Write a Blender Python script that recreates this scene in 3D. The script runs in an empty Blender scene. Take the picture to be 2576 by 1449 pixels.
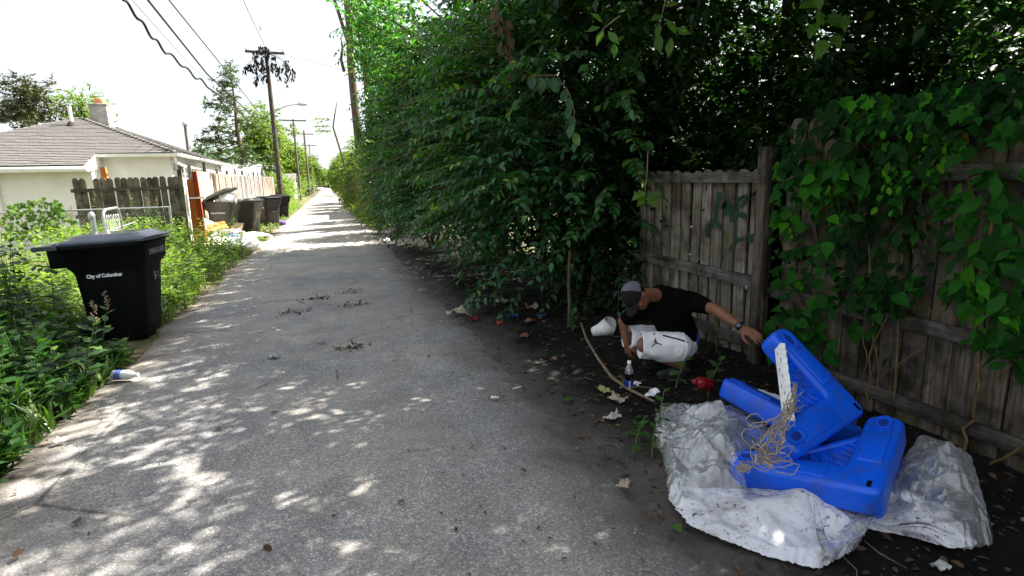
import bpy, bmesh, math, random
import numpy as np
from mathutils import Vector, Matrix, noise as mnoise
random.seed(7); rng = np.random.default_rng(7)
R = math.radians
scene = bpy.context.scene
COL = scene.collection
# ------------------------------------------------------------------ camera
CH = 1.63                                   # eye height, metres; the alley runs along +Y
IMW, IMH, FPX = 2576.0, 1449.0, 1400.57
RIGHT = Vector((0.95003977, -0.31093652, -0.02725656))
DOWN = Vector((-0.08482157, -0.17315027, -0.9812361))
FWD = Vector((0.30038266, 0.93452526, -0.19087377))
cam_d = bpy.data.cameras.new('camera'); cam = bpy.data.objects.new('camera', cam_d); COL.objects.link(cam)
cam_d.sensor_width = 36.0; cam_d.lens = 19.573; cam_d.clip_start = 0.05; cam_d.clip_end = 3000
m = Matrix.Identity(4)
for i in range(3):
    m[i][0] = RIGHT[i]; m[i][1] = -DOWN[i]; m[i][2] = -FWD[i]
m[0][3], m[1][3], m[2][3] = 0, 0, CH
cam.matrix_world = m
scene.camera = cam
# ------------------------------------------------------------------ light
SUN_AZ, SUN_EL = R(76), R(50)               # azimuth clockwise from +Y (up the alley) towards +X
world = bpy.data.worlds.new('World'); scene.world = world; world.use_nodes = True
wn = world.node_tree; wn.nodes.clear()
sky = wn.nodes.new('ShaderNodeTexSky'); sky.sky_type = 'NISHITA'; sky.sun_disc = False
sky.sun_elevation = SUN_EL; sky.sun_rotation = SUN_AZ; sky.dust_density = 3.5; sky.air_density = 1.0; sky.ozone_density = 1.0
hz = wn.nodes.new('ShaderNodeMix'); hz.data_type = 'RGBA'; hz.inputs[0].default_value = 0.66   # thin white summer overcast veil over the blue
hz.inputs[7].default_value = (4.9, 5.05, 5.15, 1)
bgn = wn.nodes.new('ShaderNodeBackground'); bgn.inputs[1].default_value = 0.05
wo = wn.nodes.new('ShaderNodeOutputWorld')
wn.links.new(sky.outputs[0], hz.inputs[6]); wn.links.new(hz.outputs[2], bgn.inputs[0]); wn.links.new(bgn.outputs[0], wo.inputs[0])
sun_d = bpy.data.lights.new('sun', 'SUN'); sun_d.energy = 5.0; sun_d.angle = R(0.53); sun_d.color = (1.0, 0.945, 0.86)
sun = bpy.data.objects.new('sun', sun_d); COL.objects.link(sun)
sdir = Vector((math.sin(SUN_AZ) * math.cos(SUN_EL), math.cos(SUN_AZ) * math.cos(SUN_EL), math.sin(SUN_EL)))
sun.rotation_euler = sdir.to_track_quat('Z', 'Y').to_euler()
vs = scene.view_settings; vs.view_transform = 'Standard'; vs.look = 'None'; vs.exposure = 2.38; vs.gamma = 1.0; vs.use_curve_mapping = False
scene.cycles.max_bounces = 8; scene.cycles.transparent_max_bounces = 24; scene.cycles.diffuse_bounces = 3
scene.cycles.use_denoising = True

# ------------------------------------------------------------------ pixel to place helpers
def ray(px, py):
    a, b = px - IMW / 2, py - IMH / 2
    return RIGHT * a + DOWN * b + FWD * FPX
def gp(px, py, z=0.0):
    d = ray(px, py); t = (z - CH) / d.z; return Vector((d.x * t, d.y * t, z))
def aty(px, py, y):
    d = ray(px, py); t = y / d.y; return Vector((d.x * t, y, CH + d.z * t))
def atx(px, py, x):
    d = ray(px, py); t = x / d.x; return Vector((x, d.y * t, CH + d.z * t))
def pix(p):
    d = Vector(p) - Vector((0, 0, CH)); z = d.dot(FWD)
    return IMW / 2 + FPX * d.dot(RIGHT) / z, IMH / 2 + FPX * d.dot(DOWN) / z

# ------------------------------------------------------------------ object helpers
def tag(o, label=None, cat=None, group=None, kind=None):
    if label: o['label'] = label
    if cat: o['category'] = cat
    if group: o['group'] = group
    if kind: o['kind'] = kind
    return o
def empty(name, loc=(0, 0, 0), label=None, cat=None, group=None, rz=0, rot=None):
    o = bpy.data.objects.new(name, None); COL.objects.link(o); o.location = loc
    o.rotation_euler = rot if rot else (0, 0, rz); o.empty_display_size = 0.1
    return tag(o, label, cat, group)
def link(name, me, parent=None, mat=None):
    o = bpy.data.objects.new(name, me); COL.objects.link(o)
    if parent: o.parent = parent
    if mat and not me.materials: me.materials.append(mat)
    return o
def place(name, me, parent, loc=(0, 0, 0), rot=(0, 0, 0), sc=(1, 1, 1)):
    o = bpy.data.objects.new(name, me); COL.objects.link(o); o.parent = parent
    o.location = loc; o.rotation_euler = rot; o.scale = sc if hasattr(sc, '__len__') else (sc, sc, sc)
    return o
def frame_of(d):
    d = Vector(d).normalized(); u = Vector((0, 0, 1)) if abs(d.z) < 0.95 else Vector((0, 1, 0))
    s = d.cross(u).normalized(); return d, s, s.cross(d).normalized()
class MB:
    def __init__(s): s.v = []; s.f = []; s.sm = []
    def add(s, vs, fs, smooth=False):
        b = len(s.v); s.v += [tuple(q) for q in vs]
        for f in fs: s.f.append([b + i for i in f]); s.sm.append(smooth)
        return s
    def box(s, lo, hi, M=None):
        x0, y0, z0 = lo; x1, y1, z1 = hi
        vs = [Vector(q) for q in ((x0,y0,z0),(x1,y0,z0),(x1,y1,z0),(x0,y1,z0),(x0,y0,z1),(x1,y0,z1),(x1,y1,z1),(x0,y1,z1))]
        if M is not None: vs = [M @ q for q in vs]
        return s.add(vs, [(0,3,2,1),(4,5,6,7),(0,1,5,4),(1,2,6,5),(2,3,7,6),(3,0,4,7)])
    def tube(s, pts, rad, n=8, cap=True, smooth=True):
        pts = [Vector(p) for p in pts]; k = len(pts)
        rs = rad if hasattr(rad, '__len__') else [rad] * k
        vs = []; prev = None
        for i, p in enumerate(pts):
            t = (pts[min(i + 1, k - 1)] - pts[max(i - 1, 0)]).normalized()
            if prev is None: _, a, b = frame_of(t)
            else:
                a = (prev - t * prev.dot(t)).normalized(); b = a.cross(t)
            prev = a
            for j in range(n):
                an = 2 * math.pi * j / n
                vs.append(p + (a * math.cos(an) + b * math.sin(an)) * rs[i])
        fs = []
        for i in range(k - 1):
            for j in range(n):
                q = (j + 1) % n; fs.append((i*n+j, i*n+q, (i+1)*n+q, (i+1)*n+j))
        s.add(vs, fs, smooth)
        if cap: s.add(vs[:n], [tuple(range(n))]); s.add(vs[-n:], [tuple(reversed(range(n)))])
        return s
    def lathe(s, prof, n=16, M=None, smooth=True):
        vs = []
        for r_, z in prof:
            for j in range(n):
                an = 2 * math.pi * j / n; q = Vector((r_ * math.cos(an), r_ * math.sin(an), z))
                vs.append(M @ q if M is not None else q)
        fs = [(i*n+j, i*n+(j+1)%n, (i+1)*n+(j+1)%n, (i+1)*n+j) for i in range(len(prof)-1) for j in range(n)]
        s.add(vs, fs, smooth)
        s.add(vs[:n], [tuple(reversed(range(n)))]); s.add(vs[-n:], [tuple(range(n))]); return s
    def prism(s, poly, M, h0, h1, smooth=False):
        k = len(poly); vs = [M @ Vector((x, y, h0)) for x, y in poly] + [M @ Vector((x, y, h1)) for x, y in poly]
        s.add(vs, [tuple(reversed(range(k))), tuple(range(k, 2*k))]); s.add(vs, [(i, (i+1)%k, k+(i+1)%k, k+i) for i in range(k)], smooth); return s
    def loft(s, rings, smooth=True, cap=True):
        n = len(rings[0]); vs = [q for r_ in rings for q in r_]
        fs = [(i*n+j, i*n+(j+1)%n, (i+1)*n+(j+1)%n, (i+1)*n+j) for i in range(len(rings)-1) for j in range(n)]
        s.add(vs, fs, smooth)
        if cap: s.add(rings[0], [tuple(reversed(range(n)))]); s.add(rings[-1], [tuple(range(n))])
        return s
    def grid(s, fn, nu, nv, smooth=True):
        vs = [fn(i / nu, j / nv) for j in range(nv + 1) for i in range(nu + 1)]
        return s.add(vs, [(j*(nu+1)+i, j*(nu+1)+i+1, (j+1)*(nu+1)+i+1, (j+1)*(nu+1)+i) for j in range(nv) for i in range(nu)], smooth)
    def mesh(s, name, mat):
        me = bpy.data.meshes.new(name); me.from_pydata(s.v, [], s.f); me.materials.append(mat)
        me.polygons.foreach_set('use_smooth', s.sm); me.update(); return me
    def build(s, name, mat, parent=None, bevel=0, seg=2):
        me = s.mesh(name, mat)
        if bevel:
            bm = bmesh.new(); bm.from_mesh(me); bmesh.ops.remove_doubles(bm, verts=bm.verts, dist=1e-5)
            ed = [e for e in bm.edges if len(e.link_faces) == 2 and e.calc_face_angle(0) > 0.5]
            bmesh.ops.bevel(bm, geom=ed, offset=bevel, segments=seg, profile=0.5, affect='EDGES', clamp_overlap=True)
            bm.to_mesh(me); bm.free()
            for p in me.polygons: p.use_smooth = True
        return link(name, me, parent)
def recenter(o, base):                       # put a mesh's origin at its own base
    base = Vector(base); o.data.transform(Matrix.Translation(-base)); o.location = base; return o
def text_mesh(body, size, mat, name='lettering', ext=0.0012, xs=1.0, bold=0.0):
    c = bpy.data.curves.new('txt', 'FONT'); c.body = body; c.size = size; c.align_x = 'CENTER'; c.align_y = 'CENTER'; c.extrude = ext; c.offset = bold
    c.resolution_u = 3; to = bpy.data.objects.new('txt', c); COL.objects.link(to)
    dg = bpy.context.evaluated_depsgraph_get(); dg.update()
    me = bpy.data.meshes.new_from_object(to.evaluated_get(dg)); bpy.data.objects.remove(to); bpy.data.curves.remove(c)
    me.name = name; me.materials.clear(); me.materials.append(mat)
    if xs != 1: me.transform(Matrix.Diagonal((xs, 1, 1, 1)))
    return me

# ------------------------------------------------------------------ materials
class NT:
    def __init__(s, name):
        s.m = bpy.data.materials.new(name); s.m.use_nodes = True; s.t = s.m.node_tree; s.t.nodes.clear()
        s.out = s.n('ShaderNodeOutputMaterial')
    def n(s, typ, **kw):
        o = s.t.nodes.new(typ)
        for k, v in kw.items(): setattr(o, k, v)
        return o
    def l(s, a, b): s.t.links.new(a, b)
    def co(s, kind='Object', scale=(1, 1, 1), rot=(0, 0, 0)):
        c = s.n('ShaderNodeTexCoord'); mp = s.n('ShaderNodeMapping'); mp.inputs[3].default_value = scale; mp.inputs[2].default_value = rot
        s.l(c.outputs[kind], mp.inputs[0]); return mp.outputs[0]
    def noise(s, vec, scale=5, detail=4, rough=0.55, dist=0.0):
        o = s.n('ShaderNodeTexNoise'); o.inputs['Scale'].default_value = scale; o.inputs['Detail'].default_value = detail
        o.inputs['Roughness'].default_value = rough; o.inputs['Distortion'].default_value = dist
        if vec: s.l(vec, o.inputs['Vector'])
        return o.outputs['Fac']
    def voro(s, vec, scale=5, feat='F1', out='Distance'):
        o = s.n('ShaderNodeTexVoronoi', feature=feat); o.inputs['Scale'].default_value = scale; s.l(vec, o.inputs['Vector']); return o.outputs[out]
    def ramp(s, fac, stops):
        o = s.n('ShaderNodeValToRGB'); r_ = o.color_ramp
        while len(r_.elements) < len(stops): r_.elements.new(0.5)
        for e, (p, c) in zip(r_.elements, stops):
            e.position = p; e.color = (c, c, c, 1) if not hasattr(c, '__len__') else (*c, 1)
        s.l(fac, o.inputs[0]); return o.outputs[0]
    def mix(s, fac, a, b, mode='MIX'):
        o = s.n('ShaderNodeMix', data_type='RGBA', blend_type=mode)
        for q, i in ((fac, 0), (a, 6), (b, 7)):
            if hasattr(q, 'is_linked') or hasattr(q, 'links'): s.l(q, o.inputs[i])
            elif i == 0: o.inputs[0].default_value = q
            else: o.inputs[i].default_value = (*q, 1) if hasattr(q, '__len__') else (q, q, q, 1)
        return o.outputs[2]
    def math(s, op, a, b=0.5, c=None, clamp=False):
        o = s.n('ShaderNodeMath', operation=op, use_clamp=clamp)
        for i, q in enumerate((a, b, c)):
            if q is None: continue
            if isinstance(q, (int, float)): o.inputs[i].default_value = q
            else: s.l(q, o.inputs[i])
        return o.outputs[0]
    def bump(s, h, st=0.3, dist=0.01, normal=None):
        o = s.n('ShaderNodeBump'); o.inputs['Strength'].default_value = st; o.inputs['Distance'].default_value = dist; s.l(h, o.inputs['Height'])
        if normal: s.l(normal, o.inputs['Normal'])
        return o.outputs[0]
    def bsdf(s, col, rough=0.7, normal=None, metal=0.0, spec=0.5, coat=0.0):
        o = s.n('ShaderNodeBsdfPrincipled')
        if hasattr(col, '__len__'): o.inputs['Base Color'].default_value = (*col, 1)
        else: s.l(col, o.inputs['Base Color'])
        if isinstance(rough, (int, float)): o.inputs['Roughness'].default_value = rough
        else: s.l(rough, o.inputs['Roughness'])
        o.inputs['Metallic'].default_value = metal; o.inputs['Specular IOR Level'].default_value = spec; o.inputs['Coat Weight'].default_value = coat
        if normal: s.l(normal, o.inputs['Normal'])
        s.p = o; return o.outputs[0]
    def done(s, sh): s.l(sh, s.out.inputs[0]); return s.m
    def rnd(s): return s.n('ShaderNodeObjectInfo').outputs['Random']

def simple(name, col, rough=0.6, var=0.25, scale=8, bump=0.15, metal=0.0, spec=0.5, rnd=0.0, dirt=None):
    t = NT(name); v = t.co(); n = t.noise(v, scale, 5)
    c = t.mix(t.ramp(n, [(0.3, 0), (0.7, 1)]), tuple(q * (1 - var) for q in col), tuple(min(1, q * (1 + var * 0.6)) for q in col))
    if rnd: c = t.mix(1.0, c, t.ramp(t.rnd(), [(0, 1 - rnd), (1, 1.0)]), 'MULTIPLY')
    if dirt:
        d = t.ramp(t.noise(v, scale * 0.6, 6, 0.65), [(0.5, 0), (0.66, 1)]); c = t.mix(t.math('MULTIPLY', d, 0.75), c, dirt)
    return t.done(t.bsdf(c, rough, t.bump(t.noise(v, scale * 5, 4), bump, 0.004) if bump else None, metal, spec))

def wood_mat(name, lo, hi, axis='Z', stain=(0.02, 0.02, 0.016), st_amt=0.6, moss=None, lowdark=None):
    """weathered board: grain streaks along the board, knots, water stains; differs board by board"""
    t = NT(name); sc = {'Z': (1, 1, 0.06), 'Y': (1, 0.06, 1), 'X': (0.06, 1, 1)}[axis]
    c = t.n('ShaderNodeTexCoord'); rn = t.n('ShaderNodeObjectInfo')
    off = t.n('ShaderNodeVectorMath', operation='ADD'); k = t.n('ShaderNodeVectorMath', operation='SCALE'); cmb = t.n('ShaderNodeCombineXYZ')
    for i in range(3): t.l(rn.outputs['Random'], cmb.inputs[i])
    t.l(cmb.outputs[0], k.inputs[0]); k.inputs['Scale'].default_value = 37.0
    t.l(c.outputs['Object'], off.inputs[0]); t.l(k.outputs[0], off.inputs[1]); base = off.outputs[0]
    mp = t.n('ShaderNodeMapping'); mp.inputs[3].default_value = sc; t.l(base, mp.inputs[0]); v = mp.outputs[0]
    g1 = t.noise(v, 60, 6, 0.6, 0.4); g2 = t.noise(v, 14, 4, 0.6, 0.8); big = t.noise(base, 3.2, 5, 0.62)
    col = t.mix(t.ramp(t.math('ADD', t.math('MULTIPLY', g1, 0.6), t.math('MULTIPLY', g2, 0.4)), [(0.32, 0), (0.66, 1)]), lo, hi)
    col = t.mix(1.0, col, t.ramp(rn.outputs['Random'], [(0, 0.62), (1, 1.12)]), 'MULTIPLY')
    col = t.mix(t.math('MULTIPLY', t.ramp(big, [(0.43, 0), (0.60, 1)]), st_amt), col, stain)
    if moss: col = t.mix(t.math('MULTIPLY', t.ramp(t.noise(base, 4.3, 5, 0.7), [(0.52, 0), (0.68, 1)]), 0.6), col, moss)
    kn = t.voro(mp.outputs[0], 5.0); col = t.mix(t.ramp(kn, [(0.03, 1), (0.10, 0)]), col, tuple(q * 0.35 for q in lo))
    return t.done(t.bsdf(col, 0.85, t.bump(g1, 0.5, 0.004), 0, 0.2))

def leaf_mat(name, dark, mid, light, trans=0.35, rough=0.42, attr=True, spec=0.4, hue_obj=False):
    """leaf: colour by each leaf's own random value, light shining through"""
    t = NT(name)
    if attr: a = t.n('ShaderNodeAttribute', attribute_name='var'); fac = a.outputs['Fac']
    else: fac = t.rnd()
    col = t.ramp(fac, [(0.0, dark), (0.55, mid), (0.9, mid), (1.0, light)])
    nrm = None
    if not attr:                                # leaf seen close: pale midrib, side veins, blotches
        cc = t.n('ShaderNodeTexCoord'); sp = t.n('ShaderNodeSeparateXYZ'); t.l(cc.outputs['Object'], sp.inputs[0]); ay = t.math('ABSOLUTE', sp.outputs[1])
        vein = t.ramp(t.math('SINE', t.math('MULTIPLY', t.math('SUBTRACT', sp.outputs[0], t.math('MULTIPLY', ay, 0.8)), 42.0)), [(0.80, 0), (0.98, 1)])
        rib = t.ramp(ay, [(0.012, 1), (0.03, 0)]); vn = t.math('MAXIMUM', t.math('MULTIPLY', vein, 0.45), rib)
        col = t.mix(t.ramp(t.noise(cc.outputs['Object'], 3.5, 4), [(0.35, 0.0), (0.7, 0.45)]), col, t.mix(1.0, col, (0.45, 0.5, 0.5), 'MULTIPLY'))
        col = t.mix(t.math('MULTIPLY', vn, 0.35), col, t.mix(1.0, col, (2.6, 2.0, 2.6), 'MULTIPLY')); nrm = t.bump(vn, 0.5, 0.03)
    p = t.bsdf(col, rough, nrm, 0, spec)
    tr = t.n('ShaderNodeBsdfTranslucent'); tc = t.mix(1.0, col, (1.9, 2.1, 0.5), 'MULTIPLY'); t.l(tc, tr.inputs[0])
    mx = t.n('ShaderNodeMixShader'); mx.inputs[0].default_value = trans; t.l(p, mx.inputs[1]); t.l(tr.outputs[0], mx.inputs[2])
    return t.done(mx.outputs[0])

M = {}
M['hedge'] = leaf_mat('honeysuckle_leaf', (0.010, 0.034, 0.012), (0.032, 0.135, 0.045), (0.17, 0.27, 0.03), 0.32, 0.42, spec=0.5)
M['hedge_sun'] = leaf_mat('sunny_leaf', (0.040, 0.075, 0.016), (0.10, 0.15, 0.03), (0.22, 0.25, 0.05), 0.45, 0.5, spec=0.25)  # lighter, yellower copy of the hedge leaf: sunlight put into its colour
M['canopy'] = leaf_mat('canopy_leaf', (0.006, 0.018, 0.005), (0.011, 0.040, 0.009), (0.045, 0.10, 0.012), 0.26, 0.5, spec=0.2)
M['vine'] = leaf_mat('vine_leaf', (0.006, 0.035, 0.004), (0.012, 0.085, 0.006), (0.04, 0.17, 0.008), 0.25, 0.55, attr=False, spec=0.12)
M['vine_s'] = leaf_mat('vine_leaf_small', (0.008, 0.030, 0.007), (0.014, 0.065, 0.010), (0.04, 0.14, 0.012), 0.28)
M['shoot'] = leaf_mat('young_shoot_leaf', (0.02, 0.07, 0.02), (0.045, 0.16, 0.04), (0.28, 0.36, 0.04), 0.38, 0.42, spec=0.45)
M['weed'] = leaf_mat('weed_leaf_shaded', (0.010, 0.032, 0.007), (0.026, 0.080, 0.014), (0.12, 0.20, 0.04), 0.32)  # darker copy for the weeds in shade, shade put into the colour
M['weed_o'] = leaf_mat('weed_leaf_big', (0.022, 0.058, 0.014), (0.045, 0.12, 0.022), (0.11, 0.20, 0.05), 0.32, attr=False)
M['weed_sun'] = leaf_mat('weed_leaf_sunlit', (0.06, 0.11, 0.02), (0.12, 0.19, 0.03), (0.22, 0.28, 0.05), 0.36)  # lighter copy for weeds and grass in sun, sunlight put into the colour
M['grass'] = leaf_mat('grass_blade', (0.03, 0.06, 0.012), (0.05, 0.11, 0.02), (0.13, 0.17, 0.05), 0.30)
M['pine'] = leaf_mat('pine_needle', (0.03, 0.055, 0.02), (0.055, 0.09, 0.028), (0.11, 0.14, 0.04), 0.2)
M['spruce'] = leaf_mat('spruce_needle', (0.025, 0.032, 0.014), (0.045, 0.052, 0.022), (0.08, 0.085, 0.03), 0.15)
M['deadleaf'] = leaf_mat('dead_leaf', (0.03, 0.018, 0.010), (0.09, 0.05, 0.025), (0.24, 0.17, 0.10), 0.15, 0.7)
M['deadvine'] = leaf_mat('dead_vine_leaf', (0.010, 0.008, 0.007), (0.018, 0.014, 0.012), (0.03, 0.024, 0.018), 0.06, 0.8)
M['bark'] = simple('bark', (0.11, 0.085, 0.06), 0.9, 0.5, 12, 0.8, spec=0.1)
M['bark_dark'] = simple('bark_dark', (0.035, 0.028, 0.02), 0.9, 0.5, 12, 0.8, spec=0.1)
M['twig'] = simple('twig', (0.20, 0.15, 0.10), 0.85, 0.4, 20, 0.3, spec=0.1)
M['stem'] = simple('green_stem', (0.07, 0.11, 0.03), 0.6, 0.3, 20, 0)
M['vstem'] = simple('vine_stem', (0.13, 0.085, 0.04), 0.8, 0.4, 20, 0.2, spec=0.2)
M['pole'] = wood_mat('pole_wood', (0.045, 0.033, 0.026), (0.11, 0.085, 0.065), 'Z', (0.02, 0.015, 0.012), 0.5)
M['pole_far'] = wood_mat('pole_wood_grey', (0.09, 0.075, 0.06), (0.19, 0.165, 0.14), 'Z', (0.06, 0.05, 0.04), 0.4)
M['wood_grey'] = wood_mat('old_grey_board', (0.013, 0.010, 0.0075), (0.205, 0.168, 0.128), 'Z', (0.008, 0.007, 0.006), 0.9, (0.07, 0.065, 0.02))
M['wood_panel'] = wood_mat('sprayed_panel_board', (0.045, 0.038, 0.03), (0.34, 0.30, 0.25), 'Z', (0.03, 0.02, 0.012), 0.75, (0.10, 0.095, 0.03))
M['wood_rail'] = wood_mat('old_grey_rail', (0.03, 0.026, 0.025), (0.21, 0.19, 0.175), 'Y', (0.012, 0.010, 0.008), 0.8, (0.07, 0.065, 0.02))
M['wood_ear'] = wood_mat('mossy_board', (0.085, 0.074, 0.05), (0.28, 0.245, 0.175), 'Z', (0.022, 0.02, 0.014), 0.75, (0.07, 0.075, 0.02))
M['wood_ear_r'] = wood_mat('mossy_rail', (0.075, 0.065, 0.045), (0.20, 0.18, 0.13), 'X', (0.022, 0.02, 0.014), 0.5, (0.07, 0.075, 0.02))
M['wood_pale'] = wood_mat('pale_board', (0.30, 0.245, 0.19), (0.46, 0.39, 0.315), 'Z', (0.20, 0.14, 0.10), 0.5)
M['wood_silver'] = wood_mat('silver_board', (0.22, 0.20, 0.19), (0.40, 0.37, 0.34), 'Z', (0.12, 0.10, 0.09), 0.6)
M['wood_orange'] = wood_mat('orange_stained_board', (0.42, 0.12, 0.02), (0.62, 0.24, 0.06), 'Z', (0.3, 0.07, 0.015), 0.4)
M['wood_red'] = wood_mat('red_brown_post', (0.16, 0.022, 0.006), (0.30, 0.05, 0.012), 'Z', (0.1, 0.02, 0.01), 0.4)
M['white_wall'] = simple('white_block_wall', (0.83, 0.82, 0.78), 0.8, 0.06, 2.5, 0.3, dirt=(0.74, 0.71, 0.64))
M['white_trim'] = simple('white_trim', (0.78, 0.78, 0.75), 0.5, 0.08, 4, 0.05)
M['concrete'] = simple('chimney_render', (0.40, 0.38, 0.35), 0.9, 0.25, 5, 0.5, dirt=(0.22, 0.20, 0.18))
M['brick_o'] = simple('orange_flue', (0.55, 0.24, 0.10), 0.8, 0.2, 12, 0.2)
M['galv'] = simple('galvanised_steel', (0.44, 0.45, 0.46), 0.42, 0.25, 14, 0.1, metal=0.85)
M['wire_m'] = simple('chain_link_wire', (0.36, 0.36, 0.35), 0.5, 0.2, 20, 0, metal=0.6)
M['cable'] = simple('black_cable', (0.012, 0.012, 0.013), 0.6, 0.2, 5, 0)
M['white'] = simple('white_plastic', (0.80, 0.80, 0.80), 0.4, 0.05, 30, 0.1, dirt=(0.62, 0.60, 0.56))
M['print'] = simple('white_print', (0.78, 0.79, 0.80), 0.6, 0.06, 30, 0)
# ------------------------------------------------------------------ ground, road, verges
def nz(x, y, s, o=0.0): return mnoise.noise(Vector((x * s + o, y * s - o, o * 0.37)))
t = NT('soil'); v = t.co()
sc = t.mix(t.ramp(t.noise(v, 1.3, 6, 0.65), [(0.35, 0), (0.65, 1)]), (0.07, 0.058, 0.04), (0.16, 0.14, 0.085))
sc = t.mix(t.ramp(t.noise(v, 0.35, 5, 0.6), [(0.45, 0), (0.6, 1)]), sc, (0.085, 0.105, 0.03))
M['soil'] = t.done(t.bsdf(sc, 0.95, t.bump(t.noise(v, 30, 6, 0.7), 0.8, 0.02), 0, 0.1))

t = NT('mud'); v = t.co()
n1 = t.noise(v, 2.2, 6, 0.7); n2 = t.noise(v, 26, 6, 0.72)
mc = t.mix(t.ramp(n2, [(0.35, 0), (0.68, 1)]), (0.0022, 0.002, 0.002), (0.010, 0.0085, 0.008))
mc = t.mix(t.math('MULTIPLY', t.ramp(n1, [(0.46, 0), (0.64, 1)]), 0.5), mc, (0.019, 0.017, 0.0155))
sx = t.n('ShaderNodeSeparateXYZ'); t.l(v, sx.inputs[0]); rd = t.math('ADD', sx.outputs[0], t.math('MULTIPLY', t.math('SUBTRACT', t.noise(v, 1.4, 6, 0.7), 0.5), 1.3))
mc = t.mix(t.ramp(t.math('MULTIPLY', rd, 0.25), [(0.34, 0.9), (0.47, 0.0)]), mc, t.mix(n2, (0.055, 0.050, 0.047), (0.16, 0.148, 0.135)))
fl = t.voro(v, 34, 'F1'); flc = t.voro(v, 34, 'F1', 'Color')
mc = t.mix(t.math('MULTIPLY', t.ramp(fl, [(0.16, 1), (0.22, 0)]), t.ramp(flc, [(0.62, 0), (0.7, 0.8)])), mc, (0.13, 0.11, 0.08))
M['mud'] = t.done(t.bsdf(mc, 0.85, t.bump(n2, 0.9, 0.025), 0, 0.15))

t = NT('old_asphalt'); v = t.co()
big = t.noise(v, 0.55, 6, 0.62); med = t.noise(v, 3.0, 6, 0.65); ag = t.voro(v, 88, 'F1', 'Color'); agd = t.voro(v, 88); fine = t.noise(v, 210, 3, 0.6)
sep = t.n('ShaderNodeSeparateColor'); t.l(ag, sep.inputs[0])
stone = t.ramp(sep.outputs[0], [(0.0, (0.05, 0.05, 0.06)), (0.25, (0.21, 0.21, 0.22)), (0.68, (0.38, 0.365, 0.355)), (0.9, (0.56, 0.535, 0.50)), (1.0, (0.80, 0.77, 0.72))])
stone = t.mix(t.ramp(agd, [(0.30, 0), (0.62, 0.75)]), stone, (0.10, 0.096, 0.095))
stone = t.mix(0.45, stone, t.ramp(fine, [(0.35, 0.17), (0.65, 0.45)]))
col = t.mix(1.0, stone, t.ramp(big, [(0.3, (0.72, 0.73, 0.77)), (0.52, (1.0, 0.98, 0.95)), (0.7, (1.28, 1.22, 1.12))]), 'MULTIPLY')
col = t.mix(1.0, col, t.ramp(med, [(0.3, 0.78), (0.65, 1.12)]), 'MULTIPLY')
sx = t.n('ShaderNodeSeparateXYZ'); t.l(v, sx.inputs[0])
dx = t.math('ABSOLUTE', t.math('ADD', sx.outputs[0], 0.32))
edge = t.math('ADD', dx, t.math('MULTIPLY', t.math('SUBTRACT', t.noise(v, 1.1, 6, 0.68), 0.5), 1.5))
sun_sand = t.mix(t.noise(v, 60, 5, 0.7), (0.26, 0.22, 0.17), (0.46, 0.40, 0.325))
ye = t.ramp(t.math('MULTIPLY', sx.outputs[1], 0.02), [(0.12, 0.25), (0.42, 0.8)])
col = t.mix(t.math('MULTIPLY', t.ramp(t.noise(v, 0.42, 6, 0.7), [(0.46, 0), (0.6, 1)]), ye), col, sun_sand)      # sandy tone, stronger up the alley: sunlit warmth put into the colour
right = t.math('GREATER_THAN', sx.outputs[0], -0.45)
dirtc = t.mix(right, (0.15, 0.125, 0.095), (0.07, 0.062, 0.057))
col = t.mix(t.ramp(t.math('MULTIPLY', edge, 0.5), [(0.60, 0), (0.90, 0.9)]), col, dirtc)
crk = t.voro(t.co('Object', (1, 0.6, 1)), 0.9, 'DISTANCE_TO_EDGE')
cd = t.n('ShaderNodeMix'); 
col = t.mix(t.math('MULTIPLY', t.ramp(t.math('ADD', crk, t.math('MULTIPLY', t.noise(v, 9, 4), 0.03)), [(0.017, 1), (0.024, 0)]), t.ramp(t.noise(v, 0.8, 3), [(0.5, 0), (0.6, 0.7)])), col, (0.03, 0.028, 0.027))
hgt = t.math('ADD', t.math('MULTIPLY', agd, -0.8), t.math('MULTIPLY', fine, 0.7))
M['road'] = t.done(t.bsdf(col, 0.88, t.bump(hgt, 0.55, 0.006, t.bump(med, 0.35, 0.03)), 0, 0.25))

gm = MB().add([(-700, -300, -0.06), (700, -300, -0.06), (700, 1500, -0.06), (-700, 1500, -0.06)], [(0, 1, 2, 3)])
tag(gm.build('ground', M['soil']), kind='structure')
def edgeL(y): return -2.02 + 0.17 * nz(0, y, 0.7, 3) + 0.10 * nz(0, y, 2.6, 9) + 0.04 * nz(0, y, 9, 2)
def edgeR(y): return 1.40 + 0.09 * nz(0, y, 0.6, 5) + 0.06 * nz(0, y, 2.6, 1)
ys = [-5 + i * 0.12 for i in range(200)]
while ys[-1] < 420: ys.append(ys[-1] * 1.03)
rm = MB(); NX = 26; vs = []
for y in ys:
    a, b = edgeL(y), edgeR(y)
    for i in range(NX + 1):
        u = i / NX; x = a + (b - a) * u; e = min(u, 1 - u) * 2
        vs.append((x, y, 0.012 * math.sin(math.pi * u) + 0.010 * nz(x, y, 0.9, 2) + 0.004 * nz(x, y, 4, 7) - 0.028 * max(0, 1 - e * 9)))
rm.add(vs, [(j*(NX+1)+i, j*(NX+1)+i+1, (j+1)*(NX+1)+i+1, (j+1)*(NX+1)+i) for j in range(len(ys)-1) for i in range(NX)], True)
tag(rm.build('road', M['road']), kind='structure')
def muds(x, y):
    k = min(1, max(0, (x - 1.36) / 0.4))
    return -0.03 + k * (0.03 + 0.03 * nz(x, y, 1.6, 4) + 0.02 * nz(x, y, 5.5, 8) + 0.010 * nz(x, y, 14, 2)) + 0.05 * min(1, max(0, (x - 2.4)))
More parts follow.
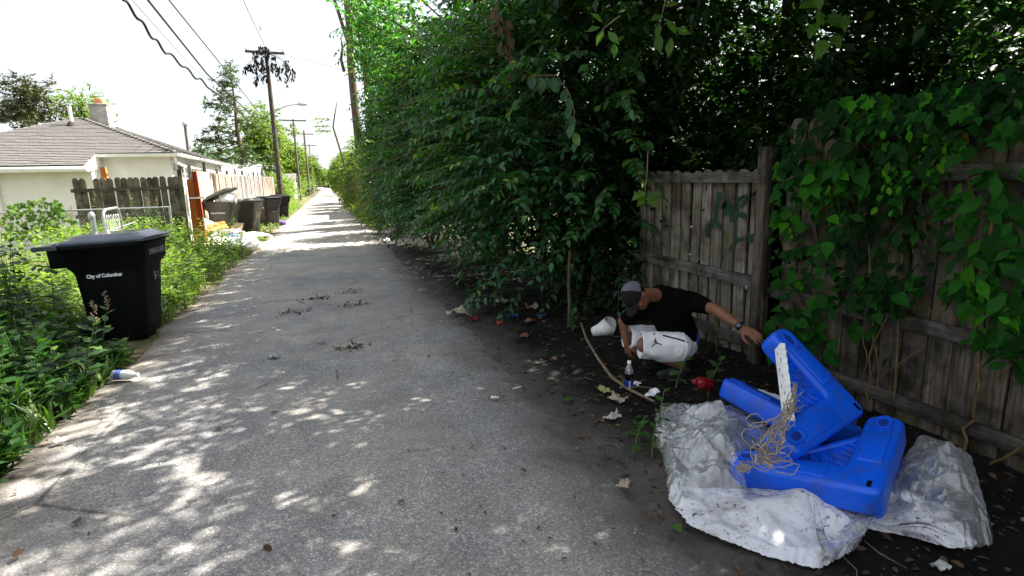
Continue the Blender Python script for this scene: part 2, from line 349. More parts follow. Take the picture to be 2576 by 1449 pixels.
vm = MB(); vs = []; XN, YN = 62, 300
for j in range(YN + 1):
    y = -1.5 + 17.5 * (j / YN) ** 1.25
    for i in range(XN + 1):
        x = 1.22 + 2.8 * i / XN; vs.append((x, y, muds(x, y)))
vm.add(vs, [(j*(XN+1)+i, j*(XN+1)+i+1, (j+1)*(XN+1)+i+1, (j+1)*(XN+1)+i) for j in range(YN) for i in range(XN)], True)
vm.grid(lambda u, w: Vector((1.0 + 3.0 * u, 15.95 + 50 * w, -0.02 + 0.03 * nz(u * 3, w * 50, 1.4, 4))), 12, 160)
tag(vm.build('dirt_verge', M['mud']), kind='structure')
lm_ = MB(); vs = []
for j in range(221):
    y = -1.5 + 62 * (j / 220) ** 1.3
    for i in range(41):
        x = -1.85 - 7.0 * i / 40; k = min(1, max(0, (-1.95 - x) / 0.3)); vs.append((x, y, -0.035 + k * (0.04 + 0.03 * nz(x, y, 0.9, 6) + 0.015 * nz(x, y, 4, 2))))
lm_.add(vs, [(j*41+i+1, j*41+i, (j+1)*41+i, (j+1)*41+i+1) for j in range(220) for i in range(40)], True)
tag(lm_.build('grass_verge', M['soil']), kind='structure')
# concrete apron of a parking place on the right, far up the alley
M['apron'] = simple('pale_concrete', (0.46, 0.43, 0.38), 0.9, 0.15, 2, 0.3, spec=0.2)
ap = MB().box((1.05, 56, -0.03), (8.5, 78, 0.022)).build('pavement', M['apron'], None, 0.01, 1); tag(ap, kind='structure')
# ------------------------------------------------------------------ foliage tools
def T_(v, f): return np.array(v, float), f
T2 = T_([(0,0,0),(.42,.27,.06),(1,0,-.06),(.42,-.27,.06)], [(0,3,2),(0,2,1)])
T6 = T_([(0,0,0),(.22,.21,.05),(.58,.23,.05),(1,0,-.12),(.58,-.23,.05),(.22,-.21,.05),(.45,0,0)], [(0,5,6),(5,4,3,6),(0,6,1),(1,6,3,2)])
TB = T_([(0,.035,0),(0,-.035,0),(.35,.045,.05),(.35,-.045,.05),(.7,.032,.02),(.7,-.032,.02),(1,0,-.10)], [(0,1,3,2),(2,3,5,4),(4,5,6)])
TN = T_([(0,.05,0),(0,-.05,0),(1,-.02,0),(1,.02,0)], [(0,1,2,3)])
def unit(a): return a / np.maximum(np.linalg.norm(a, axis=1, keepdims=True), 1e-9)
def leaf_mesh(name, P, D, N, S, tmpl, mat, var=None, wid=1.0):
    tv, tf = tmpl; n = len(P); k = len(tv)
    D = unit(D); B = unit(np.cross(N, D)); N = np.cross(D, B)
    S = np.broadcast_to(np.asarray(S, float), (n,))
    X = (P[:, None, :] + S[:, None, None] * (tv[None, :, 0:1] * D[:, None, :] + wid * tv[None, :, 1:2] * B[:, None, :] + tv[None, :, 2:3] * N[:, None, :])).reshape(-1, 3)
    ls = [len(q) for q in tf]; flat = np.concatenate([np.array(q) for q in tf])
    LI = (flat[None, :] + (np.arange(n) * k)[:, None]).reshape(-1); LT = np.tile(ls, n)
    me = bpy.data.meshes.new(name); me.vertices.add(len(X)); me.vertices.foreach_set('co', X.astype(np.float32).ravel())
    me.loops.add(len(LI)); me.loops.foreach_set('vertex_index', LI.astype(np.int32)); me.polygons.add(len(LT))
    me.polygons.foreach_set('loop_start', (np.cumsum(LT) - LT).astype(np.int32))
    if var is None: var = rng.random(n) ** 1.2
    at = me.attributes.new('var', 'FLOAT', 'FACE'); at.data.foreach_set('value', np.repeat(np.broadcast_to(var, (n,)), len(tf)).astype(np.float32))
    me.materials.append(mat); me.update(calc_edges=True); me.validate(); return me
def sprays(P0, D0, L, nl, size, droop=0.25, jit=0.35, up=0.9, flat=0.8):
    """arching twigs with leaves in opposite rows; returns leaf arrays and twig points"""
    n = len(P0); D0 = unit(D0); L = np.broadcast_to(np.asarray(L, float), (n,)); g = np.array([0, 0, -1.0])
    tt = np.linspace(0.12, 1.0, nl)
    Pp = P0[:, None, :] + D0[:, None, :] * (L[:, None] * tt)[..., None] + g * (droop * (L[:, None] * tt) ** 2)[..., None]
    T = D0[:, None, :] + g * (2 * droop * L[:, None] * tt)[..., None]; T = T / np.linalg.norm(T, axis=2, keepdims=True)
    side = np.cross(T, np.array([0, 0, 1.0])); side = side / np.maximum(np.linalg.norm(side, axis=2, keepdims=True), 1e-6)
    roll = rng.normal(0, 0.5, (n, 1, 1)); upv = np.cross(side, T); side = side * np.cos(roll) + upv * np.sin(roll)
    sg = np.where(np.arange(nl) % 2 == 0, 1.0, -1.0)[None, :, None]; sg = np.repeat(sg, n, 0); sg[:, -1] *= 0.2
    D = 0.62 * T + flat * sg * side + rng.normal(0, jit * 0.6, T.shape) + g * 0.22
    N = np.array([0, 0, up]) + rng.normal(0, jit, T.shape) + 0.2 * T
    S = size * (0.75 + 0.5 * rng.random((n, nl))) * (1.05 - 0.35 * np.abs(tt - 0.45))[None, :]
    tw = P0[:, None, :] + D0[:, None, :] * (L[:, None] * np.array([0, .35, .7, 1.0]))[..., None] + g * (droop * (L[:, None] * np.array([0, .35, .7, 1.0])) ** 2)[..., None]
    return Pp.reshape(-1, 3), D.reshape(-1, 3), N.reshape(-1, 3), S.reshape(-1), tw
def twig_mesh(name, tw, r, mat):
    n, k, _ = tw.shape; T = unit(tw[:, -1] - tw[:, 0]); a = unit(np.cross(T, np.array([0.13, 0.3, 1.0]))); b = np.cross(T, a); vs = []
    for j in range(k):
        rr = r * (1 - 0.7 * j / (k - 1))
        for q in range(3):
            an = 2 * math.pi * q / 3; vs.append(tw[:, j] + rr * (math.cos(an) * a + math.sin(an) * b))
    V = np.stack(vs, 1).reshape(-1, 3); fs = []
    for j in range(k - 1):
        for q in range(3): fs.append((j*3+q, j*3+(q+1)%3, (j+1)*3+(q+1)%3, (j+1)*3+q))
    F = (np.array(fs)[None] + (np.arange(n) * k * 3)[:, None, None]).reshape(-1, 4)
    me = bpy.data.meshes.new(name); me.vertices.add(len(V)); me.vertices.foreach_set('co', V.astype(np.float32).ravel())
    me.loops.add(F.size); me.loops.foreach_set('vertex_index', F.astype(np.int32).ravel()); me.polygons.add(len(F))
    me.polygons.foreach_set('loop_start', (np.arange(len(F)) * 4).astype(np.int32)); me.materials.append(mat); me.update(calc_edges=True); return me
def in_ell(n, c, r, inner=0.55, hole=0.0):
    d = unit(rng.normal(size=(n, 3))); k = inner + (1 - inner) * rng.random((n, 1)) ** 0.7
    return np.array(c) + d * np.array(r) * k, d
def limb(mb, a, b, r0, r1, wob=0.15, n=6, seg=7):
    a, b = Vector(a), Vector(b); L = (b - a).length; pts = []
    for i in range(n):
        u = i / (n - 1); k = math.sin(math.pi * u) * wob * L * 0.35
        pts.append(a.lerp(b, u) + Vector((random.gauss(0, 1) * k * 0.5, random.gauss(0, 1) * k * 0.5, 0.12 * k)))
    mb.tube(pts, [r0 + (r1 - r0) * i / (n - 1) for i in range(n)], seg); return pts
def crown_parts(parent, clumps, per, L, nl, size, mat, tmpl=T2, cr=0.6, droop=0.2, twigs=None, name='crown', out=None, zmin=None):
    """leafy clumps round given centres"""
    C = np.repeat(np.array(clumps), per, 0); n = len(C); d = unit(rng.normal(size=(n, 3)) + np.array([0, 0, 0.25]))
    if out is not None: d = unit(d + np.array(out))
    P0 = C + d * (rng.random((n, 1)) ** 0.6) * cr * np.repeat(0.6 + 0.8 * rng.random((len(clumps), 1)), per, 0)
    d2 = unit(d + rng.normal(0, 0.5, d.shape))
    P, D, N, S, tw = sprays(P0, d2, L * (0.6 + 0.8 * rng.random(n)), nl, size, droop)
    if zmin is not None:
        k = P[:, 2] > zmin; P, D, N, S = P[k], D[k], N[k], S[k]
    o = link(name, leaf_mesh(name, P, D, N, S, tmpl, mat), parent); o['kind'] = 'stuff'
    if twigs: tag(link('twigs', twig_mesh('twigs', tw, twigs, M['twig']), parent), kind='stuff')
    return P, D, N, S
def tree(loc, h, tr, ccen, crad, label, mat, nclump=60, per=26, L=0.5, nl=10, size=0.13, group=None, lean=(0, 0), name='broadleaf_tree', bark='bark', cr=0.7, fork=0.45, tmpl=T2, droop=0.2, inner=0.45, cl=None):
    x, y = loc; root = empty(name, (x, y, 0), label, 'tree', group); mb = MB(); c = Vector(ccen) - Vector((x, y, 0))
    top = Vector((lean[0], lean[1], h)); fk = top * fork
    limb(mb, (0, 0, -0.1), fk, tr, tr * 0.75, 0.05, 6, 10); limb(mb, fk, top, tr * 0.75, tr * 0.12, 0.12, 7, 8)
    tag(link('trunk', mb.mesh('trunk', M[bark]), root))
    if cl is None: cl, _ = in_ell(nclump, tuple(c), crad, inner)
    else: cl = np.array(cl) - np.array([x, y, 0])
    br = MB()
    for q in cl[:max(8, nclump // 3)]:
        s = fk.lerp(top, random.random() * 0.8); limb(br, s, q, tr * 0.28, tr * 0.05, 0.2, 5, 5)
    link('branches', br.mesh('branches', M[bark]), root)
    crown_parts(root, cl, per, L, nl, size, mat, tmpl, cr, droop)
    return root
# ------------------------------------------------------------------ left side: garage, fences, poles
def bw(mb, name, mat, root, bevel=0, seg=1):         # mesh given in world coordinates, parented to an unrotated root
    o = mb.build(name, mat, None, bevel, seg); o.data.transform(Matrix.Translation(-Vector(root.location))); o.parent = root; return o
t = NT('asphalt_shingle'); v = t.co()
c = t.mix(t.noise(v, 90, 4, 0.7), (0.078, 0.073, 0.071), (0.18, 0.17, 0.165)); c = t.mix(1.0, c, t.ramp(t.rnd(), [(0, 0.93), (1, 1.05)]), 'MULTIPLY')
M['shingle'] = t.done(t.bsdf(c, 0.95, t.bump(t.noise(v, 120, 3), 0.5, 0.004), 0, 0.1))
t = NT('asphalt_shingle_many'); v = t.co(); a = t.n('ShaderNodeAttribute', attribute_name='var')
c = t.mix(t.noise(v, 90, 4, 0.7), (0.078, 0.073, 0.071), (0.18, 0.17, 0.165)); c = t.mix(1.0, c, t.ramp(a.outputs['Fac'], [(0, 0.93), (1, 1.05)]), 'MULTIPLY')
M['shingle_m'] = t.done(t.bsdf(c, 0.95, t.bump(t.noise(v, 120, 3), 0.5, 0.004), 0, 0.1))
M['felt'] = simple('roof_felt', (0.035, 0.032, 0.03), 0.9, 0.3, 10, 0.3)
M['roofpale'] = simple('pale_roof', (0.42, 0.42, 0.40), 0.9, 0.15, 3, 0.3)

G = empty('garage', (-7.9, 24.0, 0), 'white block garage with hipped shingle roof, chimney and vent pipe', 'garage')
X0, X1, Y0, Y1, ZE = -11.45, -4.35, 20.1, 29.9, 2.72
AP = Vector((-7.9, 23.65, 4.13)); BP = Vector((-7.9, 26.35, 4.13)); PIT = (4.13 - ZE) / 3.55
wl = MB(); wl.box((-6.5, 20.45, -0.05), (-4.62, 29.6, 2.66)); wl.box((-11.2, 19.62, -0.05), (-6.502, 29.55, 2.36)); bw(wl, 'wall', M['white_wall'], G)
bw(MB().box((-8.95, 19.50, -0.05), (-8.75, 19.618, 2.33)), 'corner_shading_box', M['white_wall'], G, 0.01)  # shallow box added to bring out the shading at the wall corner
rf = MB(); E1, E2, E3, E4 = Vector((X0, Y0, ZE)), Vector((X1, Y0, ZE)), Vector((X1, Y1, ZE)), Vector((X0, Y1, ZE))
XL0, XL1 = Vector((X0 - 0.9, Y0 - 0.9, ZE - 0.9 * PIT)), Vector((-6.5, Y0 - 0.9, ZE - 0.9 * PIT)); XM = Vector((-6.5, Y0, ZE))
dn = Vector((0, 0, -0.06))
for fc in ([E1, XM, E2, AP], [XL0, XL1, XM, E1], [E2, E3, BP, AP], [E3, E4, BP], [E4, E1, AP, BP]):
    k = len(fc); rf.add(fc + [q + dn for q in fc], [tuple(range(k)), tuple(range(2*k-1, k-1, -1))] + [(i, k+i, k+(i+1)%k, (i+1)%k) for i in range(k)])
roof = bw(rf, 'roof', M['felt'], G)
# shingles: tabs laid course by course; the nearest 300 are single pieces
def shingle_face(org, ux, up, courses, span, cover=0.145, tabw=0.30):
    nrm = ux.cross(up).normalized(); out = []
    for c in range(courses):
        s = c * cover; a, b = span(s)
        x = a - random.uniform(0.02, 0.28)
        while x < b:
            w = tabw - 0.010; x0, x1 = max(x, a), min(x + w, b)
            if x1 - x0 > 0.05: out.append((org + ux * x0 + up * s, x1 - x0))
            x += tabw * (1 if random.random() < .8 else 1.0)
    return out, nrm
UX = Vector((1, 0, 0)); UPF = Vector((0, 1, PIT)).normalized(); SL = math.sqrt(1 + PIT * PIT)
def span_front(s):
    d = s / SL - 0.9
    if d < 0: return 0.0 + max(0, 0.0), -6.5 - XL0.x
    return X0 - XL0.x + d, X1 - XL0.x - d
tabs, nf = shingle_face(XL0, UX, UPF, int((3.55 + 0.9) * SL / 0.145), span_front)
tabs.sort(key=lambda q: (q[0] - Vector((-7, 19, 2.4))).length)
bm_ = MB().add([(0,-.012,.002),(1,-.012,.002),(1,.2,.002),(0,.2,.002),(0,-.012,.034),(1,-.012,.034),(1,.2,.008),(0,.2,.008)], [(0,3,2,1),(4,5,6,7),(0,1,5,4),(1,2,6,5),(2,3,7,6),(3,0,4,7)])
RB = Matrix((UX, UPF, nf)).transposed()
smesh = bm_.mesh('shingle', M['shingle'])
eul = RB.to_euler()
for p, w in tabs[:300]:
    o = place('shingle', smesh, roof, p + nf * random.uniform(0.0, 0.006) - Vector(G.location), eul, (w, 1, 1))
def tab_mass(tabs, Rm, nrm, name, var_n=None):
    mb = MB(); R4 = Rm.to_4x4()
    for p, w in tabs: MT = Matrix.Translation(p + nrm * random.uniform(0, 0.006)) @ R4; mb.add([MT @ Vector(q) for q in ((0,-.012,.002),(w,-.012,.002),(w,.2,.002),(0,.2,.002),(0,-.012,.034),(w,-.012,.034),(w,.2,.008),(0,.2,.008))], [(0,3,2,1),(4,5,6,7),(0,1,5,4),(1,2,6,5),(2,3,7,6),(3,0,4,7)])
    o = bw(mb, name, M['shingle_m'], G); at = o.data.attributes.new('var', 'FLOAT', 'FACE'); at.data.foreach_set('value', np.repeat(rng.random(len(tabs)), 6).astype(np.float32))
    o.parent = roof; o['kind'] = 'stuff'; return o
tab_mass(tabs[300:], RB, nf, 'shingles')
UY = Vector((0, 1, 0)); UPS = Vector((-1, 0, PIT)).normalized()
tabs2, ns = shingle_face(Vector((X1, Y0, ZE)), UY, UPS, int(3.55 * SL / 0.145), lambda s: (s / SL, Y1 - Y0 - s / SL), 0.145, 0.33)
tab_mass(tabs2, Matrix((UY, UPS, ns)).transposed(), ns, 'shingles')
hb = MB()
for a, b in ((E2, AP), (E1, AP), (AP, BP), (E3, BP)):
    n = int((b - a).length / 0.16); d = (b - a).normalized(); sd = d.cross(Vector((0, 0, 1))).normalized(); u = sd.cross(d)
    for i in range(n):
        q = a + d * (i * 0.16); lift = 0.022 + 0.004 * (i % 2)
        hb.add([q + sd*0.13 + u*(lift-0.045), q + u*lift, q - sd*0.13 + u*(lift-0.045), q + d*.2 + sd*0.13 + u*(lift-0.06), q + d*.2 + u*(lift-0.015), q + d*.2 - sd*0.13 + u*(lift-0.06)], [(0,1,4,3),(1,2,5,4),(0,2,1)])
hc = bw(hb, 'hip_caps', M['shingle'], G); hc.parent = roof; hc['kind'] = 'stuff'
tr = MB(); tr.box((XL0.x, XL0.y - 0.03, XL0.z - 0.17), (-6.47, XL0.y + 0.0, XL0.z - 0.015)); bw(tr, 'fascia', M['white_trim'], G, 0.006)
kx = MB(); kx.prism([(XL0.y, XL0.z - 0.17), (XL0.y, XL0.z - 0.01), (Y0, ZE - 0.01), (Y0 + 0.33, ZE - 0.01), (Y0 + 0.33, ZE - 0.40)], Matrix(((0,0,1,0),(1,0,0,0),(0,1,0,0),(0,0,0,1))), -6.49, -6.45); bw(kx, 'rake_board', M['white_trim'], G)
def gutter(mb, a, b):
    a, b = Vector(a), Vector(b); d, s, u = frame_of(b - a); prof = [(-.06, 0), (-.05, -.07), (-.02, -.095), (.03, -.095), (.06, -.06), (.065, 0), (.05, 0), (.045, -.05), (-.045, -.05), (-.05, 0)]
    mb.loft([[p + s * x + u * z for x, z in prof] for p in (a, b)], False)
gu = MB(); gutter(gu, (-6.44, Y0 - 0.07, ZE - 0.0), (X1 + 0.07, Y0 - 0.07, ZE - 0.01)); bw(gu, 'gutter', M['white_trim'], G)
gu = MB(); gutter(gu, (X1 + 0.07, Y0 - 0.13, ZE - 0.02), (X1 + 0.07, Y1, ZE - 0.04)); bw(gu, 'gutter', M['white_trim'], G)
dsx = -4.42
dp = [Vector((dsx, 20.15, 2.62)), Vector((dsx, 20.2, 2.50)), Vector((dsx + 0.02, 20.35, 2.42))] + [atx(450 + 113 * u, 416 + 22 * u, dsx + 0.02) for u in (0.12, 0.5, 0.97)]
dp.append(dp[-1] + Vector((0, 0.12, -0.28))); bw(MB().tube(dp, 0.042, 10), 'downspout', M['white_trim'], G)
vp = MB().tube([(-7.88, 22.8, 3.70), (-7.88, 22.8, 4.42)], 0.055, 12); bw(vp, 'vent_pipe', M['white_trim'], G)
bt = MB().lathe([(0.17, 0), (0.16, 0.05), (0.10, 0.16), (0.075, 0.20)], 14, Matrix.Translation((-7.88, 22.78, 3.72))); bw(bt, 'pipe_boot', M['felt'], G)
ch = MB().box((-7.86, 24.4, 3.9), (-7.30, 24.95, 4.66)); ch.box((-7.885, 24.375, 4.662), (-7.275, 24.975, 4.72)); chm = bw(ch, 'chimney', M['concrete'], G, 0.012, 2)
fl = bw(MB().box((-7.70, 24.55, 4.721), (-7.44, 24.81, 4.92)), 'flue', M['brick_o'], G, 0.01); fl.parent = chm
bw(MB().tube([(-4.60, 20.75, 2.2), (-4.58, 20.76, 2.45)], 0.02, 8), 'conduit', M['galv'], G)
bw(MB().box((-4.615, 21.3, 2.18), (-4.50, 21.75, 2.42)), 'meter_box', M['wood_ear'], G, 0.01)
# wing of the house behind, only its roof ridge shows
HB = empty('house', (-17, 31, 0), 'low grey shingle roof of a house beyond the white garage', 'house')
hb2 = MB(); hb2.box((-22, 28, 0), (-12.2, 36, 2.6)); bw(hb2, 'wall', M['white_wall'], HB)
hr = MB(); a, b = Vector((-22.5, 27.5, 2.62)), Vector((-11.7, 27.5, 2.62)); c, d = Vector((-22.5, 32, 4.25)), Vector((-12.6, 32, 4.25)); e, f2 = Vector((-11.7, 36.5, 2.62)), Vector((-22.5, 36.5, 2.62))
hr.add([a, b, d, c], [(0, 1, 2, 3)]); hr.add([c, d, e, f2], [(0, 1, 2, 3)]); hr.add([b, e, d], [(0, 1, 2)]); bw(hr, 'roof', M['shingle'], HB)

# small white garages further up the alley
def small_garage(x0, x1, y0, y1, ze, zr, label, roofm):
    g = empty('garage', ((x0 + x1) / 2, (y0 + y1) / 2, 0), label, 'garage'); ym = (y0 + y1) / 2
    wb = MB(); wb.prism([(y0, 0), (y1, 0), (y1, ze), (ym, zr - 0.12), (y0, ze)], Matrix(((0,0,1,0),(1,0,0,0),(0,1,0,0),(0,0,0,1))), x0, x1); bw(wb, 'wall', M['white_wall'], g)
    r_ = MB(); o = 0.3; sl = (zr - ze) / (ym - y0)
    for sgn, ya in ((1, y0 - o), (-1, y1 + o)):
        za = ze - o * sl
        r_.add([(x0 - .25, ya, za), (x1 + .25, ya, za), (x1 + .25, ym, zr), (x0 - .25, ym, zr), (x0 - .25, ya, za - .09), (x1 + .25, ya, za - .09), (x1 + .25, ym, zr - .09), (x0 - .25, ym, zr - .09)], [(0,1,2,3), (7,6,5,4), (0,4,5,1), (1,5,6,2), (3,2,6,7), (0,3,7,4)])
    bw(r_, 'roof', roofm, g)
    dr = MB().box((x1 + 0.002, ym - 1.2, 0.0), (x1 + 0.05, ym + 1.2, 2.1)); bw(dr, 'garage_door', M['white_trim'], g)
    for q in range(3): bw(MB().box((x1 + 0.051, ym - 1.15, 0.15 + q * 0.65), (x1 + 0.066, ym + 1.15, 0.70 + q * 0.65)), 'door_panel', M['white_trim'], g)
    return g
small_garage(-9.5, -5.0, 46.5, 51.0, 2.5, 3.35, 'small white gabled garage with pale roof, behind the plank fence', M['roofpale'])
small_garage(-8.0, -3.9, 76, 81.5, 2.3, 3.2, 'small white gabled garage with grey roof, beside the second utility pole', M['shingle'])

# board fences
def board_mesh(w, h, th, mat, ear=0.0, cup=0.006, name='board', n=4):
    """one fence board: slightly cupped, dog-eared or square top"""
    xs = [(-0.5 + i / n) * w for i in range(n + 1)]; f = []; bk = []
    tops = [h - ear * max(0, (abs(x) / (w / 2) - 0.45) / 0.55) for x in xs]
    vs = []
    for x, tp in zip(xs, tops):
        y = -th / 2 + cup * (2 * x / w) ** 2
        vs += [(x, y, 0), (x, y, tp), (x, y + th, tp), (x, y + th, 0)]
    for i in range(n):
        a, b = i * 4, i * 4 + 4
        f += [(a, b, b+1, a+1), (a+1, b+1, b+2, a+2), (a+2, b+2, b+3, a+3), (a+3, b+3, b, a)]
    f += [(0, 1, 2, 3), (n*4+3, n*4+2, n*4+1, n*4)]
    return MB().add(vs, f).mesh(name, mat)
DF = empty('board_fence', (-4.75, 16.5, 0), 'dark mossy dog-eared board fence in front of the white garage', 'fence')
ear = board_mesh(0.135, 1.92, 0.02, M['wood_ear'], 0.05); pitch = 2.3 / 16
for i in range(16):
    hs = 1.0 if i != 2 else 0.87
    place('board', ear, DF, (-1.15 + pitch * (i + 0.5), 0.0, 0.03 + random.uniform(-.012, .012)), (random.gauss(0, .006), random.gauss(0, .005), random.gauss(0, .03)), (1 + random.uniform(-.03, .03), 1, hs))
for z in (0.45, 1.02, 1.66): place('rail', MB().box((-1.2, -0.045, -0.042), (1.17, -0.012, 0.042)).mesh('rail', M['wood_ear_r']), DF, (0, 0, z), (0, R(random.uniform(-.5, .2)), 0))
place('post', MB().box((-.05, -.05, 0), (.05, .05, 2.12)).mesh('post', M['wood_ear']), DF, (1.19, 0.01, 0)); place('post', MB().box((-.05, 0.02, 0), (.05, .10, 1.7)).mesh('post', M['wood_ear']), DF, (-1.05, 0.0, 0))
place('pipe', MB().tube([(0, 0, 0), (0.02, 0, 2.16)], 0.022, 8).mesh('pipe', M['white_trim']), DF, (1.29, -0.04, 0))
op = empty('wooden_post', (-5.35, 17.3, 0), 'orange square post standing behind the mossy dog-eared fence', 'post'); op.rotation_euler = (0, R(-3), 0)
place('shaft', MB().box((-.06, -.06, 0), (.06, .06, 2.22)).mesh('shaft', M['wood_orange']), op); place('cap', MB().box((-.063, -.063, 2.222), (.063, .063, 2.24)).mesh('cap', M['wood_pale']), op)
OG = empty('wooden_gate', (-3.48, 17.15, 0), 'orange stained plank gate with a red-brown post', 'gate')
ob = board_mesh(0.145, 1.86, 0.02, M['wood_orange'], 0, 0.002)
for i in range(2): place('board', ob, OG, (-0.05 + i * 0.13, -0.02 + .03 * i, 0.02), (0, 0, 0))
place('post', MB().box((-.055, -.05, 0), (.055, .05, 2.08)).mesh('post', M['wood_red']), OG, (0.17, 0.02, 0), (0, R(-1.2), 0)); place('rail', MB().box((-.30, -.06, 1.36), (.30, -.02, 1.40)).mesh('rail', M['white_trim']), OG)
PF = empty('plank_fence', (-4.05, 34, 0), 'long sunlit plank fence along the alley, pale then silver grey boards', 'fence')
hA = board_mesh(0.138, 2.17, 0.02, M['wood_pale'], 0.02, 0.003); hB = board_mesh(0.138, 2.2, 0.02, M['wood_silver'], 0.02, 0.003); hW = board_mesh(0.29, 2.19, 0.022, M['wood_pale'], 0, 0.002)
y = 20.45
while y < 23.2: place('board', hW, PF, (0.05, y - 34, 0.0), (0, 0, R(90) + random.gauss(0, .01))); y += 0.30
while y < 50.2:
    far = y > 39.4; m_ = hA if y < 28.5 or (far and random.random() < .75) else hB
    if 39.2 < y < 39.5: y += 0.32
    place('board', m_, PF, (random.gauss(0, .006), y - 34, random.uniform(-.02, .03)), (random.gauss(0, .008), random.gauss(0, .006), R(90) + random.gauss(0, .03)), (1, 1, 1 + max(0, (y - 29)) * 0.0036)); y += 0.147
for q in range(13):
    place('post', MB().box((-.05, -.05, 0), (.05, .05, random.uniform(2.36, 2.6))).mesh('post', M['wood_ear'] if q % 2 else M['wood_silver']), PF, (-0.14, -13.2 + q * 2.42, 0))
for z in (0.5, 1.75): place('rail', MB().box((-.035, -13.5, -.045), (.0, 16.1, .045)).mesh('rail', M['wood_silver']), PF, (-0.03, 0, z))

# chain link fence and gate
def chain_link(mb, p0, ux, w, h, pit=0.07, r=0.0022, wav=0.0):
    up = Vector((0, 0, 1)); k = int(w / pit) + 1; n = int(h / pit); nrm = ux.cross(up)
    for i in range(k):
        for sg in (0, 1):
            pts = []
            for j in range(n + 1):
                zz = ((j + sg + i) % 2) * pit / 2 * (1 if sg else 1)
                pts.append(p0 + ux * min(w, i * pit + ((j + sg) % 2) * pit) + up * (j * h / n) + nrm * (0.003 if (j + sg) % 2 else -0.003))
            mb.tube(pts, r, 3, False)
    return mb
CF = empty('chain_link_fence', (-6.5, 15.4, 0), 'rusty chain link fence overgrown with vines in front of the white garage', 'fence')
clm = chain_link(MB(), Vector((-4.2, 0, 0.1)), Vector((1, 0, 0)), 7.0, 1.08, 0.075, 0.0032).mesh('mesh', M['wire_m']); o = link('mesh', clm, CF); o['kind'] = 'stuff'
place('top_rail', MB().tube([(-4.3, 0, 1.2), (0, 0, 1.215), (2.85, 0, 1.21)], 0.021, 8).mesh('top_rail', M['galv']), CF)
for x in (-4.2, -1.8, 0.6, 2.85): place('post', MB().tube([(0, 0.03, 0), (0, 0.03, 1.23)], 0.028, 10).mesh('post', M['galv']), CF, (x, 0, 0))
gc = aty(262, 560, 10.6); CG = empty('chain_link_gate', (gc.x, 10.6, 0), 'small galvanised chain link gate with rounded frame, standing open by the bin', 'gate')
w = aty(304, 560, 11.2).x - gc.x; d = Vector((w, 0.6, 0)); un = d.normalized()
fr = [Vector((0, 0, 0.1)), Vector((0, 0, 1.2)), un * 0.03 + Vector((0, 0, 1.29)), un * 0.10 + Vector((0, 0, 1.33)), un * (d.length - 0.10) + Vector((0, 0, 1.345)), un * (d.length - .03) + Vector((0, 0, 1.31)), un * d.length + Vector((0, 0, 1.22)), un * d.length + Vector((0.03, 0, 0.1))]
place('frame', MB().tube(fr, 0.024, 10).mesh('frame', M['galv']), CG)
gm2 = MB()
for i in range(9):
    x = 0.05 + i * (d.length - 0.1) / 8; gm2.tube([un * (x + 0.022 * (1 if j % 2 else -1)) + Vector((0, random.gauss(0, .012), 0.12 + j * 0.045)) for j in range(26)], 0.0035, 3, False)
link('mesh', gm2.mesh('mesh', M['white_trim']), CG)['kind'] = 'stuff'
place('hinge', MB().tube([(0, 0, 0.78), (0, 0, 0.86)], 0.036, 10).mesh('hinge', M['galv']), CG); place('cross_bar', MB().tube([un * 0.0 + Vector((0, 0, 0.98)), un * (d.length + 0.5) + Vector((0, 0.1, 1.06))], 0.012, 6).mesh('cross_bar', M['galv']), CG)
gq = aty(233, 560, 10.4); GPo = empty('gate_post', (gq.x, 10.4, 0), 'galvanised post with round cap beside the chain link gate', 'post')
place('shaft', MB().tube([(0, 0, 0), (0.01, 0, 1.22)], 0.036, 12).mesh('shaft', M['galv']), GPo); place('cap', MB().lathe([(0.044, 1.20), (0.05, 1.24), (0.045, 1.28), (0.028, 1.31), (0.004, 1.32)], 12).mesh('cap', M['galv']), GPo)
place('wire', MB().tube([(0.03, 0, 0.98), (0.12, 0.05, 0.97), (0.25, 0.15, 1.0)], 0.008, 6).mesh('wire', M['galv']), GPo)

# ------------------------------------------------------------------ utility poles, lamp, cables
def util_pole(x, y, h, label, arm=None, r0=0.16, mat='pole', group='utility poles along the alley', ins=True, lean=(0, 0)):
    p = empty('utility_pole', (x, y, 0), label, 'utility pole', group); L = Vector((lean[0], lean[1], h))
    place('shaft', MB().tube([L * (i / 6) - Vector((0, 0, .2 if i == 0 else 0)) for i in range(7)], [r0 * (1 - 0.42 * i / 6) for i in range(7)], 12).mesh('shaft', M[mat]), p)
    if arm:
        za, xa, xb = arm; c = place('crossarm', MB().box((xa, -0.055, -0.07), (xb, 0.055, 0.07)).mesh('crossarm', M[mat]), p, (lean[0] * za / h, -0.14, za), (0, R(1.2), 0))
        if ins:
            im = MB().lathe([(0.02, 0.071), (0.02, 0.11), (0.055, 0.12), (0.06, 0.16), (0.035, 0.19), (0.045, 0.21), (0.02, 0.24)], 10).mesh('insulator', M['galv'])
            for q in (xa + 0.08, xb - 0.1): place('insulator', im, c, (q, 0, 0))
        place('brace', MB().tube([(xa * 0.55, -0.12, za - 0.06), (0, -0.10, za - 0.75)], 0.014, 5).mesh('brace', M['galv']), p); place('brace', MB().tube([(xb * 0.55, -0.12, za - 0.06), (0, -0.10, za - 0.75)], 0.014, 5).mesh('brace', M['galv']), p)
    return p
P1 = atx(702, 445, -3.0); P1 = Vector((-3.0, P1.y, 0)); zt = aty(665, 118, P1.y).z
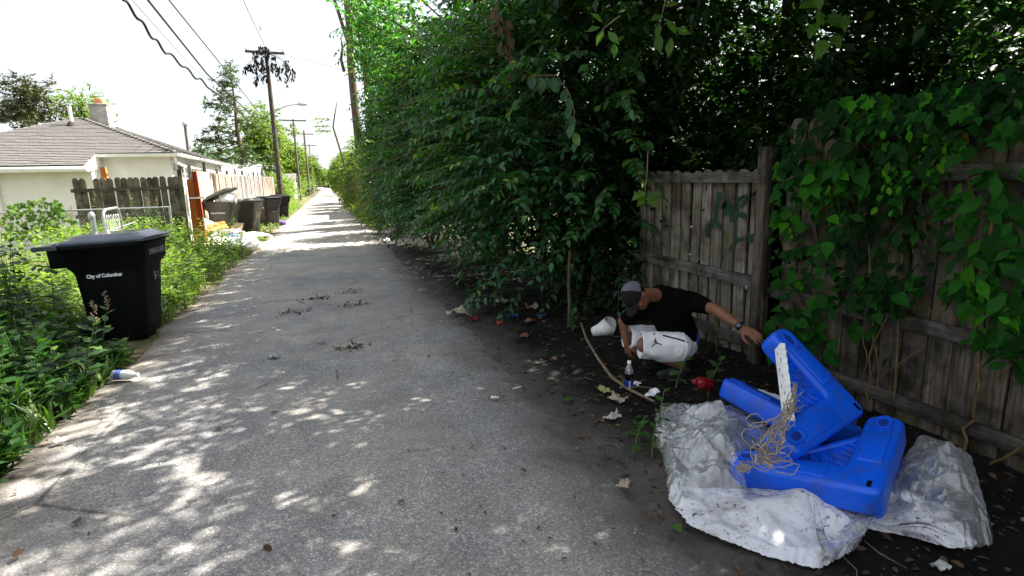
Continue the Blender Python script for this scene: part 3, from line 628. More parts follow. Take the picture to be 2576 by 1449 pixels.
p1 = util_pole(P1.x, P1.y, zt, 'dark utility pole with crossarm draped in dead vines and a street lamp arm', (aty(664, 133, P1.y).z, aty(617, 130, P1.y).x - P1.x, aty(716, 136, P1.y).x - P1.x), 0.19)
la = aty(690, 283, P1.y); lt = aty(752, 263, P1.y); le = aty(768, 263, P1.y)
ap_ = [la - Vector(P1)] + [Vector((la.x + (lt.x - la.x) * u, P1.y, la.z + (lt.z - la.z) * (1 - (1 - u) ** 2.4))) - Vector(P1) for u in (0.2, 0.4, 0.6, 0.8, 1.0)]
place('lamp_arm', MB().tube(ap_, 0.035, 8).mesh('lamp_arm', M['galv']), p1)
lh = place('lamp_head', MB().loft([[Vector((x, w * math.cos(a), hh * math.sin(a) + (0.03 if math.sin(a) > 0 else 0))) for a in [2 * math.pi * k / 10 for k in range(10)]] for x, w, hh in ((0, .05, .04), (.12, .12, .07), (.4, .16, .08), (.62, .12, .05), (.68, .04, .02))]).mesh('lamp_head', M['galv']), p1, ap_[-1] - Vector((0.1, 0, 0)))
place('photocell', MB().lathe([(0.05, 0), (0.05, 0.09), (0.03, 0.12)], 10).mesh('photocell', M['galv']), lh, (0.2, 0, 0.09))
for dz, q in ((4.6, 0.22), (4.3, 0.24), (5.15, 0.22)): place('splice_box', MB().tube([(0, -q, dz - .25), (0.02, -q, dz + .25)], 0.09, 8).mesh('splice_box', M['cable']), p1)
P2 = atx(737, 300, -3.0); util_pole(-3.0, P2.y, P2.z, 'plain utility pole with bare crossarm by the small grey-roofed garage', (P2.z - 0.15, -1.5, 1.4), 0.15, 'pole_far')
P3 = atx(764, 328, -2.9); util_pole(-2.9, P3.y, P3.z, 'thick pale utility pole with two thin crossarms', (P3.z - 0.6, -1.5, 1.5), 0.22, 'pole_far', ins=False)
for i, (yy, hh) in enumerate(((132, 10.5), (160, 9.6), (195, 10.5), (235, 10))): util_pole(-2.9, yy, hh, 'distant utility pole in the row beyond the pale thick pole', (hh - 0.4, -1.4, 1.4), 0.15, 'pole_far', ins=False)
sm = aty(463, 310, 35.5); SMo = empty('service_mast', (sm.x, 35.5, 0), 'grey service mast with weatherhead rising behind the garage roof', 'mast')
place('shaft', MB().tube([(0, 0, 0), (0.03, 0, sm.z - 0.1)], 0.075, 8).mesh('shaft', M['pole_far']), SMo); place('weatherhead', MB().lathe([(0.09, 0), (0.14, 0.06), (0.13, 0.16), (0.05, 0.24)], 10).mesh('weatherhead', M['galv']), SMo, (0.03, 0, sm.z - .15))
place('meter', MB().box((0.05, -.08, 0), (.22, .08, .3)).mesh('meter', M['galv']), SMo, (0, 0, sm.z - 1.9))
# dead vine hanging from the crossarm
DV = empty('dead_vine', (P1.x, P1.y, zt - 0.3), 'dead black vine hanging in tatters from the crossarm of the utility pole', 'vine')
dvp, dvd, dvs, st = [], [], [], MB()
for px0, py0, py1, dens in ((660, 118, 175, 50), (640, 128, 165, 30), (645, 150, 212, 60), (662, 165, 205, 36), (618, 165, 185, 22), (630, 160, 176, 20), (672, 120, 150, 40), (684, 155, 180, 20), (694, 158, 186, 26), (704, 165, 200, 30), (722, 160, 215, 54), (735, 170, 200, 26), (716, 150, 170, 14), (672, 180, 205, 18), (655, 112, 130, 24), (690, 140, 150, 10)):
    for k in range(dens):
        u = random.random(); q = aty(px0 + random.gauss(0, 3.2), py0 + (py1 - py0) * u, P1.y - 0.25) - DV.location + Vector((0, random.uniform(-.25, .2), 0)); dvp.append(q); dvd.append((random.gauss(0, .35), random.gauss(0, .35), -1)); dvs.append(random.uniform(.16, .30))
    a = aty(px0, py0, P1.y - 0.25) - DV.location; b = aty(px0, py1, P1.y - 0.25) - DV.location
    c0 = Vector((0, -0.25, -0.1)); st.tube([c0, a.lerp(c0, .45) + Vector((0, 0, .12)), a, b.lerp(a, .5), b], 0.014, 4)
lv = link('leaves', leaf_mesh('leaves', np.array(dvp), np.array(dvd), rng.normal(size=(len(dvp), 3)), np.array(dvs), T6, M['deadvine']), DV); lv['kind'] = 'stuff'; link('stem', st.mesh('stem', M['cable']), DV)
def cable(label, pts, r, grp='overhead cables', wave=0.0, sag=0.0, n=40):
    pts = [Vector(p) for p in pts]; out = []
    for s in range(len(pts) - 1):
        for i in range(n):
            u = i / n; q = pts[s].lerp(pts[s + 1], u); out.append(q + Vector((0, 0, -sag * 4 * u * (1 - u) + wave * math.sin((s + u) * n * 0.75) + wave * 0.4 * math.sin(i * .31))))
    out.append(pts[-1]); base = out[0].copy()
    o = MB().tube([q - base for q in out], r, 6).build('overhead_cable', M['cable']); o.location = base; return tag(o, label, 'cable', grp)
at1 = Vector((P1.x, P1.y - 0.2, aty(695, 342, P1.y).z))
w1 = [atx(310, 0, -3.35), atx(415, 130, -3.25), atx(520, 214, -3.15), at1 + Vector((0, 0, -0.35))]
cable('thick wavy black cable bundle running to the vine-draped pole', w1, 0.028, wave=0.05, n=24)
cable('thick straight black cable between the wavy bundle and the upper cable', [atx(372, 0, -3.05), atx(520, 185, -3.02), at1], 0.024, sag=0.0)
cable('slimmer black cable running just above the thick straight one', [atx(425, 0, -2.85), atx(548, 152, -2.9), at1 + Vector((0.05, 0, 0.15))], 0.016)
cable('hair-thin wire between the wavy bundle and the thick straight cable', [atx(332, 0, -3.2), atx(480, 165, -3.2), aty(560, 232, P1.y)], 0.005)
cable('cable with a loose end rising to the top of the vine-draped pole', [atx(612, 0, -2.62), atx(640, 62, -2.7), Vector((P1.x, P1.y, zt - 0.05))], 0.013, wave=0.02)
cable('short loose wire end sticking up above the vine-draped pole', [aty(657, 62, P1.y), aty(655, 78, P1.y), aty(652, 66, P1.y - 3)], 0.012, n=8)
cable('thin wire from the crossarm across the alley to the tall trees', [aty(716, 138, P1.y), aty(790, 155, 36), aty(868, 178, 28)], 0.008)
cable('thin wire strung from the vine-draped pole to the plain second pole', [Vector((-3, P1.y, 5.6)), Vector((-3, P2.y, 5.9))], 0.012, sag=0.5)
cable('thin wire strung beyond the second utility pole', [Vector((-3, P2.y, 5.9)), Vector((-2.9, P3.y, 6.2)), Vector((-2.9, 160, 6))], 0.012, sag=0.5)
cable('slack wire looping from the vine-draped pole down to the plank fence', [at1, Vector((P1.x - 1.2, P1.y, 2.4))], 0.008, sag=0.3)
# ------------------------------------------------------------------ trees and shrubs
def pad_tree(name, label, base, pads, y, ydep, top, r0, mat, needle, size, per, bark='bark', flat=0.35, nl=14, L=0.5, pull=0.5):
    """conifer whose foliage pads are set along its branches"""
    root = empty(name, (base.x, y, 0), label, 'tree'); mb = MB(); tp = top - Vector((base.x, y, 0))
    limb(mb, (0, 0, -0.1), tp, r0, r0 * 0.1, 0.03, 8, 9); link('trunk', mb.mesh('trunk', M[bark]), root); br = MB(); cl = []
    for px, py, hw in pads:
        q = aty(px, py, y + random.uniform(-ydep, ydep)); q = q - Vector((base.x, y, 0)); w = hw * y / FPX
        s = tp * max(0.12, min(0.97, (q.z + 0.25 * abs(q.x)) / tp.z)); limb(br, s, q, 0.05, 0.012, 0.08, 4, 5)
        for k in range(max(3, int(per * w))):
            u = random.random() ** 0.5; a = random.uniform(0, 6.283); cl.append((q.x + w * u * math.cos(a), q.y + w * u * math.sin(a) * 1.3, q.z + random.gauss(0, flat * w * 0.35)))
    link('branches', br.mesh('branches', M[bark]), root); C = np.array(cl)
    d = unit(rng.normal(size=C.shape) * np.array([1, 1, 0.45])); P, D, N, S, tw = sprays(C, d, L * (0.6 + 0.7 * rng.random(len(C))), nl, size, 0.12, 0.5)
    o = link('crown', leaf_mesh('crown', P, D, N, S, needle, mat), root); o['kind'] = 'stuff'; return root
pp = [(578,163,9),(573,178,13),(570,192,16),(562,207,15),(583,212,16),(558,232,17),(580,240,18),(560,250,14),(522,258,13),(543,266,18),(566,272,20),(588,280,15),(561,297,16),(597,300,12),(533,325,18),(556,322,22),(585,330,16),(508,352,15),(530,354,22),(560,352,22),(592,358,14),(500,378,12),(530,382,16),(572,380,24),(604,378,18),(556,402,22),(590,404,24),(632,372,14),(628,398,22),(612,420,24),(650,412,18)]
pad_tree('pine_tree', 'tall ragged pine tree with open layered branches behind the plank fence', aty(614, 425, 50), pp, 50, 1.6, aty(577, 156, 50), 0.26, M['pine'], T2, 0.20, 34, nl=12, L=0.55)
sp = [(62,193,5),(58,203,8)]
for i in range(46):
    u = random.random() ** 0.7; py = 205 + 105 * u; w = 8 + 72 * u; sp.append((58 + random.uniform(-w, w), py + random.uniform(-6, 6), 10 + 10 * u))
sp += [(15, 205, 10), (5, 190, 8), (-10, 215, 14), (128, 225, 9), (135, 212, 7), (148, 262, 9), (155, 280, 10), (110, 250, 12), (118, 278, 14)]
pad_tree('spruce_tree', 'brownish dark spruce tree behind the white garage', aty(70, 310, 42), sp, 42, 2.2, aty(60, 190, 42), 0.25, M['spruce'], T2, 0.20, 24, nl=12, L=0.6)
def bt(px, py, y, rx, rz, label, n=40, mat='hedge_sun', size=0.22, group=None, per=22, name='broadleaf_tree', trk=0.15):
    c = aty(px, py, y); return tree((c.x, y), c.z + rz * 0.7, trk, (c.x, y, c.z), (rx, rx, rz), label, M[mat], n, per, 0.6, 9, size, group, name=name, cr=0.9, inner=0.3)
bt(655, 352, 57, 1.9, 3.2, 'round green tree close behind the vine-draped utility pole', 46, size=0.26)
bt(208, 300, 44, 1.3, 1.4, 'small pale green treetop peeking over the garage roof beside the chimney', 18)
bt(540, 418, 62, 3.0, 1.6, 'low dark green tree behind the end of the garage roof', 30, 'hedge')
FT = 'trees lining the far left side of the alley'
for px, py, y, rx, rz in ((705, 372, 92, 3.2, 4.2), (733, 405, 105, 2.6, 3.4), (758, 420, 125, 2.4, 3.2), (782, 428, 150, 2.4, 3.2), (800, 446, 190, 3.0, 2.6)): bt(px, py, y, rx, rz, 'hazy tree in the line beyond the utility poles', 34, size=0.34, group=FT)
for px, py, y, rx, rz in ((815, 448, 290, 6, 5), (795, 450, 300, 7, 5), (835, 445, 310, 8, 6)): bt(px, py, y, rx, rz, 'far treetop closing the end of the alley', 26, size=0.8, group='trees at the far end')
def shrub(x, y, r, h, label, n=26, mat='hedge_sun', size=0.11, group=None, per=22, name='shrub', tmpl=T2, L=0.4, out=(0, 0, 0.4), nl=10):
    root = empty(name, (x, y, 0), label, 'shrub', group); mb = MB()
    cl, _ = in_ell(n, (0, 0, h * 0.5), (r, r, h * 0.48), 0.3); cl[:, 2] = np.maximum(cl[:, 2], 0.12)
    for q in cl[:8]: limb(mb, (random.gauss(0, .1), random.gauss(0, .1), 0), q, 0.03, 0.008, 0.2, 5, 5)
    link('stems', mb.mesh('stems', M['bark']), root); crown_parts(root, cl, per, L, nl, size, M[mat], tmpl, r * 0.5, 0.3, None, 'foliage', out, 0.02); return root
SG = 'sunny shrubs at the end of the plank fence'
for i, (x, y, r, h) in enumerate(((-4.3, 52, 1.2, 2.6), (-3.8, 50.5, .8, 1.6), (-4.2, 55.5, 1.4, 2.4), (-4.6, 60, 1.5, 2.2), (-4.3, 67, 1.3, 2.0), (-4.8, 86, 1.8, 2.6), (-4.5, 94, 1.6, 2.2), (-4.4, 118, 1.8, 3.2), (-5, 128, 2.2, 4), (-4.4, 142, 2.2, 4))): shrub(x, y, r, h, 'sunlit yellow-green shrub in the row beyond the plank fence', 26, 'weed_sun', 0.15, SG)

# ---- right side: honeysuckle thicket along the dirt verge
def sunlit(c, keep):                                # thin the crown where its shade would fall on the sunny left half of the near road
    g_ = np.stack([c[:, 0] - .814 * c[:, 2], c[:, 1] - .203 * c[:, 2]], 1); hit = (g_[:, 0] > -2.2) & (g_[:, 0] < .35) & (g_[:, 1] > .8) & (g_[:, 1] < 5.2); return c[~hit | (rng.random(len(c)) < keep)]
def bush(cx, y, rx, ry, h, nsp, size, label, mat, group=None, tmpl=T6, L=0.75, nl=16, inner=6000, singles=0, z0=0.14, twigs=0.004, over=0.0, shoots=0):
    root = empty('honeysuckle_bush', (cx, y, 0), label, 'bush', group); mb = MB()
    for k in range(9):
        a = random.uniform(0, 6.28); b = Vector((math.cos(a) * 0.35, math.sin(a) * 0.4, 0)); e = Vector((random.uniform(-rx, rx) * .8, random.uniform(-ry, ry) * .8, h * random.uniform(.55, .95)))
        pts = limb(mb, b, e, 0.035, 0.01, 0.25, 7, 6)
    link('stems', mb.mesh('stems', M['bark']), root)
    # arching shoots springing from the body of the bush, mostly towards the light over the alley
    th = rng.uniform(0, 2 * math.pi, nsp); ph = np.arcsin(rng.uniform(-0.72, 1.0, nsp)); d = np.stack([np.cos(ph) * np.cos(th), np.cos(ph) * np.sin(th), np.sin(ph)], 1)
    flip = (d[:, 0] > 0) & (rng.random(nsp) < 0.7); d[flip, 0] *= -1
    lump = np.array([0.82 + 0.5 * mnoise.noise(Vector((q[0] * 2.2 + cx, q[1] * 2.2 + y, q[2] * 2.6))) for q in d])
    k = (0.62 + 0.36 * rng.random(nsp)) * lump
    P0 = d * np.array([rx, ry, h * 0.56]) * k[:, None] + np.array([0, 0, h * 0.46]); P0[:, 2] = np.maximum(P0[:, 2], z0)
    gap = np.array([mnoise.noise(Vector((q[0] * 1.5 + cx * 3, q[1] * 1.5 + y, q[2] * 1.7))) for q in P0]); kp = gap > -0.22 + 0.25 * rng.random(nsp); P0, d, nsp = P0[kp], d[kp], int(kp.sum())
    D0 = unit(d * np.array([1, 0.7, 0.5]) + np.array([-0.25, 0, 0.35]) + rng.normal(0, 0.45, d.shape))
    P, D, N, S, tw = sprays(P0, D0, L * (0.5 + rng.random(nsp)), nl, size, 0.35, 0.33)
    keep = P[:, 2] > 0.04; 
    if over: keep &= (P[:, 0] + cx > over) | (P[:, 2] > 2.3)
    P, D, N, S = P[keep], D[keep], N[keep], S[keep]; var = np.clip(rng.random(len(P)) ** 1.3 * 0.9 + (rng.random(len(P)) < 0.03) * 0.3, 0, 1)
    if singles:
        Wp = P + np.array([cx, y, 0]); dd = Wp - np.array([0, 0, CH]); zc = dd @ np.array(FWD); sx_ = IMW/2 + FPX * (dd @ np.array(RIGHT)) / zc; sy_ = IMH/2 + FPX * (dd @ np.array(DOWN)) / zc
        sco = np.where((sx_ > 0) & (sx_ < IMW) & (sy_ > 0) & (sy_ < IMH) & (zc > 0.5), S / zc, 0) * (0.7 + 0.3 * rng.random(len(P))); pick = np.argsort(-sco)[:singles]
        lf = MB().add(T6[0], T6[1]).mesh('leaf', M['hedge_leaf'])
        for i in pick:
            dv = Vector(D[i]).normalized(); nv = Vector(N[i]); b = nv.cross(dv).normalized(); nv = dv.cross(b); place('leaf', lf, root, P[i], Matrix((dv, b, nv)).transposed().to_euler(), S[i])
        mk = np.ones(len(P), bool); mk[pick] = False; P, D, N, S, var = P[mk], D[mk], N[mk], S[mk], var[mk]
    o = link('foliage', leaf_mesh('foliage', P, D, N, S, tmpl, mat, var), root); o['kind'] = 'stuff'
    if inner:
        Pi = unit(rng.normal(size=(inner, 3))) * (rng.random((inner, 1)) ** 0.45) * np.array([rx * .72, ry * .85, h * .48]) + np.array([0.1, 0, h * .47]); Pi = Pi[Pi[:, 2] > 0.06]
        o = link('inner_shade_foliage', leaf_mesh('inner_shade_foliage', Pi, rng.normal(size=Pi.shape) + np.array([0, 0, -.3]), rng.normal(size=Pi.shape), 0.11, T2, M['canopy']), root); o['kind'] = 'stuff'  # dark leaves packed inside, deep interior shade put into their colour
    if twigs: tag(link('twigs', twig_mesh('twigs', tw, twigs, M['twig']), root), kind='stuff')
    if shoots:                                      # long loose shoots arching out towards the light
        a_ = rng.uniform(-.55, .55, shoots) * math.pi; e_ = rng.uniform(-.5, .9, shoots); d_ = np.stack([-np.cos(a_) * np.cos(e_), np.sin(a_) * np.cos(e_), np.sin(e_)], 1)
        P0 = d_ * np.array([rx, ry, h * .54]) * .88 + np.array([0, 0, h * .46]); D0 = unit(d_ * np.array([1, .9, .3]) + np.array([-.5, 0, .35]) + rng.normal(0, .3, d_.shape)); P, D, N, S, tw = sprays(P0, D0, rng.uniform(.6, 1.25, shoots), 22, size * 1.12, .38, .28)
        kp = (P[:, 0] + cx > over - .3) & (P[:, 2] > .1); tag(link('shoots', leaf_mesh('shoots', P[kp], D[kp], N[kp], S[kp], T6, M['shoot']), root), kind='stuff'); tag(link('shoot_twigs', twig_mesh('shoot_twigs', tw, .006, M['twig']), root), kind='stuff')
    return root
M['hedge_leaf'] = leaf_mat('honeysuckle_leaf_single', (0.014, 0.045, 0.016), (0.036, 0.14, 0.05), (0.16, 0.26, 0.03), 0.30, 0.42, attr=False, spec=0.5)
HG = 'bushes of the overgrown thicket along the dirt verge'
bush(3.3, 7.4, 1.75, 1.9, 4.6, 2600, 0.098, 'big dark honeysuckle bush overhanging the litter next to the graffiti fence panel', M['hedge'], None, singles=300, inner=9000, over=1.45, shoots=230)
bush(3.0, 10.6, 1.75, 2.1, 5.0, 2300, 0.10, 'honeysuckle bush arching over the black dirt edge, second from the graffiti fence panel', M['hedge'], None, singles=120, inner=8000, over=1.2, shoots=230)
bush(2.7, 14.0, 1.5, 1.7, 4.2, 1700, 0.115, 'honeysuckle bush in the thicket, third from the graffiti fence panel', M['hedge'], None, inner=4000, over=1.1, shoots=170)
bush(2.35, 18.2, 1.1, 1.5, 3.3, 1000, 0.115, 'sunlit leafy bush in the thicket, fourth from the graffiti fence panel', M['hedge_sun'], None, T2, 0.8, 14, 2000, over=1.0)
bush(2.35, 22.2, 1.1, 1.4, 3.4, 800, 0.125, 'leafy bush rising round the foot of the thicker brown trunk', M['hedge_sun'], None, T2, 0.8, 14, 1500, twigs=None, over=1.0)
bush(2.5, 25.6, 1.1, 1.2, 3.6, 700, 0.13, 'leafy bush round the foot of the bare grey trunk, just before the white garage door', M['hedge_sun'], None, T2, 0.8, 14, 1500, twigs=None, over=1.2)
for i, (y, r, h, x) in enumerate(((34.5, 1.5, 3.8, 2.6), (39, 1.6, 4.2, 2.6), (43.5, 1.7, 4.6, 2.7), (49, 1.8, 4.6, 2.8), (53, 1.6, 4.2, 2.6), (84, 2.6, 6.0, 3.6), (94, 2.8, 6.4, 3.4), (106, 3, 6.6, 3.4), (122, 3.2, 7, 3.4), (145, 3.6, 8, 3.4), (175, 5, 9, 5.5))): bush(x, y, r * 0.85, r * 1.1, h, 700, 0.18 if y < 60 else 0.3, 'leafy bush in the far part of the thicket beyond the white garage door', M['hedge_sun'], HG, T2, 1.0, 14, 1500, twigs=None, over=0.9)
# low growth in front of the garage door
for x, y, r, h in ((1.55, 27.0, 0.4, 0.7), (1.6, 29.5, 0.4, 0.6), (1.45, 33, 0.5, 0.9), (1.4, 37, 0.5, 1.1), (1.75, 25.2, 0.4, 0.55)): shrub(x, y, r, h, 'low bright weeds at the foot of the thicket near the white garage door', 10, 'hedge_sun', 0.09, 'weeds near the white garage door', 16)
# trees behind the fence: their crowns shade the alley
rng = np.random.default_rng(42); random.seed(42)
ca = np.concatenate([in_ell(36, (4.7, 4.9, 4.6), (1.9, 2.4, 2.0), .25)[0], in_ell(9, (4.6, 5.4, 7.4), (1.7, 2.6, 1.2), .2)[0], np.array([(4.2, 4.1, 3.9), (4.7, 4.2, 4.6), (5.3, 4.3, 5.4), (4.0, 3.6, 3.6), (4.6, 3.4, 4.4), (5.2, 3.3, 5.2)])])
ca = sunlit(ca, .42)
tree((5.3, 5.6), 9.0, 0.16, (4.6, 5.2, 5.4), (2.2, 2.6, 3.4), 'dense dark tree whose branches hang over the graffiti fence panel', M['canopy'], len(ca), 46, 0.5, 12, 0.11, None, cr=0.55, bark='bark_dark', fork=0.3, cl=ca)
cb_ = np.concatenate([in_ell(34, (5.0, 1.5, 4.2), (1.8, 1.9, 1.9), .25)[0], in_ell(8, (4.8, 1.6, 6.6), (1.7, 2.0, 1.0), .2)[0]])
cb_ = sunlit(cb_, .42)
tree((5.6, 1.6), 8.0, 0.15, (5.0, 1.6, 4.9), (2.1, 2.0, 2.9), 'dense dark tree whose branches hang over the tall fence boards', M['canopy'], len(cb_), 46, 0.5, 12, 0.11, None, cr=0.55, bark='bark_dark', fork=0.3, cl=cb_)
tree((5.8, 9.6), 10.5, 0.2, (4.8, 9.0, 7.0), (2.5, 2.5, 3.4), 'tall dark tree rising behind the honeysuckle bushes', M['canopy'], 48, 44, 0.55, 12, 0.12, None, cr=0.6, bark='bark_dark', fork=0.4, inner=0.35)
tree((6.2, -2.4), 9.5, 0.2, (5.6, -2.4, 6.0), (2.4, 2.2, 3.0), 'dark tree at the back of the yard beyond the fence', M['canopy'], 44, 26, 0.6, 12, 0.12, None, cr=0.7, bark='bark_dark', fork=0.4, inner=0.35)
tree((5.2, 13.5), 9.0, 0.18, (4.8, 13.2, 6.6), (1.6, 1.8, 2.4), 'leafy tree rising over the middle of the thicket', M['hedge'], 32, 26, 0.6, 12, 0.13, None, cr=0.7, inner=0.35)
def shade_limbs(lab, cl):                             # limbs added mostly out of view to block sky light over fence and verge
    tr_ = [o for o in COL.objects if lab in o.get('label', '')][0]; c = np.array(cl) - np.array(tr_.location); mb = MB()
    for q in c: limb(mb, (0, 0, 2.6 + random.random()), q, .05, .012, .15, 6, 6)
    link('overhanging_limbs', mb.mesh('overhanging_limbs', M['bark_dark']), tr_); crown_parts(tr_, c, 54, 0.5, 12, 0.11, M['canopy'], T2, 0.6, 0.25, None, 'overhanging_foliage')
shade_limbs('graffiti fence panel', [(2.3, 4.2, 3.9), (2.9, 5.0, 3.7), (2.4, 5.8, 4.2), (3.2, 3.6, 3.8), (3.3, 6.2, 4.0), (3.4, 4.6, 3.2), (3.3, 5.6, 3.1)])
shade_limbs('tall fence boards', [(2.7, 2.6, 3.7), (3.1, 1.8, 3.6), (3.2, 1.0, 3.9), (3.3, 2.9, 3.3), (2.8, 0.6, 4.2), (3.5, 2.2, 3.0)])
oc = np.array([tuple(aty(px, py, 15.5 + random.uniform(-1.6, 1.6))) for px, py in [(random.uniform(915 + .10 * abs(py_ - 120), 1040), py_) for py_ in np.linspace(-30, 250, 30)]])
tm_ = [o for o in COL.objects if 'middle of the thicket' in o.get('label', '')][0]; oc = oc - np.array(tm_.location); mbx = MB()
for q in oc[::3]: limb(mbx, (0, 0, 3.2), q, .05, .012, .12, 6, 6)
link('overhanging_limbs', mbx.mesh('overhanging_limbs', M['bark']), tm_); crown_parts(tm_, oc, 20, 0.6, 12, 0.115, M['shoot'], T6, 0.4, 0.3, None, 'overhanging_foliage')
# undergrowth added behind the fence to block light and thicken the dark foliage
UG = 'undergrowth added behind the fence to block light'
for x, y, r, h in ((4.6, 3.9, .9, 2.9), (4.6, 5.3, 1.0, 3.2), (4.3, 6.6, 1.0, 3.4), (4.7, 2.5, .9, 2.6), (5.6, 4.6, 1.2, 3.4), (5.9, 6.4, 1.3, 4.2), (5.8, 8.4, 1.3, 4), (5.6, 11, 1.3, 3.6), (4.9, .9, .8, 2.4), (6.9, 5.5, 1.5, 4), (7.2, 8.5, 1.6, 4.4)):
    shrub(x, y, r, h, 'dark undergrowth shrub added behind the board fence to block light', 34, 'canopy', 0.115, UG, 24, 'shade_shrub', T2, 0.45)
shrub(3.15, 6.15, .55, 2.6, 'dark leafy shrub added to darken the gap at the end of the graffiti panel', 30, 'canopy', 0.09, None, 22, 'shade_shrub', T6, 0.4)  # added shrub, dark leaves stand in for the black gap beside the panel
# two bare trunks
a1 = aty(886, 262, 25); t1 = empty('tall_tree', (a1.x + 0.1, 25, 0), 'tall bare grey trunk with a dead forked limb rising from the thicket', 'tree')
mb = MB(); mb.tube([(0.12, 0, -.1), (0.08, 0, 2.5), (0, 0, a1.z), (-0.03, 0.02, 6.5), (0.02, 0, 8), (-0.02, 0, 9.5), (0.06, 0, 12.5)], [.19, .18, .16, .15, .13, .11, .05], 10); link('trunk', mb.mesh('trunk', M['bark']), t1)
lb = MB(); lb.tube([aty(866, 180, 25) - t1.location, aty(858, 150, 25) - t1.location, aty(862, 118, 25) - t1.location, aty(858, 100, 25) - t1.location], [.07, .06, .05, .015], 7); lb.tube([aty(876, 160, 25) - t1.location, aty(890, 110, 25) - t1.location, aty(905, 60, 25) - t1.location, aty(912, -40, 25) - t1.location], [.06, .05, .04, .02], 7); lb.tube([(0, 0, 7), (-.5, 0, 9), (-.9, 0, 11)], [.08, .06, .03], 7)
link('branches', lb.mesh('branches', M['bark']), t1); cl, _ = in_ell(10, (0.2, 0, 11), (1.0, 1.2, 1.2), .3); crown_parts(t1, cl, 14, 0.5, 9, 0.15, M['hedge_sun'], T2, 0.6)
cl = np.array([tuple(aty(px, py, 25 + random.uniform(-.4, .4)) - t1.location) for px, py in ((905, 60), (912, 90), (900, 130), (908, 20), (895, 20))]); tag(link('leaf_tufts', leaf_mesh('leaf_tufts', *sprays(np.repeat(cl, 12, 0) + rng.normal(0, .25, (60, 3)), rng.normal(size=(60, 3)), 0.4, 8, 0.12)[:4], T2, M['hedge_sun']), t1), kind='stuff')
a2 = aty(925, 250, 22); t2 = empty('tall_tree', (a2.x + 0.08, 22, 0), 'thicker brown trunk clad in leaves, just behind the bare grey trunk', 'tree')
mb = MB(); mb.tube([(0.1, 0, -.1), (0.05, 0, 2.5), (0, 0, a2.z), (-.04, 0, 6.2), (0.03, 0, 8), (0, 0, 11)], [.22, .2, .18, .17, .14, .06], 10); link('trunk', mb.mesh('trunk', M['bark']), t2)
lb = MB(); lb.tube([(0, 0, 5.2), (.5, .1, 6.0), (1.0, .2, 7.4)], [.08, .06, .03], 7); lb.tube([(0, 0, 6.2), (-.4, .1, 7.4), (-.6, .1, 9)], [.08, .06, .03], 7); link('branches', lb.mesh('branches', M['bark']), t2)
cl, _ = in_ell(20, (0.9, 0.3, 6.4), (1.0, 1.1, 2.2), .3); crown_parts(t2, cl, 16, 0.55, 9, 0.15, M['hedge_sun'], T2, 0.7)
# snag with drooping compound leaves beyond
sn = empty('sapling', (aty(845, 300, 36).x, 36, 0), 'thin dead-topped sapling with drooping leaves leaning over the alley', 'tree'); s0 = sn.location
mb = MB(); mb.tube([(0.5, 0, 0), (.25, 0, 3)] + [tuple(aty(px, py, 36) - s0) for px, py in ((838, 320), (842, 290), (848, 255))], [.08, .06, .05, .04, .015], 7); link('trunk', mb.mesh('trunk', M['bark']), sn)
q0 = np.array([tuple(aty(836, 300, 36) - s0), tuple(aty(836, 318, 36) - s0), tuple(aty(838, 330, 36) - s0)]); tag(link('leaves', leaf_mesh('leaves', *sprays(np.repeat(q0, 3, 0), np.tile(np.array([[-1, 0, .15], [-1, .4, .0], [-.8, -.4, .1]]), (3, 1)), 1.0, 18, 0.18, 0.15)[:4], T2, M['hedge_sun']), sn), kind='stuff')
rng = np.random.default_rng(6); random.seed(6)
# ------------------------------------------------------------------ right side: board fence, graffiti, vines
FX = 3.37; RZF = R(-90)
BH = board_mesh(0.139, 2.0, 0.02, M['wood_grey'], 0.045, 0.007)
TF = empty('board_fence', (FX, 1.6, 0), 'tall weathered grey board fence half hidden by creepers behind the blue plastic', 'fence')
tall_y = []
y = -1.6
while y < 3.56:
    tall_y.append(y); place('board', BH, TF, (random.gauss(0, .0015), y - 1.6, 0.02 + random.uniform(-.03, .03)), (random.gauss(0, .006), random.gauss(0, .004), RZF + random.gauss(0, .03)), (1 + random.uniform(-.06, .04), 1, 1)); y += 0.1475
for z, a in ((0.70, -0.4), (1.60, 0.2), (0.18, 0)): place('rail', MB().box((-.045, -3.3, -.045), (-.013, 1.95, .045)).build('rail', M['wood_rail'], None, 0.004, 1).data, TF, (0, 0, z), (R(a), 0, 0))
for o in [q for q in COL.objects if q.name.startswith('rail') and q.parent is None]: bpy.data.objects.remove(o)
for yy in (-1.2, 1.25): place('post', MB().box((-.105, -.045, 0), (-.047, .045, 1.75)).mesh('post', M['wood_grey']), TF, (0.15, yy - 1.6, 0))
GF = empty('graffiti_fence', (FX, 4.55, 0), 'fence panel of gapped grey boards with green graffiti behind the crouching man', 'fence')
BG = board_mesh(0.134, 1.64, 0.02, M['wood_panel'], 0.03, 0.012); gy = []
y = 3.80
while y < 5.75: gy.append(y); place('board', BG, GF, (random.gauss(0, .001), y - 4.55, 0.03 + random.uniform(-.01, .01)), (random.gauss(0, .004), random.gauss(0, .004), RZF + random.gauss(0, .02)), (1 + random.uniform(-.05, .02), 1, 1)); y += 0.163
for z, h in ((0.735, .05), (1.60, .045), (0.2, .045)): place('rail', MB().box((-.05, -.86, -h), (-.014, 1.3, h)).mesh('rail', M['wood_rail']), GF, (0, 0, z), (R(random.uniform(-.4, .4)), 0, 0))
PO = empty('fence_post', (FX - 0.07, 3.66, 0), 'upright grey post between the graffiti panel and the creeper-covered fence', 'post')
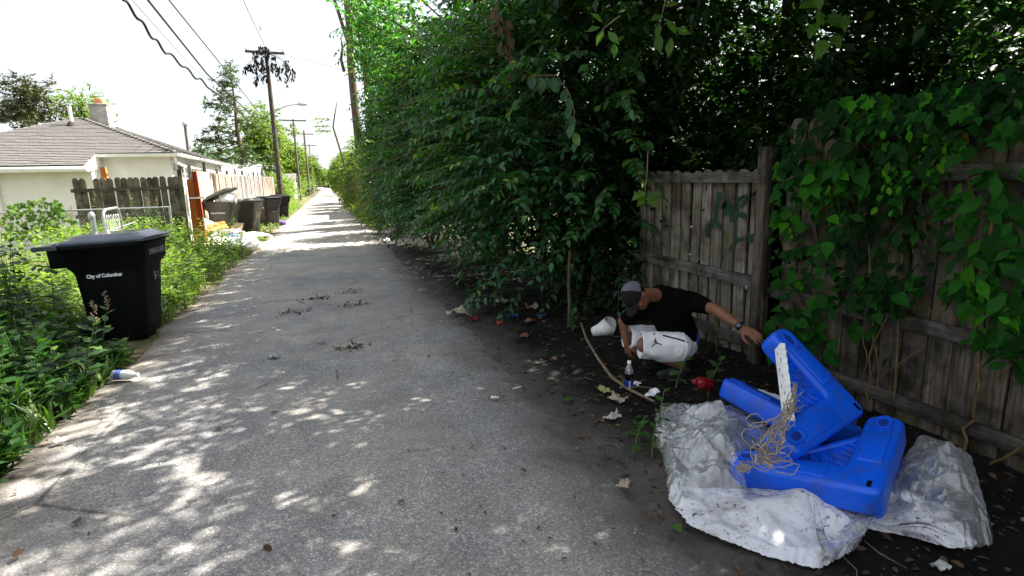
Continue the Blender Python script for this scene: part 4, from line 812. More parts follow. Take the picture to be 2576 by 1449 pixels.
place('shaft', MB().box((-.03, -.045, -.05), (.05, .045, 1.83)).build('shaft', M['wood_grey'], None, 0.004, 1).data, PO); place('shim', MB().box((.0, -.075, 0.2), (.05, -.047, 1.78)).mesh('shim', M['wood_grey']), PO)
for o in [q for q in COL.objects if q.name.startswith('shaft') and q.parent is None]: bpy.data.objects.remove(o)
# spray paint
M['paint_g'] = simple('green_spray', (0.001, 0.038, 0.014), 0.7, 0.3, 30, 0); M['paint_y'] = simple('yellow_spray', (0.30, 0.21, 0.012), 0.7, 0.4, 20, 0); M['paint_k'] = simple('black_spray', (0.012, 0.012, 0.013), 0.7, 0.4, 20, 0); M['paint_b'] = simple('faint_blue_stain', (0.06, 0.11, 0.14), 0.8, 0.4, 12, 0)
def zz(x, y): return (2400 + x / 3.623) * 0.67083, (600 + y / 3.623) * 0.67083
def strokes(mb, lists, boards, wpx, plane, pit=0.139, per=None):
    for pts, w in lists:
        P = [atx(*zz(*q), plane) for q in pts]; out = []
        for i in range(len(P) - 1):
            k = max(2, int((P[i+1] - P[i]).length / 0.012))
            for j in range(k): out.append(P[i].lerp(P[i+1], j / k))
        out.append(P[-1])
        for q in out:
            d = min(abs(q.y - b) for b in boards); r = w * (1.3 + 0.4 * random.random())
            if d > pit / 2 + 0.004: continue
            b = min(boards, key=lambda c: abs(q.y - c)); n = 9; ring = []
            for a in range(n):
                an = 2 * math.pi * a / n; yy = min(max(q.y + r * math.cos(an), b - pit/2 + .003), b + pit/2 - .003); ring.append((plane - random.uniform(0, 0.0012), yy, q.z + r * math.sin(an) * 1.1))
            (mb if per is None else per.setdefault(b, MB())).add(ring, [tuple(range(n))])
    return mb
gl = [([(1130, 495), (1060, 545), (1040, 660), (1020, 820)], .016), ([(1010, 830), (930, 900), (905, 960), (925, 1010), (950, 960)], .022), ([(1015, 850), (1070, 890), (1125, 990)], .014), ([(1060, 480), (1140, 505)], .02), ([(1165, 720), (1195, 610), (1215, 600), (1240, 790), (1265, 640)], .02), ([(1340, 520), (1330, 680), (1290, 820), (1300, 1130)], .012), ([(1280, 515), (1360, 545), (1465, 500), (1385, 625)], .013), ([(1230, 790), (1340, 735), (1430, 765)], .016), ([(1480, 480), (1475, 700), (1460, 1000), (1490, 1085), (1545, 1040)], .018), ([(1570, 700), (1592, 900), (1580, 1040), (1625, 990)], .013), ([(1215, 1220), (1270, 1120), (1400, 1060)], .010), ([(1085, 1385), (1112, 1300)], .016), ([(1635, 1290), (1650, 1440)], .02), ([(1650, 430), (1700, 440)], .02)]
for i, q in enumerate(gl):
    pb_ = {}; strokes(MB(), [q], gy, 1, FX - 0.0140 - .0004 * (i % 3), 0.134, pb_)
    for mb_ in pb_.values(): bw(mb_, 'graffiti_stroke', M['paint_g'], GF)
def zz(x, y): return (2600 + x / 2.0702) * 0.67083, (y / 2.0702) * 0.67083
pb_ = {}; strokes(MB(), [([(2150, 890), (2140, 960), (2105, 1020), (2110, 1100)], .013)], tall_y, 1, FX - 0.0165, per=pb_); [bw(q, 'yellow_paint', M['paint_y'], TF) for q in pb_.values()]
for st_ in (([(2230, 850), (2180, 1010), (2170, 1150)], .03), ([(2310, 900), (2270, 1120)], .012), ([(2160, 830), (2240, 780), (2290, 860)], .015), ([(1960, 930), (1990, 1010)], .012)):
    pb_ = {}; strokes(MB(), [st_], tall_y, 1, FX - 0.0150, per=pb_); [bw(q, 'black_paint', M['paint_k'], TF) for q in pb_.values()]

# vines
M['dead_o0'] = leaf_mat('yellowing_leaf', (0.10, 0.07, 0.02), (0.22, 0.16, 0.03), (0.30, 0.12, 0.04), 0.2, 0.8, attr=False)
def poly_pts(poly, n):
    xs = [p[0] for p in poly]; ys_ = [p[1] for p in poly]; out = []
    while len(out) < n:
        x, y = random.uniform(min(xs), max(xs)), random.uniform(min(ys_), max(ys_)); c = False; j = len(poly) - 1
        for i in range(len(poly)):
            if (poly[i][1] > y) != (poly[j][1] > y) and x < (poly[j][0] - poly[i][0]) * (y - poly[i][1]) / (poly[j][1] - poly[i][1]) + poly[i][0]: c = not c
            j = i
        if c: out.append((x, y))
    return out
def leaf_obj(kind, mat):
    if kind == 'heart': half = [(0, 0), (-.10, .16), (-.02, .34), (.16, .44), (.36, .40), (.56, .28), (.76, .13), (1.0, 0)]
    elif kind == 'oval': half = [(0, 0), (.12, .17), (.34, .29), (.58, .29), (.80, .18), (1.0, 0)]
    elif kind == 'leaflet': half = [(0, 0), (.12, .07), (.34, .20), (.55, .24), (.76, .16), (.90, .06), (1.06, 0)]
    else: half = [(0, 0), (.1, .10), (.2, .38), (.36, .26), (.5, .46), (.62, .26), (.8, .18), (1.05, 0)]
    v = []; f = []; n = len(half)
    for x, w in half: v.append((x, 0, -0.16 * x * x + 0.04))
    for s in (1, -1):
        b = len(v)
        for x, w in half[1:-1]: v.append((x, s * w, -0.16 * x * x + 0.05 + 0.20 * w + 0.03 * math.sin(x * 14)))
        idx = [0] + list(range(b, b + n - 2)) + [n - 1]
        for i in range(n - 1):
            q = [i, i + 1, idx[i + 1], idx[i]]; q = [a for k_, a in enumerate(q) if a not in q[:k_]]
            f.append(tuple(q) if s < 0 else tuple(reversed(q)))
    return MB().add(v, f, True).mesh('leaf', mat)
M['vine_br'] = leaf_mat('vine_leaf_bright', (0.015, 0.10, 0.003), (0.035, 0.19, 0.004), (0.13, 0.30, 0.008), 0.3, 0.55, attr=False, spec=0.12)
M['vine_dk'] = leaf_mat('vine_leaf_dark', (0.003, 0.016, 0.004), (0.006, 0.038, 0.005), (0.014, 0.07, 0.006), 0.22, 0.6, attr=False, spec=0.10)
def vine(label, groups, stems, name='climbing_vine', root_px=(2100, 900)):
    rp = atx(*root_px, FX - 0.2); rt = empty(name, (FX - 0.12, rp.y, 0), label, 'vine'); o0 = rt.location
    for kind, mat, poly, n, sz, off in groups:
        lm = leaf_obj(kind, mat)
        for px, py in poly_pts(poly, n):
            p = atx(px, py, FX - 0.05 - off * random.random() ** 1.4); s = .88 * sz * random.uniform(.42, 1.25)
            d = Vector((-0.30 + random.gauss(0, .32), random.gauss(0, .75), -0.75 + random.gauss(0, .38))).normalized()
            nv = Vector((-0.80 + random.gauss(0, .2), -0.25 + random.gauss(0, .4), 0.6 + random.gauss(0, .4))); b = nv.cross(d).normalized(); nv = d.cross(b)
            place('leaf', lm, rt, p - o0, Matrix((d, b, nv)).transposed().to_euler(), s)
    sm_ = MB()
    for pts, r in stems:
        P = [atx(px, py, FX - 0.05 - random.uniform(0.0, .06)) - o0 for px, py in pts]; Q = []
        for i in range(len(P) - 1):
            for k in range(4): Q.append(P[i].lerp(P[i + 1], k / 4) + Vector((random.gauss(0, .006), random.gauss(0, .008), 0)))
        sm_.tube(Q + [P[-1]], r, 5)
    link('stem', sm_.mesh('stem', M['vstem']), rt); return rt
vine('vine with bright heart-shaped leaves trailing down beside the grey fence post', [
    ('heart', M['vine'], [(1945, 390), (2010, 370), (2080, 380), (2130, 300), (2170, 420), (2110, 640), (2090, 900), (1960, 900), (1925, 800), (1945, 640)], 210, 0.100, .26),
    ('heart', M['vine_br'], [(2075, 400), (2150, 420), (2140, 480), (2080, 560), (1960, 590), (1930, 560), (2000, 510)], 46, 0.105, .30),
    ('heart', M['vine'], [(1925, 790), (2060, 760), (2100, 900), (1990, 930), (1925, 880)], 40, 0.115, .25)], [([(2045, 960), (2048, 820), (2060, 640), (2040, 470), (2050, 400), (2060, 330)], .006), ([(2048, 820), (1990, 720), (1960, 560)], .004), ([(2050, 470), (2110, 400), (2140, 330)], .004)], root_px=(2046, 985))
vine('dark creeper with long pointed leaves spreading over the middle of the tall fence', [
    ('leaflet', M['vine_dk'], [(2090, 300), (2260, 290), (2290, 420), (2300, 700), (2270, 780), (2110, 780), (2090, 600)], 215, 0.125, .18),
    ('leaflet', M['vine'], [(2110, 280), (2250, 250), (2270, 380), (2180, 480), (2130, 700), (2090, 500)], 85, 0.115, .28),
    ('heart', M['vine'], [(2120, 760), (2310, 690), (2330, 740), (2160, 860), (2110, 830)], 26, 0.10, .2)], [([(2180, 1010), (2190, 900), (2200, 780), (2180, 560), (2200, 330)], .006), ([(2215, 1000), (2200, 860), (2240, 780)], .005), ([(2160, 980), (2185, 890), (2150, 800)], .004), ([(2180, 700), (2260, 560), (2290, 450)], .004)], root_px=(2185, 1020))
vine('vine with small round bright leaves bunched on top of the tall fence', [
    ('oval', M['vine_br'], [(2190, 330), (2330, 300), (2415, 340), (2420, 380), (2340, 440), (2240, 540), (2200, 530), (2220, 430)], 110, 0.062, .3),
    ('oval', M['vine'], [(2190, 310), (2340, 290), (2430, 350), (2400, 440), (2300, 520), (2200, 540)], 120, 0.072, .18),
    ('maple', M['vine_br'], [(2090, 240), (2260, 230), (2340, 270), (2260, 310), (2120, 290)], 30, 0.10, .3)], [([(2330, 640), (2320, 520), (2330, 400), (2300, 320), (2350, 270), (2460, 225)], .006), ([(2430, 440), (2440, 470), (2455, 500)], .004), ([(2350, 330), (2290, 420)], .003)], root_px=(2290, 1060))
vine('five-fingered creeper with large leaves covering the far right of the tall fence', [
    ('leaflet', M['vine'], [(2360, 470), (2470, 430), (2600, 390), (2660, 900), (2560, 940), (2470, 900), (2410, 760), (2350, 720), (2390, 600), (2350, 530)], 245, 0.13, .30),
    ('leaflet', M['vine_br'], [(2400, 700), (2560, 640), (2600, 800), (2480, 820)], 26, 0.14, .34)], [([(2420, 1180), (2430, 1080), (2470, 970), (2450, 860), (2470, 700), (2500, 480)], .009), ([(2465, 985), (2520, 940), (2570, 900)], .005), ([(2450, 860), (2350, 790), (2330, 760)], .003), ([(2400, 1300), (2480, 1180), (2576, 1120)], .008), ([(2470, 700), (2550, 560), (2600, 500)], .005), ([(2200, 955), (2280, 905), (2330, 860)], .004)], root_px=(2430, 1190))
vine('dark ivy tangle spilling over the top of the tall fence', [
    ('leaflet', M['vine_dk'], [(1960, 300), (2100, 250), (2320, 225), (2480, 200), (2640, 150), (2640, 300), (2440, 380), (2300, 420), (2120, 430), (1960, 420)], 170, 0.12, .34),
    ('maple', M['vine'], [(2050, 250), (2300, 225), (2576, 170), (2600, 330), (2420, 400), (2200, 330)], 70, 0.10, .36),
    ('leaflet', M['vine_dk'], [(2110, 430), (2400, 400), (2380, 620), (2330, 760), (2120, 760)], 60, 0.12, .3)], [([(2250, 1000), (2262, 700), (2270, 450), (2330, 280), (2480, 230)], .007), ([(2270, 450), (2120, 320), (2000, 330)], .005)], root_px=(2250, 1040))
tv = [o for o in COL.objects if o.name.startswith('climbing_vine')]
for o_, poly, n_ in ((tv[1], [(2060, 250), (2330, 230), (2400, 300), (2080, 340)], 80), (tv[3], [(2330, 200), (2600, 130), (2640, 260), (2480, 300), (2340, 290)], 50), (tv[0], [(1945, 330), (2080, 300), (2080, 420), (1950, 440)], 26)):
    lmx = leaf_obj('oval', M['vine_dk']); ly = leaf_obj('heart', M['dead_o0'])
    for px, py in poly_pts(poly, n_):
        p = atx(px, py, FX - 0.08 - .2 * random.random()); d = Vector((-.4, random.gauss(0, .7), -.7)).normalized(); nv = Vector((-.8, random.gauss(0, .4), .6)); b = nv.cross(d).normalized(); place('leaf', lmx, o_, p - o_.location, Matrix((d, b, d.cross(b))).transposed().to_euler(), .1 * random.uniform(.6, 1.2))
# sprigs hanging from the tree in front of the thicket
TA = [o for o in COL.objects if o.name.startswith('broadleaf_tree') and 'graffiti' in o.get('label', '')][0]
def sprig(tree_o, pts, yd, leaves, kind, mat, sz, nm='hanging_twig'):
    P = [aty(px, py, yd) - tree_o.location for px, py in pts]; mb = MB().tube(P, [0.006] * (len(P) - 1) + [0.002], 5); tw = link(nm, mb.mesh(nm, M['twig']), tree_o); lm = leaf_obj(kind, mat)
    for px, py, a in leaves:
        p = aty(px, py, yd + random.uniform(-.1, .1)) - tree_o.location; d = Vector((RIGHT * math.cos(R(a)) - DOWN * math.sin(R(a))) + Vector((0, random.uniform(-.5, .2), 0))).normalized()
        nv = Vector((-.5 + random.gauss(0, .3), -.7, .6 + random.gauss(0, .3))); b = nv.cross(d).normalized(); nv = d.cross(b); o = place('leaf', lm, tw, p, Matrix((d, b, nv)).transposed().to_euler(), sz * random.uniform(.8, 1.15))
M['sprig'] = leaf_mat('young_leaf', (0.05, 0.14, 0.02), (0.09, 0.22, 0.03), (0.24, 0.30, 0.06), 0.42, attr=False)
M['dead_o'] = leaf_mat('dead_leaf_single', (0.05, 0.03, 0.02), (0.13, 0.075, 0.045), (0.26, 0.17, 0.11), 0.2, 0.8, attr=False)
sprig(TA, [(1690, -40), (1672, 10), (1660, 60)], 4.3, [(1665, 40, 200), (1660, 60, 250), (1672, 50, -40), (1655, 80, 280), (1668, 20, 20), (1690, 95, 260), (1700, 70, 330)], 'leaflet', M['sprig'], .15)
sprig(TA, [(2090, -40), (2070, 10), (2058, 40)], 3.3, [(2055, 10, 190), (2062, 30, 250), (2080, 40, 320), (2050, 60, 240), (2095, 90, 280), (2075, 100, 250), (2120, 40, 260)], 'maple', M['sprig'], .14)
sprig(TA, [(1560, 40), (1520, 70), (1505, 90)], 4.4, [(1510, 70, 190), (1520, 75, 240), (1515, 60, 140), (1530, 80, 300), (1545, 110, 260)], 'leaflet', M['sprig'], .13)
sprig(TA, [(1630, 380), (1628, 440), (1622, 490)], 4.5, [(1622, 485, 200), (1620, 490, 240), (1630, 490, 300), (1632, 488, 340)], 'maple', M['sprig'], .13)
sprig(TA, [(1240, -30), (1260, 40), (1285, 130), (1300, 190)], 6.2, [(1250 + i * 4 + random.uniform(-12, 12), 15 + i * 14, 270 + random.uniform(-30, 30)) for i in range(13)] + [(1262, 60, 250), (1280, 90, 280), (1272, 50, 300)], 'leaflet', M['dead_o'], .17)
sprig(TA, [(1340, 190), (1400, 190), (1430, 230), (1445, 280), (1440, 350)], 5.2, [(1340 + i * 9, 195 + (i % 2) * 5, 255 + (i % 3) * 15) for i in range(8)] + [(1425 + i * 4, 225 + i * 22, 250 + 30 * (i % 2)) for i in range(7)], 'oval', M['vine_s' if False else 'hedge_leaf'], .13)
# pale clapboard house in the yard behind
hp = atx(2470, 170, 9.5); HH = empty('house', (9.6, 2.0, 0), 'pale green clapboard house glimpsed over the fence', 'house'); M['clap'] = simple('pale_green_siding', (0.62, 0.68, 0.50), 0.6, 0.06, 4, 0.05)
bw(MB().box((9.62, -4.0, 0), (15, 7.5, 5.6)), 'wall', M['clap'], HH)
cb = MB().add([(0, -5.75, 0), (0, 5.75, 0), (.02, 5.75, .19), (.02, -5.75, .19), (-.022, -5.75, 0), (-.022, 5.75, 0)], [(4, 5, 2, 3), (4, 0, 1, 5)]).mesh('clapboard', M['clap'])
for i in range(29): place('clapboard', cb, HH, (-0.004, -0.25, 0.05 + i * 0.19))
rfm = MB(); rfm.add([(9.1, -4.5, 5.5), (9.1, 8, 5.5), (12.4, 8, 7.6), (12.4, -4.5, 7.6), (15.6, -4.5, 5.5), (15.6, 8, 5.5)], [(0, 1, 2, 3), (3, 2, 5, 4)]); bw(rfm, 'roof', M['shingle'], HH)
# white garage on the right with its door half hidden by the thicket
RG = empty('garage', (4.6, 30.3, 0), 'white garage with ribbed door glimpsed through the thicket', 'garage')
bw(MB().box((2.16, 28.3, -.05), (6.5, 33.2, 2.4)), 'wall', M['white_wall'], RG); gd = MB()
for i in range(10): bw(MB().box((2.10, 28.5 + i * .45, 0.02), (2.155, 28.5 + i * .45 + .42, 1.95)), 'door_plank', M['white_trim'], RG)
rfm = MB(); rfm.add([(1.9, 28.0, 2.4), (1.9, 33.5, 2.4), (4.4, 33.5, 3.4), (4.4, 28.0, 3.4), (6.8, 28, 2.4), (6.8, 33.5, 2.4)], [(0, 1, 2, 3), (3, 2, 5, 4)]); bw(rfm, 'roof', M['shingle'], RG)
rng = np.random.default_rng(7); random.seed(7)
# ------------------------------------------------------------------ wheeled bins
def plastic(name, col, rough=0.42, dust=(0.2, 0.18, 0.15), amt=0.25, spec=0.4):
    t = NT(name); v = t.co(); d = t.ramp(t.noise(v, 3.5, 6, 0.7), [(0.48, 0), (0.75, 1)]); c = t.mix(t.math('MULTIPLY', d, amt), col, dust)
    return t.done(t.bsdf(c, t.ramp(t.noise(v, 9, 5, 0.6), [(0.3, rough), (0.7, rough + 0.25)]), t.bump(t.noise(v, 160, 3), 0.12, 0.002), 0, spec))
M['bin_k'] = plastic('black_bin_plastic', (0.0025, 0.0025, 0.003), 0.5, (0.012, 0.012, 0.012), 0.3, 0.15); M['bin_lid'] = simple('bin_lid_sky_sheen', (0.07, 0.085, 0.115), 0.16, 0.4, 3, 0, spec=0.8); M['bin_g'] = plastic('olive_grey_bin_plastic', (0.055, 0.05, 0.036), 0.4, (0.14, 0.12, 0.09), 0.4); M['bin_glid'] = plastic('grey_bin_lid', (0.12, 0.12, 0.105), 0.45, (0.25, 0.24, 0.2), 0.4); M['bin_bk'] = plastic('brown_black_bin', (0.016, 0.013, 0.010), 0.4, (0.07, 0.055, 0.04), 0.5); M['tyre'] = simple('tyre_rubber', (0.012, 0.012, 0.012), 0.85, 0.3, 20, 0.2)  # bin_lid: black lid with pale blue sky reflection put into its base colour
def rrect(cx, w, d, z, r=0.07, n=4, dx=0.0):
    out = []
    for sx_, sy_, a0 in ((1, 1, 0), (-1, 1, 90), (-1, -1, 180), (1, -1, 270)):
        for k in range(n + 1):
            a = R(a0 + 90 * k / n); out.append(Vector((cx + dx + sx_ * (d / 2 - r) + r * math.cos(a), sy_ * (w / 2 - r) + r * math.sin(a), z)))
    return out
def cart(label, loc, rz, body, lid, group, side_text=None, front=(), lid_a=0.0, size=1.0, tilt=0.0, nm='wheeled_bin'):
    """front of the cart looks along local +X, hinge and wheels at -X"""
    root = empty(nm, loc, label, 'bin', group, rz); root.scale = (size * (.94 if size == 1.07 else 1), size, size); root.rotation_euler = (0, tilt, rz)
    b = MB(); rings = [(0.50, 0.50, 0.02, 0.0), (0.53, 0.54, 0.06, 0.0), (0.565, 0.60, 0.40, 0.015), (0.60, 0.66, 0.72, 0.03), (0.605, 0.67, 0.75, 0.03), (0.655, 0.75, 0.80, 0.035), (0.67, 0.785, 0.97, 0.04), (0.685, 0.80, 0.975, 0.04), (0.69, 0.81, 1.01, 0.04)]
    rr = [rrect(0, w, d, z, 0.09 if z < .75 else .07, 4, dx) for w, d, z, dx in rings]; inn = [rrect(0, 0.63, 0.74, 1.01, .06, 4, .04), rrect(0, .60, .70, 0.85, .06, 4, .04)]
    b.loft(rr + inn, True, True); bo = link('body', b.mesh('body', body), root)
    mod = bo.modifiers.new('b', 'BEVEL') if False else None
    rb = MB().box((0.272, -.10, .50), (.335, .10, .535)).build('catch_bar', body, root, .008, 2)
    l = MB(); lr = [(0.70, 0.85, 0.0, 0.055), (0.715, 0.865, 0.022, 0.055), (0.70, 0.85, 0.040, 0.055), (0.60, 0.72, 0.052, 0.05), (0.56, 0.66, 0.078, 0.05), (0.50, 0.58, 0.088, 0.05)]
    l.loft([rrect(0, w, d, z, .08, 4, dx) for w, d, z, dx in lr], True)
    # hinge handle with two openings behind the lid
    for yy in (-.335, -.02, .285): l.box((-.56, yy, -.028), (-.36, yy + .05, .014))
    l.tube([(-.56, -.34, -.008), (-.56, .34, -.008)], .026, 8); l.tube([(-.40, -.34, -.01), (-.40, .34, -.01)], .02, 6)
    lo = link('lid', l.mesh('lid', lid), root); pv = Vector((-.40, 0, 1.015)); lo.data.transform(Matrix.Translation((.40, 0, 0))); lo.location = pv; lo.rotation_euler = (0, -lid_a, 0)
    for yy in (-.23, .23): link('handle_bracket', MB().box((-.50, yy - .02, .80), (-.345, yy + .02, .985)).build('handle_bracket', body, None, .006, 1).data, root)
    for o in [q for q in COL.objects if q.name.startswith('handle_bracket') and q.parent is None]: bpy.data.objects.remove(o)
    for yy in (-.29, .29):
        wh = link('wheel', MB().lathe([(0.03, -.028), (.11, -.03), (.128, -.018), (.128, .018), (.11, .03), (.03, .028)], 18, Matrix.Rotation(R(90), 4, 'X')).mesh('wheel', M['tyre']), root); wh.location = (-.24, yy, .128)
        hb_ = link('hub', MB().lathe([(.0, -.032), (.055, -.034), (.06, .034), (.0, .032)], 12, Matrix.Rotation(R(90), 4, 'X')).mesh('hub', body), wh)
    if side_text:
        tm = text_mesh('City of Columbus', side_text, M['print'], 'side_lettering', bold=0.002, xs=.92)
        q = place('side_lettering', tm, root, (0.0, -.2965, .70), (R(90 - 4.4), 0, 0)); q.location.y = -.302
    for body_t, sz, z, y0, wdt in front:
        sl = R(5) if z < .78 else R(3); x = .372 if z < .78 else .428
        place('front_lettering', text_mesh(body_t, sz, M['print_w'], 'front_lettering', xs=wdt), root, (x, y0, z), (R(90), 0, R(90)))
    return root
M['print_w'] = simple('worn_white_print', (0.42, 0.43, 0.44), 0.7, 0.5, 60, 0)
cart('black wheeled bin with closed lid standing among the weeds at the road edge', (-2.28, 7.22, 0.0), R(-4), M['bin_k'], M['bin_lid'], 'bins along the alley', 0.05, [('S WHEATLAND', .085, .885, 0, .72), ('51 1', .12, .62, .02, .7), ('—', .1, .40, .16, .7)], size=1.07, tilt=R(-2.0))
cart('olive grey bin with lid propped open by a stuffed white bag', (-3.40, 20.9, 0), R(-14), M['bin_g'], M['bin_glid'], 'bins along the alley', 0.06, [], R(24), 1.16)
cart('olive grey bin with closed lid, close behind the overfilled one', (-2.80, 21.9, 0), R(-20), M['bin_g'], M['bin_glid'], 'bins along the alley', None, [], 0, 1.12)
cart('dark brown-black bin with closed lid at the edge of the road', (-2.42, 25.5, 0), R(-55), M['bin_bk'], M['bin_k'], 'bins along the alley', 0.075, [], 0, 1.12)
cart('black bin mostly hidden behind the dark brown-black one', (-2.35, 30.6, 0), R(-55), M['bin_k'], M['bin_k'], 'bins along the alley', None, [], 0, 1.1)
for i, (x, y) in enumerate(((-3.0, 92), (-2.95, 98), (-2.9, 106), (-2.9, 113))): cart('distant dark bin standing in the row past the small grey-roofed garage', (x, y, 0), R(-10 * i), M['bin_g'], M['bin_k'], 'far bins along the alley', None)
# ------------------------------------------------------------------ rubbish round the bins
def crumple(P2, amp, n=26, seed=1, sc=1.0):
    rs = np.random.default_rng(seed); h = np.zeros(len(P2))
    for k in range(n):
        a = rs.uniform(0, math.pi); c = P2[rs.integers(len(P2))]; d = np.abs((P2 - c) @ np.array([math.cos(a), math.sin(a)])); ln = np.exp(-(np.linalg.norm(P2 - c, axis=1) / (sc * rs.uniform(.25, .8))) ** 2)
        h += rs.choice([-1, 1]) * amp * rs.uniform(.3, 1) * np.maximum(0, 1 - d / (sc * rs.uniform(.05, .3))) * ln
    return h
def blob_bag(name, label, loc, r, mat, seed, cat='bag', sq=(1, 1, .7), knot=True, parent=None):
    root = parent or empty(name, loc, label, cat); n = 28; mm = 18; rs = np.random.default_rng(seed); vs = []
    U = [(2 * math.pi * i / n, math.pi * j / mm) for j in range(mm + 1) for i in range(n)]; D = np.array([(math.sin(b) * math.cos(a), math.sin(b) * math.sin(a), math.cos(b)) for a, b in U]); h = np.ones(len(D))
    for k in range(40):
        ax = unit(rs.normal(size=(1, 3)))[0]; c = rs.uniform(-.8, .8); cen = unit(rs.normal(size=(1, 3)))[0]; h += rs.choice([-1, 1]) * .09 * rs.uniform(.3, 1) * np.maximum(0, 1 - np.abs(D @ ax - c) / rs.uniform(.06, .25)) * np.maximum(0, D @ cen + .3)
    V = D * h[:, None] * np.array(sq) * r; V[:, 2] = np.maximum(V[:, 2], -.55 * r * sq[2]) + .55 * r * sq[2]
    mb = MB().add([tuple(q) for q in V], [(j*n+i, (j+1)*n+i, (j+1)*n+(i+1)%n, j*n+(i+1)%n) for j in range(mm) for i in range(n)], True); o = link('bag_body', mb.mesh('bag_body', mat), root)
    if knot: link('knot', MB().lathe([(.05, 0), (.025, .05), (.05, .09), (.09, .14), (.07, .15)], 9, Matrix.Translation((0, 0, V[:, 2].max() - .03))).mesh('knot', mat), root)
    return root
t = NT('white_bag_film'); v = t.co(); c = t.mix(t.ramp(t.noise(v, 4, 5), [(.4, 0), (.7, 1)]), (.82, .82, .82), (.66, .63, .58)); M['bag_w'] = t.done(t.bsdf(c, .4, t.bump(t.noise(v, 9, 6, .6, 1.0), .5, .03), 0, .4))
M['card'] = simple('cardboard', (.52, .38, .24), .9, .12, 6, .1); M['card_w'] = simple('cream_board', (.80, .74, .64), .85, .08, 4, .1); M['foil'] = simple('foil_board', (.52, .55, .56), .35, .2, 8, .1, metal=.3); M['orange_card'] = simple('brown_card', (.48, .23, .07), .9, .2, 6, .1); M['blue_p'] = simple('blue_plastic_wrap', (.10, .17, .55), .35, .2, 8, .1); M['purple_p'] = simple('purple_cloth', (.10, .05, .22), .9, .3, 8, .1)
blob_bag('trash_bag', 'stuffed white bag pushing up the lid of the olive grey bin', (-3.18, 20.8, 1.08), .32, M['bag_w'], 3, sq=(.95, .9, .85), knot=False)
blob_bag('trash_bag', 'slumped white bag with a dirty bottom lying at the road edge', gp(612, 632) + Vector((0, .15, -.02)), .42, M['bag_w'], 11, sq=(1.05, .8, .62))
def slab(name, label, cat, c, size, rot, mat, bend=0.0, group=None):
    root = empty(name, c, label, cat, group); root.rotation_euler = rot; a, b, th = size; nx = 8
    mb = MB(); tp = []; 
    vs = [(-a/2 + a * i / nx, -b/2 + b * j / 6, bend * math.sin(math.pi * i / nx) + bend * .4 * nz(i, j, .7, a) + (th if s else 0)) for s in (0, 1) for j in range(7) for i in range(nx + 1)]; k = 7 * (nx + 1)
    fs = [(j*(nx+1)+i, (j+1)*(nx+1)+i, (j+1)*(nx+1)+i+1, j*(nx+1)+i+1) for j in range(6) for i in range(nx)]; fs += [tuple(k + q for q in reversed(f)) for f in fs]
    bd = [i for i in range(nx)] ; ring = [i for i in range(nx + 1)] + [j*(nx+1)+nx for j in range(1, 7)] + [6*(nx+1)+i for i in range(nx - 1, -1, -1)] + [j*(nx+1) for j in range(5, 0, -1)]
    fs += [(ring[i], ring[(i+1) % len(ring)], k + ring[(i+1) % len(ring)], k + ring[i]) for i in range(len(ring))]
    link('panel', mb.add(vs, fs).mesh('panel', mat), root); return root
slab('cardboard_sheet', 'big cream flattened carton lying across the rubbish heap', 'cardboard', gp(530, 600) + Vector((-.1, .2, .22)), (1.9, 1.3, .07), (R(24), R(-9), R(12)), M['card_w'], .06)
slab('cardboard_sheet', 'white board flat on the ground at the front of the rubbish heap', 'cardboard', gp(565, 622) + Vector((0, .1, .10)), (1.25, .9, .03), (R(8), R(4), R(-14)), M['card_w'], .05)
slab('cardboard_sheet', 'long white strip of board poking out of the weeds', 'cardboard', gp(450, 616) + Vector((0, 0, .25)), (1.5, .3, .02), (R(20), R(13), R(-10)), M['card_w'], .03)
slab('cardboard_sheet', 'brown curled cardboard flap beside the silver carton', 'cardboard', aty(530, 578, 19.6), (1.0, .34, .02), (R(35), R(-14), R(20)), M['orange_card'], .08)
bx = empty('carton', aty(497, 568, 19.9), 'silver and pink carton tipped on its side on the rubbish heap', 'box'); bx.rotation_euler = (R(18), R(24), R(-25))
link('carton_body', MB().box((-.36, -.25, -.2), (.02, .25, .2)).build('carton_body', M['foil'], None, .008, 1).data, bx); link('carton_end', MB().box((.021, -.25, -.2), (.42, .25, .2)).build('carton_end', M['card_w'], None, .008, 1).data, bx)
for o in [q for q in COL.objects if q.name.startswith('carton_') and q.parent is None]: bpy.data.objects.remove(o)
bb = empty('plastic_bottle', gp(574, 606) + Vector((0, 0, .12)), 'blue wrapped bottle lying on the white board', 'bottle'); bb.rotation_euler = (0, R(86), R(20)); link('body', MB().lathe([(.05, 0), (.06, .03), (.06, .26), (.03, .34), (.03, .4)], 12).mesh('body', M['blue_p']), bb)
pb = blob_bag('cloth_bundle', 'purple cloth bundle at the foot of the dark brown-black bin', gp(708, 566), .2, M['purple_p'], 5, 'cloth', knot=False)
ch_ = slab('cardboard_sheet', 'crumpled pale paper heap on the road side of the slumped white bag', 'paper', gp(632, 606) + Vector((.05, .3, .05)), (.9, .7, .05), (R(5), R(-6), R(30)), M['white'], .10)
slab('cardboard_sheet', 'tan carton with open flaps wedged behind the white board', 'cardboard', gp(590, 598) + Vector((-.2, .3, .2)), (.9, .6, .03), (R(50), R(0), R(-20)), M['card'], .03)
